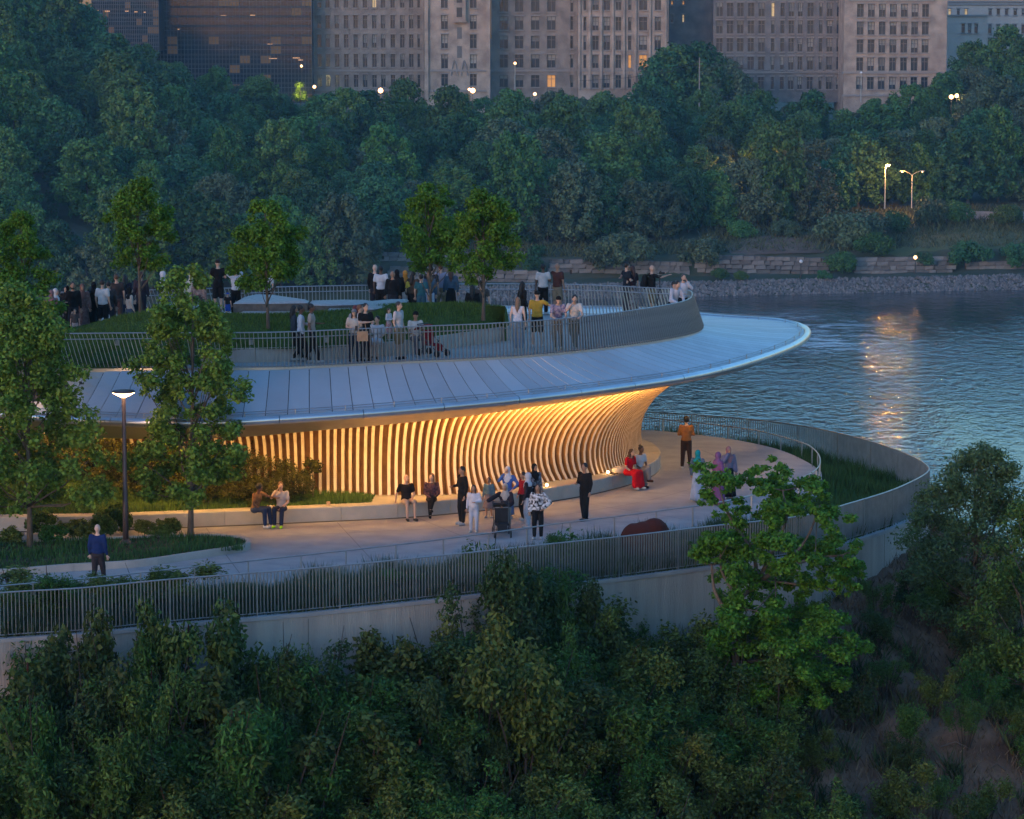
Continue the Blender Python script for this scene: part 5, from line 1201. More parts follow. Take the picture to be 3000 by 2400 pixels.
# planting beside the path
bq = []
for i in range(len(BED) - 1):
    for k in range(6): bq.append([BED[i][k], BED[i + 1][k], BED[i + 1][k + 1], BED[i][k + 1]])
rightq = [q for q in bq if q[0].x > 4.5 or q[0].y > 104]; leftq = [q for q in bq if q[0].x <= 6.5 and q[0].y < 101]
blades('bed_grass', rightq, 42000, .34, .02, M_GRASSB, 7, label='tall green grass between path and fence around the tip')
blades('bed_tufts', leftq, 46000, .42, .02, mat('grey_green_blade', (.05, .085, .05), .7, island=.5), 8, label='grey-green tufted planting behind the barred fence')
# shrubs in the strip at the left, higher than the fence
def bed_shrub(x, ytop, D, w, v, label):
    p = UD(x, ytop, D); z = -.1; s = (p.z - z) / SH[v][3]; o = empty('bed_shrub', (p.x, D, z), label, 'shrub', 'shrubs between path and fence', rs.uniform(0, 6.28)); ww = w / (F / D) / 2.0; o.scale = (ww, ww, s); obj('foliage', SH[v][0], o); obj('stems', SH[v][1], o)
for a in ((20, 1700, 82.3, 150, 0, 'leafy shrub above the fence at the far left edge'), (130, 1640, 82.8, 170, 4, 'upright shrub behind the fence, left of the walking man'), (240, 1690, 83.2, 190, 0, 'shrub directly in front of the walking man'), (330, 1665, 83.8, 150, 6, 'shrub at the walking man right hand'), (425, 1635, 84.0, 110, 4, 'tall narrow shrub spire above the fence right of the walking man'), (510, 1710, 84.4, 170, 0, 'last leafy shrub before the tufted planting'), (80, 1740, 82.2, 180, 2, 'lower shrub behind the bars at left'), (1180, 1650, 87.2, 150, 4, 'small pale shrub poking over the fence below the handrail'), (1625, 1530, 90.0, 110, 4, 'feathery young shrub right of the patterned-top woman'), (2040, 1560, 92.6, 120, 0, 'grassy shrub beside the dark red boulder')): bed_shrub(*a)
for i, x in enumerate(range(-30, 700, 48)):
    bed_shrub(x, rs.uniform(1655, 1735) + (40 if x > 520 else 0), 82.6 + x * .0038, rs.uniform(210, 290), [0, 4, 5, 2][i % 4], ['fine-leaved shrub', 'upright green shrub', 'dark leafy shrub', 'pale leafy shrub'][i % 4] + ' behind the bars, ' + ['at the left edge', 'left of the walking man', 'below the walking man', 'below the lamp post', 'before the loose-crowned tree', 'where the tall planting ends'][min(5, max(0, x) // 120)])
# lawn and evergreens behind the bench
blades('bank_weeds', BANKQ, 30000, .7, .16, mat('bank_weed', (.10, .11, .05), .9, island=.6), 15, hv=.8, lean_=.8, label='rough grass and weeds on the open far bank')
blades('lawn_grass', LAWN_QUADS, 40000, .12, .014, M_GRASS, 9, label='lawn between bench wall and glowing wall')
EV = []
for i in range(3):
    r = random.Random(700 + i); pf = []
    for _ in range(46): a = r.uniform(0, 6.28); q = 1.0 * math.sqrt(r.random()); z = r.uniform(.15, 1.0); pf.append(((q * math.cos(a) * (1.15 - .5 * z), q * math.sin(a) * (1.15 - .5 * z), z * 1.35), r.uniform(.16, .3)))
    EV.append(mesh_quads('evergreen', leaves(pf, 4200, .10, 710 + i, shell=.8, out=.5, up=.8, aspect=.3), None, L_YEW))
for k, (x, y, D, w, h) in enumerate(((860, 1452, 98.9, .75, .95), (790, 1455, 99.2, 1.0, 1.15), (700, 1450, 99.4, 1.05, 1.35), (610, 1452, 99.3, 1.1, 1.3), (520, 1455, 99.4, 1.1, 1.25), (430, 1452, 99.6, 1.15, 1.3), (340, 1450, 99.8, 1.2, 1.45), (270, 1440, 100.3, 1.1, 1.7), (650, 1462, 98.3, .8, .7), (480, 1465, 98.4, .9, .75), (330, 1465, 98.6, .9, .8), (760, 1464, 98.2, .7, .65))):
    p = UD(x, y, D); o = obj('evergreen_shrub', EV[k % 3], None, (p.x, D, BH + max(0, (-8.3 - p.x)) * .1), k * 1.3); o.scale = (w, w, h * .8)
    tag(o, ['yellow-green spreading evergreen at the right end of the row, beside the small sapling', 'evergreen behind the man with neon shoes', 'tall evergreen against the glowing fins left of the seated pair', 'evergreen just right of the planter tree trunk', 'evergreen behind the planter tree trunk', 'evergreen between lamp post and planter tree', 'evergreen right behind the lamp post', 'tallest evergreen, left of the lamp post', 'low front evergreen right of the planter tree', 'low front evergreen left of the planter tree', 'low front evergreen beside the lamp post', 'low front evergreen behind the seated pair'][k], 'shrub', 'evergreen shrubs before the glowing wall')
near_tree('sapling', UD(917, 1455, 99.6), 1.15, .28, .28, .55, 900, .09, 51, 'small sapling with round crown in front of the first clear fins', L_YEW, npf=14, pr=.16, r0=.018, limbs_n=8)
# background planting at far left, behind the first tree
for k, (x, y, D, sc) in enumerate(((180, 1440, 99.5, 1.2), (60, 1440, 100, 1.4), (-40, 1440, 100, 1.5), (120, 1420, 101.5, 1.7), (20, 1410, 102, 1.9), (225, 1435, 101.2, 1.4))):
    p = UD(x, y, D); o = obj('evergreen_shrub', EV[k % 3], None, (p.x, D, .8), k * 2.3); o.scale = (sc, sc, sc); tag(o, ['shadowy evergreen right of the mottled trunk', 'shadowy evergreen behind the mottled trunk', 'shadowy evergreen at the left edge of the lawn', 'taller back-row evergreen right of the mottled trunk', 'taller back-row evergreen left of the mottled trunk', 'evergreen filling the left end of the fins'][k], 'shrub', 'dark shrubs at the left end of the lawn')
PB = [bush_mesh(820 + i, L_SHRUB[(2, 0, 2)[i]], .75, 1.0, 2600, .13, 20, .3) for i in range(3)]
# planter ground cover
pq = []
C_ = sum(pin, Vector()) / len(pin); 
for i in range(len(pin) - 1): a, b = pin[i], pin[i + 1]; c = Vector((a.x, C_.y, 0)); d_ = Vector((b.x, C_.y, 0)); pq.append([Vector((a.x, a.y, .13)), Vector((b.x, b.y, .13)), Vector((b.x, C_.y + (b.x - C_.x) * .02, .13)), Vector((a.x, C_.y + (a.x - C_.x) * .02, .13))])
blades('planter_grass', pq, 9000, .13, .016, M_GRASSB, 10, label='grass and herbs growing in the kerbed planter')
for k, (x, y, D, w, h, v) in enumerate(((30, 1630, 93.4, .5, .28, 1), (160, 1625, 93.6, .55, .3, 0), (230, 1620, 94.2, .6, .36, 4), (300, 1600, 94.8, .5, .42, 4), (345, 1570, 95.6, .55, .5, 6), (420, 1590, 95.2, .4, .25, 1), (470, 1600, 94.6, .5, .2, 5), (120, 1600, 95.4, .6, .35, 5), (500, 1590, 95.4, .5, .26, 1))):
    p = UD(x, y, D); o = empty('planter_shrub', (p.x, D, .1), ['low shrub at the left end of the planter', 'low shrub right of the mottled trunk', 'pale leafy shrub left of the walking man', 'pale shrub behind the walking man', 'tallest planter shrub, left of the lamp base', 'low shrub right of the lamp base', 'flat dark shrub in front of the loose-crowned tree', 'back-row shrub behind the mottled trunk', 'dark shrub at the foot of the loose-crowned tree'][k], 'shrub', 'low shrubs in the planter', k); o.scale = (w, w, h * 1.6); obj('foliage', PB[k % 3], o)
# dark red boulder-like sculpture
def meta_blob(name, bl, mat_, parent=None, vox=.05):
    V = []; Fc = []
    mb = MB()
    for c, r in bl:
        n = 12; 
        prof = [(max(.001, math.sin(math.pi * k / 8)), -math.cos(math.pi * k / 8)) for k in range(9)]; base_i = len(mb.v)
        Vv = []; Ff = []
        for rr, zz in prof:
            for j in range(n): a = 6.2832 * j / n; Vv.append((c[0] + r[0] * rr * math.cos(a), c[1] + r[1] * rr * math.sin(a), c[2] + r[2] * zz))
        for i in range(8):
            for j in range(n): Ff.append((i * n + j, i * n + (j + 1) % n, (i + 1) * n + (j + 1) % n, (i + 1) * n + j))
        mb.add(Vv, Ff)
    return mb
bp = UD(1893, 1612, 92.4); mb = meta_blob('b', [((-.34, 0, .38), (.42, .45, .50)), ((.24, .05, .42), (.48, .5, .60)), ((-.05, 0, .46), (.46, .5, .47)), ((0, -.1, .28), (.70, .5, .36))], None)
me = mb.mesh('boulder', [mat('rust_red', (.075, .018, .012), .85, bump=.4, bscale=40)], True); o = obj('red_boulder', me, None, (bp.x, bp.y, 0)); md = o.modifiers.new('r', 'REMESH'); md.mode = 'VOXEL'; md.voxel_size = .05; md.use_smooth_shade = True; tag(o, 'dark rust-red double-humped boulder behind the barred fence', 'boulder')
# glowing uplights on the ground by the fins
for x, y, k in ((1602, 1419, 0), (1781, 1381, 1), (1612, 1429, 2)):
    if k == 2: continue
    p = U(x, y, .56); o = empty('ground_light', (p.x, p.y, BH), ['glowing ball light at the foot of the fins behind the patterned-top woman', 'glowing ball light at the foot of the fins beside the white bag'][k], 'lamp', 'small ball lights along the timber wall')
    m = MB(); m.lathe((0, 0, 0), [(.05, 0), (.05, .03)], 10); m.build('base', [M_DARKM], o); m = MB(); m.lathe((0, 0, .03), [(.01, 0), (.033, .015), (.045, .045), (.033, .075), (.01, .09)], 12); m.build('bulb', [mat('ball_glow', (1, .8, .5), .5, emit=(1, .58, .2), estr=8)], o, True)
    l = plight('bulb_light', None, .3, (1, .6, .25), .06); lo = bpy.data.objects.new('bulb_light', l); link(lo, o); lo.location = (0, -.12, .2)
# ================================================================ PEOPLE
g1 = 'people crowding the left side of the upper deck'; g2 = 'people standing beyond the mound by the paired trees'; g3 = 'people along the front railing of the upper deck'
_sph = {}
def ell(mb, c, r, n=10, m=6, mi=0, tilt=None):
    V = []; Fc = []
    for i in range(m + 1):
        ph = math.pi * i / m; s, cz = math.sin(ph) or .001, -math.cos(ph)
        for j in range(n):
            a = 6.2832 * j / n; v = Vector((r[0] * s * math.cos(a), r[1] * s * math.sin(a), r[2] * cz))
            if tilt: v = tilt @ v
            V.append(v + Vector(c))
    for i in range(m):
        for j in range(n): Fc.append((i * n + j, i * n + (j + 1) % n, (i + 1) * n + (j + 1) % n, (i + 1) * n + j))
    mb.add(V, Fc, mi)
def cap(mb, a, b, ra, rb, n=9, mi=0):
    a, b = Vector(a), Vector(b); d = b - a; L_ = d.length
    if L_ < 1e-4: ell(mb, a, (ra,) * 3, mi=mi); return
    q = d.to_track_quat('Z', 'Y'); V = []; Fc = []; rings = []
    for k in range(4): t = (k + .35) / 4 * math.pi / 2; rings.append((-ra * math.cos(t), ra * math.sin(t)))
    rings += [(0, ra), (L_ * .5, (ra + rb) / 2), (L_, rb)]
    for k in range(4): t = (k + .65) / 4 * math.pi / 2; rings.append((L_ + rb * math.sin(t), rb * math.cos(t)))
    for z, r in rings:
        for j in range(n): an = 6.2832 * j / n; V.append(a + q @ Vector((r * math.cos(an), r * math.sin(an), z)))
    for i in range(len(rings) - 1):
        for j in range(n): Fc.append((i * n + j, i * n + (j + 1) % n, (i + 1) * n + (j + 1) % n, (i + 1) * n + j))
    Fc += [tuple(range(n - 1, -1, -1)), tuple((len(rings) - 1) * n + j for j in range(n))]; mb.add(V, Fc, mi)
ARMS = {'down': ((.235, .03, 1.13), (.245, -.06, .89)), 'front': ((.25, .0, 1.15), (.09, -.27, 1.16)), 'phone': ((.24, -.16, 1.22), (.07, -.33, 1.43)), 'raised': ((.27, -.18, 1.52), (.10, -.24, 1.72)),
        'hip': ((.36, .06, 1.16), (.19, -.06, 1.0)), 'rail': ((.24, -.2, 1.16), (.12, -.42, 1.16)), 'out': ((.30, -.22, 1.36), (.26, -.48, 1.42)), 'face': ((.26, -.16, 1.28), (.07, -.14, 1.54)),
        'cross': ((.25, -.03, 1.17), (-.05, -.2, 1.2)), 'lap': ((.23, -.06, 1.14), (.07, -.28, 1.02)), 'prop': ((.27, .14, 1.14), (.28, .2, .9)), 'side': ((.38, -.05, 1.3), (.55, -.12, 1.2)), 'back': ((.26, .12, 1.15), (.06, .16, .98))}
SKIN = {'l': (.55, .34, .25), 'm': (.36, .20, .13), 'd': (.14, .07, .045), 'p': (.62, .42, .33)}
PENDING = []
def cmat(c, c2=None, sc=14):
    key = 'cloth_%s_%s' % (str(c), str(c2)); return mat(key, c, .85, col2=c2 if c2 else tuple(x * .8 for x in c), scale=sc if c2 else 6, bump=.35, bscale=9, detail=2 if c2 else 6)
def pend(name, mb, mats, parent, vox, extra=None):
    o = obj(name, mb.mesh(name, mats[:1], True), parent); md = o.modifiers.new('r', 'REMESH'); md.mode = 'VOXEL'; md.voxel_size = vox; md.use_smooth_shade = True
    m2 = o.modifiers.new('s', 'SMOOTH'); m2.iterations = 3; m2.factor = .5; PENDING.append((o, extra, mats)); return o
def person(px, py, z, face, label, H=1.75, pose='stand', arms=('down', 'down'), top=((.5, .5, .5), 'short'), bot=('pants', (.03, .03, .04)), shoes=(.5, .5, .5), hair=('short', (.02, .015, .012)), skin='l', lean_=0.0, group=None, at=None, D=None, turn=0.0, fat=1.0, top2=None, bot2=None):
    k = H / 1.75; sit = pose in ('sit', 'sitx', 'sitlow')
    hz = (.90 if sit else 1.75) * k
    th_ = R(lean_); arm_ = (.82 if not sit else .82) * k; fwd = Vector((math.sin(R(face)), -math.cos(R(face)), 0))
    hz -= arm_ * (1 - math.cos(th_)); off_h = fwd * arm_ * math.sin(th_)
    if D is not None: P = UD(px, py, D); loc = Vector((P.x, D, z if group is g2 else P.z - hz)) - off_h
    else: P = U(px, py, z + hz); loc = Vector((P.x, P.y, z)) - off_h
    if group is g3:
        q = min((b for b in baseC if b.y < 110.5), key=lambda b: abs(b.x - loc.x) + (0 if b.y < 109.3 else 5)); miny = q.y + (.42 if lean_ > 0 else .5)
        if loc.y < miny: loc = Vector((loc.x * miny / loc.y, miny, loc.z))
    if at is not None: loc = Vector(at)
    o = empty('person', loc, label, 'person', group, R(face)); o.scale = (k, k, k)
    dz = -.85 if sit else 0
    rng_ = random.Random(int(px * 7 + py)); j = lambda a: rng_.uniform(-a, a)
    piv = Vector((0, 0, .93 + dz)); Lr = Matrix.Rotation(R(lean_), 3, 'X')
    def T(v):
        v = Vector(v) + Vector((0, 0, dz)); return piv + Lr @ (v - piv)
    hp = [Vector((s * .09, 0, .93 + dz)) for s in (-1, 1)]
    if pose == 'stand': kn = [Vector((s * .105, -.02 + j(.02), .50)) for s in (-1, 1)]; an = [Vector((s * (.11 + j(.03)), .02 + j(.05), .09)) for s in (-1, 1)]
    elif pose == 'walk': kn = [Vector((-.10, -.13, .51)), Vector((.10, -.02, .49))]; an = [Vector((-.10, -.24, .09)), Vector((.10, .24, .14))]
    elif pose == 'crossstand': kn = [Vector((-.06, -.03, .5)), Vector((.07, .0, .5))]; an = [Vector((.06, -.10, .09)), Vector((.03, .05, .09))]
    else:
        kn = [Vector((s * .12, -.43, .11)) for s in (-1, 1)]; an = [Vector((s * .11, -.46 - (.04 if s > 0 else -.02), -.36)) for s in (-1, 1)]
        if pose == 'sitx': kn[1] = Vector((.0, -.44, .2)); an[1] = Vector((-.12, -.62, -.14))
    toe = [a + Vector((s * .02, -.15, -.045)) for a, s in zip(an, (-1, 1))]
    sh = [T((s * .18, .01, 1.42)) for s in (-1, 1)]; el = []; wr = []
    for s, nm in zip((-1, 1), arms): e, w = ARMS[nm]; el.append(T((s * e[0], e[1], e[2]))); wr.append(T((s * w[0], w[1], w[2])))
    hd = T((0, -.015, 1.625)); Hr = Lr @ Matrix.Rotation(R(turn), 3, 'Z') @ Matrix.Rotation(R(-lean_ * .6), 3, 'X'); fx = math.sqrt(fat)
    def hp_(v): return hd + Hr @ Vector(v)
    # body
    mb = MB(); ell(mb, T((0, 0, .95)), (.155 * fx, .11, .12), tilt=Lr); ell(mb, T((0, 0, 1.1)), (.13 * fat, .095 * fat, .15), tilt=Lr); ell(mb, T((0, .0, 1.28)), (.165, .105, .18), tilt=Lr); cap(mb, T((-.15, .01, 1.41)), T((.15, .01, 1.41)), .05, .05)
    cap(mb, T((0, .005, 1.42)), hp_((0, .015, -.07)), .058, .05); ell(mb, hp_((0, .01, .015)), (.077, .095, .11), 12, 9, tilt=Hr); ell(mb, hp_((0, -.03, -.055)), (.055, .058, .055), tilt=Hr)
    cap(mb, hp_((0, -.088, .012)), hp_((0, -.108, -.02)), .012, .017, 6)
    for s in (-1, 1): ell(mb, hp_((s * .078, .012, -.005)), (.013, .022, .032), 6, 4, tilt=Hr)
    for i in (0, 1):
        cap(mb, sh[i], el[i], .05, .04); cap(mb, el[i], wr[i], .04, .027); cap(mb, hp[i], kn[i], .085, .06); cap(mb, kn[i], an[i], .058, .038); cap(mb, an[i] + Vector((0, .02, -.04)), toe[i], .04, .03)
    ex = MB()
    for i, s in enumerate((-1, 1)):
        d = (wr[i] - el[i]).normalized(); a = d.cross(Vector((0, 0, 1))); a = a.normalized() if a.length > .1 else Vector((1, 0, 0)); b = d.cross(a)
        pc = wr[i] + d * .055; q = d.to_track_quat('Z', 'Y').to_matrix(); ell(ex, pc, (.04, .018, .055), 8, 5, tilt=Matrix((a, b, d)).transposed())
        for f, (off_, ln) in enumerate(((-.028, .06), (-.010, .072), (.009, .068), (.027, .052))):
            st = pc + d * .035 + a * off_; ex.tube([st, st + d * ln * .5, st + d * ln * .85 - b * ln * .35 * s], [.009, .0085, .006], 5)
        ex.tube([pc + a * -.035 * s - d * .02, pc + a * -.06 * s + d * .015, pc + a * -.062 * s + d * .045], [.011, .010, .007], 5)
    for s in (-1, 1): ell(ex, hp_((s * .031, -.083, .018)), (.014, .008, .007), 6, 4, 1, tilt=Hr); ex.tube([hp_((s * .048, -.082, .042)), hp_((s * .016, -.09, .045))], .005, 4, 1)
    ell(ex, hp_((0, -.085, -.052)), (.022, .008, .006), 6, 4, 2, tilt=Hr)
    pend('body', mb, [mat('skin_' + skin, SKIN[skin], .55), mat('eye_dark', (.015, .01, .01), .4), mat('lips_' + skin, tuple(c * s_ for c, s_ in zip(SKIN[skin], (.8, .45, .45))), .5)], o, .021, ex)
    # upper clothing
    tc, sl = top[0], top[1]; hem = .90; mb = MB(); g = .018
    ell(mb, T((0, 0, .99)), (.16 * fx + g, .112 * fx + g, .12), tilt=Lr); ell(mb, T((0, 0, 1.12)), (.14 * fat + g, .1 * fat + g, .16), tilt=Lr); ell(mb, T((0, .0, 1.28)), (.17 + g, .108 + g, .19), tilt=Lr); cap(mb, T((-.155, .01, 1.40)), T((.155, .01, 1.40)), .062, .062)
    for i in (0, 1):
        if sl == 'short': cap(mb, sh[i], sh[i].lerp(el[i], .62), .066, .062)
        elif sl == 'long': cap(mb, sh[i], el[i], .066, .055); cap(mb, el[i], el[i].lerp(wr[i], .88), .054, .042)
        elif sl == 'wide': cap(mb, sh[i], el[i], .075, .08); cap(mb, el[i], el[i].lerp(wr[i], .85), .08, .075)
    kind, bc = bot[0], bot[1]; full = kind in ('dress', 'abaya')
    pend('robe' if kind == 'abaya' else 'dress' if kind == 'dress' else 'shirt' if sl != 'vest' else 'top', mb, [cmat(tc, top2)], o, .026)
    # lower clothing
    mb = MB()
    if kind in ('pants', 'shorts', 'wide'):
        ell(mb, Vector((0, 0, .93 + dz)), (.165 * fx, .125, .13)); fr = {'pants': 1, 'wide': 1, 'shorts': 0}[kind]; gw = .035 if kind == 'wide' else .02
        for i in (0, 1):
            cap(mb, hp[i], kn[i] if fr else hp[i].lerp(kn[i], .92), .095, .064 + gw + (.0 if fr else .012))
            if fr: cap(mb, kn[i], kn[i].lerp(an[i], .93), .06 + gw, .042 + gw)
        pend('trousers' if fr else 'shorts', mb, [cmat(bc, bot2)], o, .026)
    else:
        long_ = kind in ('abaya', 'skirt', 'dress'); 
        if sit:
            for i in (0, 1): cap(mb, hp[i], kn[i], .12, .1)
            cap(mb, Vector((0, -.1, .1)), Vector((0, -.4, .1)), .13, .12)
            if long_ and kind != 'dress' or kind == 'dress':
                e = .85 if kind != 'kneeskirt' else .25
                for i in (0, 1): cap(mb, kn[i], kn[i].lerp(an[i], e), .1, .13)
                cap(mb, (kn[0] + kn[1]) / 2, ((kn[0] + kn[1]) / 2).lerp((an[0] + an[1]) / 2, e), .12, .15)
            pend('skirt', mb, [cmat(bc, bot2)], o, .03)
        else:
            zb = {'kneeskirt': .55, 'dress': .42, 'skirt': .14, 'abaya': .07}[kind]; wb = {'kneeskirt': .24, 'dress': .27, 'skirt': .22, 'abaya': .27}[kind]; n = 28; rows = []; V = []; Fc = []
            for q in range(8):
                t = q / 7; z_ = 1.04 - (1.04 - zb) * t; r = .15 * fx + (wb - .15) * (t ** .8)
                for j_ in range(n): a = 6.2832 * j_ / n; rr = r * (1 + .07 * t * math.sin(a * 7 + px) + .04 * t * math.sin(a * 4)); V.append((rr * math.cos(a), rr * .8 * math.sin(a) + (.0), z_))
            Fc = [(i * n + j_, i * n + (j_ + 1) % n, (i + 1) * n + (j_ + 1) % n, (i + 1) * n + j_) for i in range(7) for j_ in range(n)] + [tuple(range(n)), tuple(7 * n + j_ for j_ in range(n))]
            mb.add(V, Fc); mb.build('skirt', [cmat(bc, bot2)], o, True)
    # shoes
    for i in (0, 1):
        mb = MB(); cap(mb, an[i] + Vector((0, .03, -.048)), toe[i] + Vector((0, .01, .0)), .048, .042, 8); mb.build('shoe', [cmat(shoes)], o, True)
    # hair and headwear
    hk, hc = hair; mb = MB()
    if hk in ('short', 'long', 'bun', 'pony', 'curly', 'longcap'):
        b = 1.12 if hk == 'curly' else 1.0
        ell(mb, hp_((0, .025, .035)), (.088 * b, .095 * b, .103 * b), 12, 8, tilt=Hr)
        if hk in ('long', 'longcap'): cap(mb, hp_((0, .055, 0)), hp_((0, .09, -.22)), .082, .075); cap(mb, hp_((0, .09, -.22)), hp_((0, .10, -.36)), .07, .035); [cap(mb, hp_((s * .065, .01, 0)), hp_((s * .075, 0, -.2)), .032, .025, 6) for s in (-1, 1)]
        if hk == 'bun': ell(mb, hp_((0, .07, .12)), (.045, .045, .04))
        if hk == 'pony': cap(mb, hp_((0, .11, .05)), hp_((0, .15, -.2)), .035, .02)
        mb.build('hair', [mat('hair_%s' % str(hc), hc, .55, bump=.4, bscale=40)], o, True)
    if hk in ('cap', 'longcap'):
        mb = MB(); ell(mb, hp_((0, .012, .05)), (.09, .105, .085), 12, 7, tilt=Hr); ell(mb, hp_((0, -.10, .05)), (.065, .07, .012), 10, 4, tilt=Hr); mb.build('cap', [cmat(hc if hk == 'cap' else (.2, .2, .22))], o, True)
    if hk == 'hat':
        mb = MB(); ell(mb, hp_((0, .012, .07)), (.092, .1, .08), 12, 7, tilt=Hr); ell(mb, hp_((0, .0, .055)), (.17, .175, .014), 14, 4, tilt=Hr); mb.build('hat', [cmat(hc)], o, True)
    if hk == 'hijab':
        mb = MB(); ell(mb, hp_((0, .032, .02)), (.098, .112, .128), 12, 9, tilt=Hr); cap(mb, hp_((0, .03, -.07)), T((0, .01, 1.44)), .085, .11); ell(mb, T((0, .01, 1.38)), (.185, .135, .12), 12, 7, tilt=Lr); ell(mb, T((0, -.05, 1.30)), (.12, .09, .13), 10, 6, tilt=Lr); pend('headscarf', mb, [cmat(hc)], o, .024)
    if hk == 'beard' or hk == 'shortbeard':
        ell(mb, hp_((0, .025, .035)), (.086, .093, .1), 12, 8, tilt=Hr); ell(mb, hp_((0, -.04, -.075)), (.052, .05, .038), 10, 6, tilt=Hr); mb.build('hair', [mat('hair_%s' % str(hc), hc, .55)], o, True)
    return o
BL = (.012, .012, .014); NAVY = (.02, .03, .09); WH = (.62, .61, .62); JEAN = (.06, .09, .16); DKH = (.018, .013, .011); BRH = (.08, .045, .025); KH = (.26, .20, .12); PINK = (.42, .24, .26)
ZU = ZD + .02
g1 = 'people crowding the left side of the upper deck'; g2 = 'people standing beyond the mound by the paired trees'
# ---- upper deck, far left crowd
Z1 = ZU
person(150, 850, Z1, 200, 'person in dusty pink at the left end of the deck crowd, half behind leaves', 1.62, top=((.30, .16, .17), 'long'), bot=('abaya', (.30, .16, .17)), hair=('hijab', (.3, .17, .18)), group=g1)
person(163, 846, Z1, 60, 'person in white headscarf and dark coat behind the pink figure', 1.62, top=(BL, 'long'), bot=('pants', BL), hair=('hijab', WH), group=g1)
person(194, 838, Z1, -20, 'woman in long black robe and black headscarf with a hand at her shoulder, left crowd', 1.64, top=(BL, 'wide'), bot=('abaya', BL), hair=('hijab', BL), arms=('cross', 'down'), group=g1)
person(213, 826, Z1, 10, 'bearded man in dark top behind the woman in black robe', 1.78, top=(BL, 'long'), hair=('shortbeard', DKH), skin='m', group=g1)
person(241, 832, Z1, 15, 'woman in brown headscarf and long patterned mauve dress', 1.63, top=((.13, .07, .065), 'wide'), bot=('abaya', (.13, .07, .065)), hair=('hijab', (.16, .09, .08)), skin='m', group=g1, top2=(.2, .13, .12), bot2=(.2, .13, .12))
person(219, 905, Z1, 10, 'child in pale patterned trousers standing before the woman in black', 1.0, top=((.1, .08, .08), 'short'), bot=('wide', (.45, .4, .4)), hair=('short', DKH), group=g1)
person(274, 827, Z1, 200, 'woman in black headscarf raising her hand beside the mauve dress', 1.66, top=(BL, 'long'), bot=('abaya', BL), hair=('hijab', BL), arms=('face', 'down'), group=g1)
person(300, 820, Z1, 160, 'man in white T-shirt and black shorts seen from behind, left crowd', 1.76, top=(WH, 'short'), bot=('shorts', BL), hair=('short', DKH), group=g1, fat=1.15)
person(318, 824, Z1, 185, 'dark haired man behind the white T-shirt', 1.74, top=((.06, .05, .05), 'long'), hair=('beard', DKH), group=g1, D=107.5)
person(341, 803, Z1, 190, 'man in dark brown T-shirt and brown trousers with hair combed up', 1.8, top=((.05, .04, .04), 'short'), bot=('pants', (.10, .06, .055)), hair=('short', BRH), skin='l', group=g1)
person(366, 806, Z1, 170, 'woman in navy cape with white sleeve and jeans, left crowd', 1.72, top=((.02, .022, .04), 'wide'), bot=('pants', (.03, .05, .1)), hair=('long', BL), group=g1)
person(380, 842, Z1, 120, 'woman in pale beige shirt beside the navy cape', 1.55, top=((.5, .43, .38), 'long'), bot=('pants', JEAN), hair=('hijab', BL), group=g1)
person(412, 797, Z1, 190, 'dark figure behind the trunk of the second deck tree', 1.74, top=((.05, .035, .045), 'long'), hair=('curly', (.05, .03, .03)), group=g1)
person(395, 876, Z1, 30, 'small child in dark coat at the end of the left crowd', 1.0, top=(BL, 'long'), bot=('pants', (.2, .05, .06)), hair=('short', DKH), group=g1)
person(478, 795, Z1, 100, 'woman in white headscarf and white tunic right of the second deck tree', 1.7, top=((.6, .56, .62), 'wide'), bot=('skirt', (.5, .5, .55)), hair=('hijab', (.66, .64, .68)), arms=('front', 'down'), group=g1)
person(560, 797, Z1, 180, 'person in cream headscarf behind the foreground tree top', 1.68, top=((.6, .55, .45), 'wide'), bot=('skirt', (.5, .46, .4)), hair=('hijab', (.62, .56, .46)), group=g1)
person(582, 808, Z1, 170, 'woman in speckled brown headscarf beside the cream one', 1.62, top=((.22, .15, .14), 'wide'), bot=('skirt', (.1, .08, .08)), hair=('hijab', (.28, .19, .18)), group=g1, top2=(.35, .26, .24))
person(638, 760, 5.3, 190, 'tall man in black T-shirt and cap standing on the stones', 1.8, top=(BL, 'short'), bot=('shorts', BL), hair=('cap', (.03, .02, .02)), group=g1, arms=('front', 'front'))
person(690, 783, 5.2, 200, 'woman in white top and black trousers with both hands raised to her face', 1.68, top=((.62, .6, .66), 'long'), bot=('pants', BL), hair=('short', (.09, .03, .02)), arms=('raised', 'raised'), group=g1)
person(667, 858, 5.2, 160, 'small child in blue hat at the foot of the tall man', .85, top=(BL, 'short'), bot=('shorts', (.02, .08, .4)), hair=('hat', (.02, .10, .5)), group=g1)
person(780, 786, ZU, 180, 'person in white top behind the trunk of the broad deck tree', 1.7, top=(WH, 'short'), bot=('pants', BL), hair=('short', BRH), group=g1)
# ---- upper deck, far centre crowd
person(1098, 775, ZU, 150, 'bald man in black long-sleeved shirt, leftmost behind the mound', 1.8, top=(BL, 'long'), hair=('none', BL), skin='p', group=g2)
person(1116, 778, ZU, 170, 'man in white T-shirt beside the bald man', 1.8, top=((.58, .6, .66), 'short'), bot=('shorts', BL), hair=('short', BL), skin='d', group=g2)
person(1150, 794, ZU, 185, 'broad bald man all in black right of the white T-shirt', 1.72, top=(BL, 'long'), hair=('none', BL), skin='m', fat=1.35, group=g2)
person(1163, 790, ZU, 175, 'person in black headscarf behind the broad man', 1.7, top=(BL, 'wide'), bot=('abaya', BL), hair=('hijab', BL), group=g2)
person(1187, 793, ZU, 180, 'woman with mustard orange headscarf and white skirt', 1.66, top=((.42, .22, .08), 'wide'), bot=('skirt', (.52, .48, .48)), hair=('hijab', (.55, .26, .06)), group=g2)
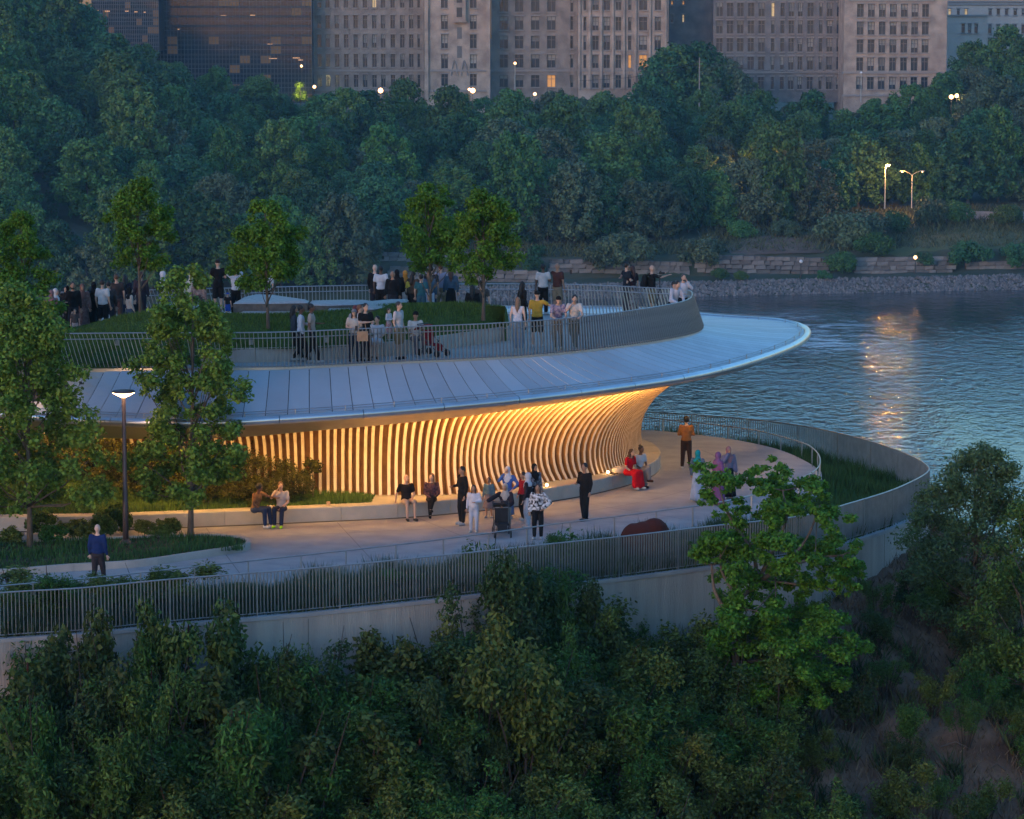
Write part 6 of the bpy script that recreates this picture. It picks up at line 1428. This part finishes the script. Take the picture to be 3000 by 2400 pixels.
person(1212, 795, ZU, 150, 'person in yellow scarf and dark brown coat bending right', 1.66, top=((.07, .05, .035), 'wide'), bot=('pants', BL), hair=('short', DKH), fat=1.3, group=g2, lean_=8)
person(1207, 812, ZU, 160, 'woman with bright yellow shirt beside the brown coat', 1.55, top=((.60, .42, .06), 'short'), bot=('pants', BL), hair=('long', DKH), group=g2, D=111)
person(1234, 804, ZU, 170, 'small dark haired woman in teal behind the denim jacket', 1.6, top=((.03, .12, .15), 'short'), bot=('pants', (.04, .10, .14)), hair=('short', BL), group=g2)
person(1258, 794, ZU, 190, 'woman with light brown hair, denim jacket and white trousers', 1.68, top=((.07, .13, .20), 'long'), bot=('pants', (.50, .52, .62)), hair=('long', (.25, .13, .07)), group=g2)
person(1263, 773, ZU, 175, 'dark haired man in dark shirt behind the denim jacket woman', 1.8, top=((.02, .03, .05), 'short'), bot=('pants', (.04, .05, .08)), hair=('short', DKH), group=g2, D=111.5)
person(1291, 774, ZU, 180, 'man in lavender grey shirt and tan trousers', 1.8, top=((.34, .33, .42), 'short'), bot=('pants', (.33, .24, .14)), hair=('short', (.12, .05, .03)), group=g2)
person(1321, 785, ZU, 185, 'woman in denim jacket and long black skirt, rightmost standing behind the mound', 1.72, top=((.05, .10, .16), 'long'), bot=('skirt', BL), hair=('long', (.05, .025, .02)), group=g2)
person(1384, 835, 5.35, 180, 'person with long black hair and red skirt sitting on the back of the mound', 1.68, 'sit', top=(BL, 'long'), bot=('kneeskirt', (.40, .01, .02)), hair=('long', BL), group=g2, arms=('lap', 'lap'))
person(1410, 822, 5.4, 180, 'man in grey-brown T-shirt sitting beside the red skirt, behind a tree trunk', 1.78, 'sit', top=((.08, .07, .065), 'short'), bot=('pants', BL), hair=('short', DKH), group=g2, fat=1.15, arms=('prop', 'lap'))
# ---- upper deck, front
g3 = 'people along the front railing of the upper deck'
person(861, 895, ZU, 100, 'dark haired woman in black and denim, left of the walking trio', 1.7, 'walk', top=((.04, .05, .07), 'long'), bot=('pants', BL), hair=('long', BL), skin='m', group=g3)
person(881, 894, ZU, 95, 'man in loose white shirt and dark trousers, middle of the walking trio', 1.76, 'walk', top=((.56, .58, .66), 'long'), bot=('pants', BL), hair=('short', BL), skin='d', group=g3, arms=('down', 'front'))
person(912, 890, ZU, 85, 'man in beige T-shirt and dark trousers, right of the walking trio', 1.8, 'walk', top=((.42, .34, .30), 'short'), bot=('pants', (.02, .02, .025)), hair=('short', BL), skin='d', group=g3, arms=('down', 'front'))
person(1037, 915, ZU, 10, 'woman in grey cap and cream T-shirt with jeans holding her phone', 1.62, top=((.52, .46, .42), 'short'), bot=('pants', (.03, .045, .08)), hair=('longcap', BL), arms=('front', 'front'), group=g3, shoes=BL)
person(1041, 895, ZU, 150, 'red haired woman behind the grey cap', 1.66, top=((.4, .38, .4), 'short'), bot=('pants', BL), hair=('long', (.16, .02, .02)), group=g3, D=100.2)
person(1054, 893, ZU, 100, 'person with reddish blond hair and white top behind the black T-shirt', 1.68, top=(WH, 'short'), bot=('pants', BL), hair=('short', (.22, .08, .04)), group=g3, D=100)
person(1071, 897, ZU, 30, 'man in black T-shirt and black trousers with folded arms', 1.78, top=(BL, 'short'), hair=('short', BL), arms=('cross', 'front'), group=g3, skin='l', shoes=BL)
person(1105, 926, ZD + UBH, -10, 'woman in white dress sitting on the seat wall', 1.66, 'sit', top=((.62, .58, .6), 'short'), bot=('kneeskirt', (.6, .58, .62)), hair=('short', BL), arms=('lap', 'lap'), group=g3, shoes=(.12, .06, .04), turn=-20)
person(1139, 903, ZD + UBH, 60, 'girl in white cardigan over red gingham dress standing on the seat wall', 1.02, top=((.62, .6, .64), 'long'), bot=('dress', (.45, .10, .09)), hair=('pony', BRH), group=g3, bot2=(.6, .45, .42), arms=('front', 'front'))
person(1168, 884, ZU, 60, 'man in white T-shirt and tan shorts standing before the seat wall', 1.78, top=((.52, .50, .52), 'short'), bot=('shorts', (.33, .22, .12)), hair=('short', (.04, .03, .03)), group=g3, shoes=BL)
person(1217, 912, ZD + UBH, 20, 'seated man in black cap and white T-shirt with grey trousers', 1.8, 'sit', top=((.60, .56, .52), 'short'), bot=('pants', (.14, .13, .15)), hair=('cap', BL), arms=('lap', 'lap'), group=g3, fat=1.15, skin='m', turn=-40)
person(1517, 871, ZU, 170, 'woman with long fair hair, white tank top and pale jeans', 1.68, top=((.62, .6, .68), 'vest'), bot=('wide', (.20, .27, .35)), hair=('long', (.22, .13, .08)), group=g3, skin='p')
person(1574, 852, ZU, 175, 'man in yellow T-shirt and black shorts with dark cap', 1.8, top=((.55, .33, .05), 'short'), bot=('shorts', BL), hair=('cap', BL), arms=('side', 'down'), group=g3, shoes=WH, fat=1.15)
person(1531, 825, ZU, 120, 'woman with black hair in black clothes behind the fair haired woman', 1.68, top=(BL, 'long'), bot=('pants', BL), hair=('long', BL), skin='d', group=g3)
person(1591, 773, ZU, 185, 'man in white T-shirt with dark print on its back and black trousers', 1.78, top=((.58, .55, .55), 'short'), bot=('pants', BL), hair=('short', BL), skin='d', arms=('front', 'down'), group=g3, fat=1.1)
person(1633, 771, ZU, 150, 'man in maroon shirt and tan shorts holding up a phone', 1.8, top=((.09, .035, .03), 'short'), bot=('shorts', (.25, .2, .14)), hair=('none', BL), skin='m', arms=('down', 'out'), group=g3, fat=1.15)
person(1637, 868, ZU, 10, 'bearded man in cap and plaid shirt leaning on the railing', 1.76, 'stand', top=((.4, .34, .42), 'short'), bot=('pants', (.25, .15, .08)), hair=('cap', BL), arms=('rail', 'rail'), lean_=18, group=g3, top2=(.12, .10, .2), shoes=(.6, .4, .2))
person(1684, 866, ZU, 5, 'dark haired man in white T-shirt leaning on the railing, chin on hand', 1.78, 'crossstand', top=((.62, .58, .56), 'short'), bot=('pants', (.16, .11, .06)), hair=('short', BL), arms=('face', 'rail'), lean_=14, group=g3, shoes=(.6, .5, .45))
person(1836, 769, ZU, 120, 'man in dark shirt embracing the woman in the patterned skirt', 1.8, top=((.02, .025, .035), 'short'), bot=('pants', (.06, .06, .08)), hair=('short', DKH), arms=('front', 'side'), group=g3)
person(1853, 779, ZU, -140, 'woman with dark curly hair and long patterned skirt in an embrace', 1.68, top=((.03, .015, .02), 'short'), bot=('skirt', (.10, .06, .07)), hair=('long', (.05, .02, .02)), group=g3, bot2=(.4, .35, .36), arms=('down', 'front'))
person(1910, 777, ZU, 110, 'bald photographer in black T-shirt and khaki shorts beside a tripod', 1.8, top=(BL, 'short'), bot=('shorts', (.22, .18, .12)), hair=('none', BL), skin='l', arms=('out', 'out'), group=g3, fat=1.15)
person(1988, 824, ZU, 30, 'man in white shirt leaning far over the prow railing', 1.74, top=((.60, .58, .66), 'long'), bot=('pants', BL), hair=('short', BL), arms=('rail', 'rail'), lean_=24, group=g3)
person(1975, 824, ZU, 60, 'dark haired person behind the leaning man in white', 1.7, top=((.5, .48, .55), 'long'), bot=('pants', BL), hair=('short', BL), group=g3, D=110.8)
person(2003, 803, ZU, 20, 'grey bearded man in white shirt at the very prow', 1.76, top=((.62, .6, .66), 'long'), bot=('pants', BL), hair=('beard', (.08, .07, .07)), arms=('rail', 'face'), lean_=6, group=g3)
# ---- lower terrace
g4 = 'people gathered on the lower path by the bench'
person(285, 1536, 0, 170, 'bald man in navy long-sleeved top walking away along the path', 1.74, 'walk', top=((.012, .03, .12), 'long'), bot=('pants', (.045, .035, .04)), hair=('none', BL), skin='p', fat=1.1)
person(762, 1417, BH, 60, 'man in brown patterned shirt and jeans bending over food on the bench', 1.76, 'sit', top=((.18, .08, .04), 'short'), bot=('pants', (.03, .05, .12)), hair=('curly', BL), skin='d', arms=('lap', 'out'), lean_=14, group='pair eating on the bench', shoes=WH, top2=(.3, .16, .07))
person(822, 1412, BH, -10, 'man in white polo shirt, jeans and neon yellow-green shoes on the bench', 1.76, 'sit', top=((.52, .46, .47), 'short'), bot=('pants', (.02, .03, .07)), hair=('short', (.10, .05, .03)), arms=('face', 'lap'), lean_=6, group='pair eating on the bench', shoes=(.45, .9, .02), turn=20)
person(1190, 1390, BH, 20, 'bald man with beard, black printed T-shirt and beige shorts sitting on the bench', 1.78, 'sit', top=(BL, 'short'), bot=('shorts', (.42, .33, .27)), hair=('none', BL), arms=('prop', 'lap'), group=g4, fat=1.1, shoes=(.05, .05, .05))
person(1264, 1387, BH, 10, 'woman with very long brown hair and dark patterned jacket sitting on the bench', 1.72, 'sitx', top=((.03, .02, .025), 'long'), bot=('pants', BL), hair=('long', (.14, .08, .05)), arms=('lap', 'lap'), group=g4, top2=(.15, .07, .08), shoes=BL, turn=-30)
person(1354, 1366, 0, -60, 'young man in black track jacket with white striped sleeve, standing by the bench', 1.8, top=(BL, 'long'), bot=('pants', BL), hair=('short', BL), skin='m', group=g4, arms=('front', 'down'))
person(1388, 1421, 0, -10, 'girl with long dark hair in white tunic and white trousers', 1.45, top=((.66, .62, .68), 'long'), bot=('pants', (.55, .54, .62)), hair=('long', DKH), skin='m', group=g4, arms=('down', 'front'))
person(1432, 1399, 0, -20, 'girl in denim jacket standing behind the seated woman', 1.25, top=((.13, .22, .28), 'long'), bot=('dress', (.25, .2, .22)), hair=('bun', (.07, .03, .02)), skin='m', group=g4)
person(1487, 1367, 0, -15, 'woman in white headscarf and bright blue sweater with a hand to her face', 1.62, top=((.07, .16, .48), 'long'), bot=('skirt', (.12, .2, .4)), hair=('hijab', (.66, .66, .74)), arms=('face', 'hip'), group=g4)
person(1480, 1417, .5, -5, 'woman in beige shawl and headscarf sitting beside the stroller, arm stretched out', 1.66, 'sit', top=((.04, .03, .04), 'wide'), bot=('abaya', (.30, .25, .22)), hair=('hijab', (.50, .42, .38)), arms=('side', 'lap'), group=g4, skin='m')
person(1470, 1478, .35, 10, 'toddler in yellow top sitting in the stroller', .98, 'sit', top=((.66, .55, .22), 'short'), bot=('shorts', (.35, .5, .6)), hair=('curly', (.04, .03, .03)), skin='m', group=g4, arms=('lap', 'lap'))
person(1546, 1385, 0, -110, 'woman in pale grey headscarf, dark vest and white trousers', 1.68, top=((.03, .02, .028), 'long'), bot=('wide', (.58, .54, .58)), hair=('hijab', (.52, .54, .62)), group=g4, shoes=WH)
person(1532, 1383, 0, -60, 'person with black hair and deep red sleeve behind the pale grey headscarf', 1.5, top=((.28, .01, .02), 'long'), bot=('pants', BL), hair=('short', BL), group=g4, skin='m')
person(1566, 1359, 0, 30, 'woman in black headscarf and black-and-white speckled cardigan', 1.68, top=((.02, .02, .025), 'long'), bot=('skirt', BL), hair=('hijab', BL), group=g4, skin='m', top2=(.3, .3, .34))
person(1576, 1418, 0, -10, 'woman in bold black and white patterned tunic with black trousers', 1.66, top=((.015, .015, .02), 'wide'), bot=('pants', BL), hair=('long', (.06, .035, .03)), group=g4, skin='m', top2=(.7, .7, .75), arms=('down', 'hip'), fat=1.25)
person(1713, 1357, 0, -40, 'man all in black standing alone on the lit path', 1.78, 'crossstand', top=(BL, 'long'), bot=('pants', BL), hair=('short', BL), skin='m', arms=('front', 'down'), shoes=BL, fat=1.1)
person(1852, 1316, BH, 45, 'woman in long bright red dress with very long brown hair, seated at the bench end', 1.7, 'sit', top=((.55, .005, .015), 'short'), bot=('abaya', (.55, .005, .015)), hair=('long', (.07, .035, .02)), arms=('lap', 'lap'), lean_=12, group='pair seated at the end of the bench', shoes=WH)
person(1879, 1306, BH, 40, 'dark haired person in white shirt and grey trousers beside the red dress', 1.76, 'sitx', top=((.6, .58, .62), 'short'), bot=('wide', (.22, .21, .22)), hair=('bun', BL), skin='d', arms=('lap', 'lap'), lean_=8, group='pair seated at the end of the bench', shoes=(.07, .03, .02))
person(2011, 1220, 0, 175, 'man in ochre brown overshirt and dark trousers seen from behind, alone on the path', 1.8, top=((.30, .13, .045), 'long'), bot=('pants', (.045, .025, .022)), hair=('curly', BL), arms=('front', 'front'), shoes=WH, fat=1.08)
g5 = 'women in long robes behind the maple'
person(2045, 1319, 0, 150, 'woman in teal headscarf and long pale blue dress', 1.66, top=((.10, .14, .20), 'wide'), bot=('abaya', (.33, .42, .58)), hair=('hijab', (.01, .26, .30)), group=g5, skin='m')
person(2105, 1325, 0, 120, 'woman in purple headscarf and long purple robe', 1.68, top=((.20, .08, .20), 'wide'), bot=('abaya', (.20, .08, .20)), hair=('hijab', (.22, .10, .23)), group=g5, arms=('front', 'front'))
person(2135, 1309, 0, 20, 'woman in rose headscarf, grey-lilac cape and black robe', 1.66, top=((.18, .17, .26), 'wide'), bot=('abaya', BL), hair=('hijab', (.34, .17, .18)), group=g5, skin='m', arms=('face', 'down'))
# ---- resolve the remeshed surfaces
bpy.context.view_layer.update(); dg = bpy.context.evaluated_depsgraph_get()
for o, ex, mats in PENDING:
    me = bpy.data.meshes.new_from_object(o.evaluated_get(dg)); o.modifiers.clear()
    if ex is not None:
        bm = bmesh.new(); bm.from_mesh(me); m2 = mesh_from('x', ex.v, ex.f, mats, True, ex.m); bm.from_mesh(m2); bm.to_mesh(me); bm.free(); bpy.data.meshes.remove(m2)
        me.materials.clear(); [me.materials.append(m_) for m_ in mats]
    old = o.data; o.data = me; bpy.data.meshes.remove(old)

# ================================================================ THINGS PEOPLE HOLD OR USE
M_BLK = mat('black_plastic', (.015, .015, .017), .45); M_WPAP = mat('white_paper', (.75, .73, .7), .7)
def W_(px, py, D): return UD(px, py, D)
p = U(1930, 925, ZU); p = UD(1933, 800, 111.2)
t = empty('tripod', (p.x, p.y, ZU), 'camera tripod with spread dark legs beside the photographer at the prow', 'tripod')
for a in (0, 2.1, 4.2): m = MB(); m.tube([(0, 0, 1.15), (.16 * math.cos(a), .16 * math.sin(a), .6), (.33 * math.cos(a), .33 * math.sin(a), 0)], [.022, .018, .012], 6); m.build('leg', [M_BLK], t)
m = MB(); m.tube([(0, 0, 1.1), (0, 0, 1.45)], .02, 6); m.build('centre_column', [M_BLK], t); m = MB(); m.box((0, 0, 1.48), (.12, .08, .07)); m.build('tripod_head', [M_BLK], t)
c = empty('camera', (p.x + .02, p.y, ZU + 1.56), 'small black camera on the tripod at the prow', 'camera'); m = MB(); m.box((0, 0, .02), (.10, .09, .09)); m.box((0, 0, .08), (.05, .05, .03)); m.build('body', [M_BLK], c); m = MB(); m.tube([(.05, 0, .02), (.15, 0, .02)], .035, 10); m.build('lens', [M_BLK], c)
p = UD(1888, 838, 0 + UD(1910, 777, 111).y); 
ph = [o for o in bpy.data.objects if o.get('label', '').startswith('bald photographer')][0].location
b = empty('backpack', (ph.x - .24, ph.y + .06, ZU + 1.02), 'black backpack worn by the photographer', 'backpack'); m = MB(); ell(m, (0, 0, .2), (.13, .17, .27), 12, 8); m.build('bag_body', [cmat(BL)], b, True); m = MB(); ell(m, (-.1, 0, .1), (.07, .12, .13), 10, 6); m.build('front_pocket', [cmat(BL)], b, True)
for s in (-1, 1): m = MB(); m.tube([(.05, s * .1, .42), (.28, s * .14, .44), (.36, s * .14, .25), (.2, s * .14, .02)], .018, 5); m.build('strap', [cmat(BL)], b)
# white bag and paper cup
p = U(1813, 1388, BH); b = obj('white_bag', None, None) if False else None
m = MB(); ell(m, (0, 0, .12), (.24, .13, .13), 14, 8); ell(m, (.08, -.02, .17), (.15, .1, .1), 12, 6); o = m.build('white_bag', [cmat((.62, .55, .48))], None, True); o.location = (p.x, p.y, BH); tag(o, 'soft white bag lying on the bench beside the woman in red', 'bag')
p = U(1779, 1392, BH); m = MB(); m.tube([(0, 0, .02), (.1, 0, .06), (.22, .0, .03), (.36, .0, .06)], [.02, .03, .025, .015], 6); ell(m, (.12, 0, .08), (.05, .04, .04), 8, 5); o = m.build('flower_bunch', [cmat((.16, .11, .05))]); o.location = (p.x, p.y, BH); tag(o, 'small dried flower bunch on the bench left of the white bag', 'flowers')
p = UD(787, 1497, 97.6); m = MB(); m.lathe((0, 0, 0), [(.035, 0), (.05, .17), (.052, .18)], 12); o = m.build('paper_cup', [M_WPAP], None, True); o.location = p; o.rotation_euler = (0, .5, 0); tag(o, 'white paper cup held low by the man in the brown shirt', 'cup')
p = U(793, 1487, BH); m = MB(); m.box((0, 0, .03), (.22, .16, .05)); o = m.build('food_box', [mat('kraft_card', (.3, .2, .12), .8)]); o.location = (p.x, p.y, BH + .003); tag(o, 'small open food box between the pair on the bench', 'food box')
p = U(962, 1481, BH); m = MB(); m.lathe((0, 0, 0), [(.05, 0), (.06, .1), (.055, .11)], 10); o = m.build('food_tub', [mat('tub_tan', (.42, .30, .22), .7)]); o.location = (p.x, p.y, BH + .003); tag(o, 'small tan tub left alone on the lawn edge of the bench', 'tub')
def phone(px_, py_, D, label):
    p = UD(px_, py_, D); m = MB(); m.box((0, 0, 0), (.075, .012, .15)); o = m.build('phone', [M_BLK]); o.location = p; tag(o, label, 'phone')
phone(1672, 798, 110.4, 'phone held up by the man in the maroon shirt'); phone(1044, 962, 96.3, 'phone in the hands of the woman with grey cap')
def stroller(px, py, z, face, label, col, seat=True):
    p = U(px, py, z); s = empty('stroller', (p.x, p.y, z), label, 'stroller', rz=R(face))
    m = MB()
    for sx in (-.24, .24): m.tube([(sx, .42, .98), (sx, .18, .6), (sx, -.38, .16)], .014, 6); m.tube([(sx, -.1, .5), (sx, .36, .14)], .014, 6)
    m.tube([(-.24, .42, .98), (.24, .42, .98)], .016, 6); m.tube([(-.24, -.38, .16), (.24, -.38, .16)], .012, 6); m.tube([(-.24, .36, .14), (.24, .36, .14)], .012, 6); m.build('frame', [mat('stroller_frame', (.08, .08, .085), .4, .6)], s)
    m = MB(); m.box((0, -.02, .36), (.40, .32, .05)); m.box((0, .17, .58), (.40, .06, .46)); m.box((0, -.24, .26), (.3, .05, .2)); m.build('seat', [cmat(col)], s)
    m = MB(); V = []; 
    for k in range(7):
        a = math.pi * .15 + math.pi * .5 * k / 6; V.append((.15 - .34 * math.cos(a) + .05, .62 + .34 * math.sin(a)))
    m.strip([Vector((-.21, .5 - y, z_)) for y, z_ in V], [Vector((.21, .5 - y, z_)) for y, z_ in V]); m.build('canopy', [cmat(col)], s)
    for sx in (-.24, .24):
        for yy in (-.38, .36): m = MB(); m.tube([(sx - .02, yy, .11), (sx + .02, yy, .11)], .11, 14); m.build('wheel', [M_BLK], s)
    return s
stroller(1268, 1043, ZU, 50, 'red and black stroller parked beside the seated man in white', (.30, .012, .02)); stroller(1470, 1570, 0, 5, 'dark stroller holding the toddler in yellow, half behind shrubs', (.03, .03, .035))
m = MB(); p = UD(1062, 985, 97.3); m.box((0, 0, 0), (.34, .1, .3)); m.tube([(-.12, 0, .15), (-.08, 0, .38), (.08, 0, .38), (.12, 0, .15)], .012, 5); o = m.build('tote_bag', [cmat((.34, .24, .16))]); o.location = p; tag(o, 'tan tote bag carried between the grey cap and the black T-shirt', 'bag')
# yellow cloth behind the black T-shirt man: a standing sign glow is left out
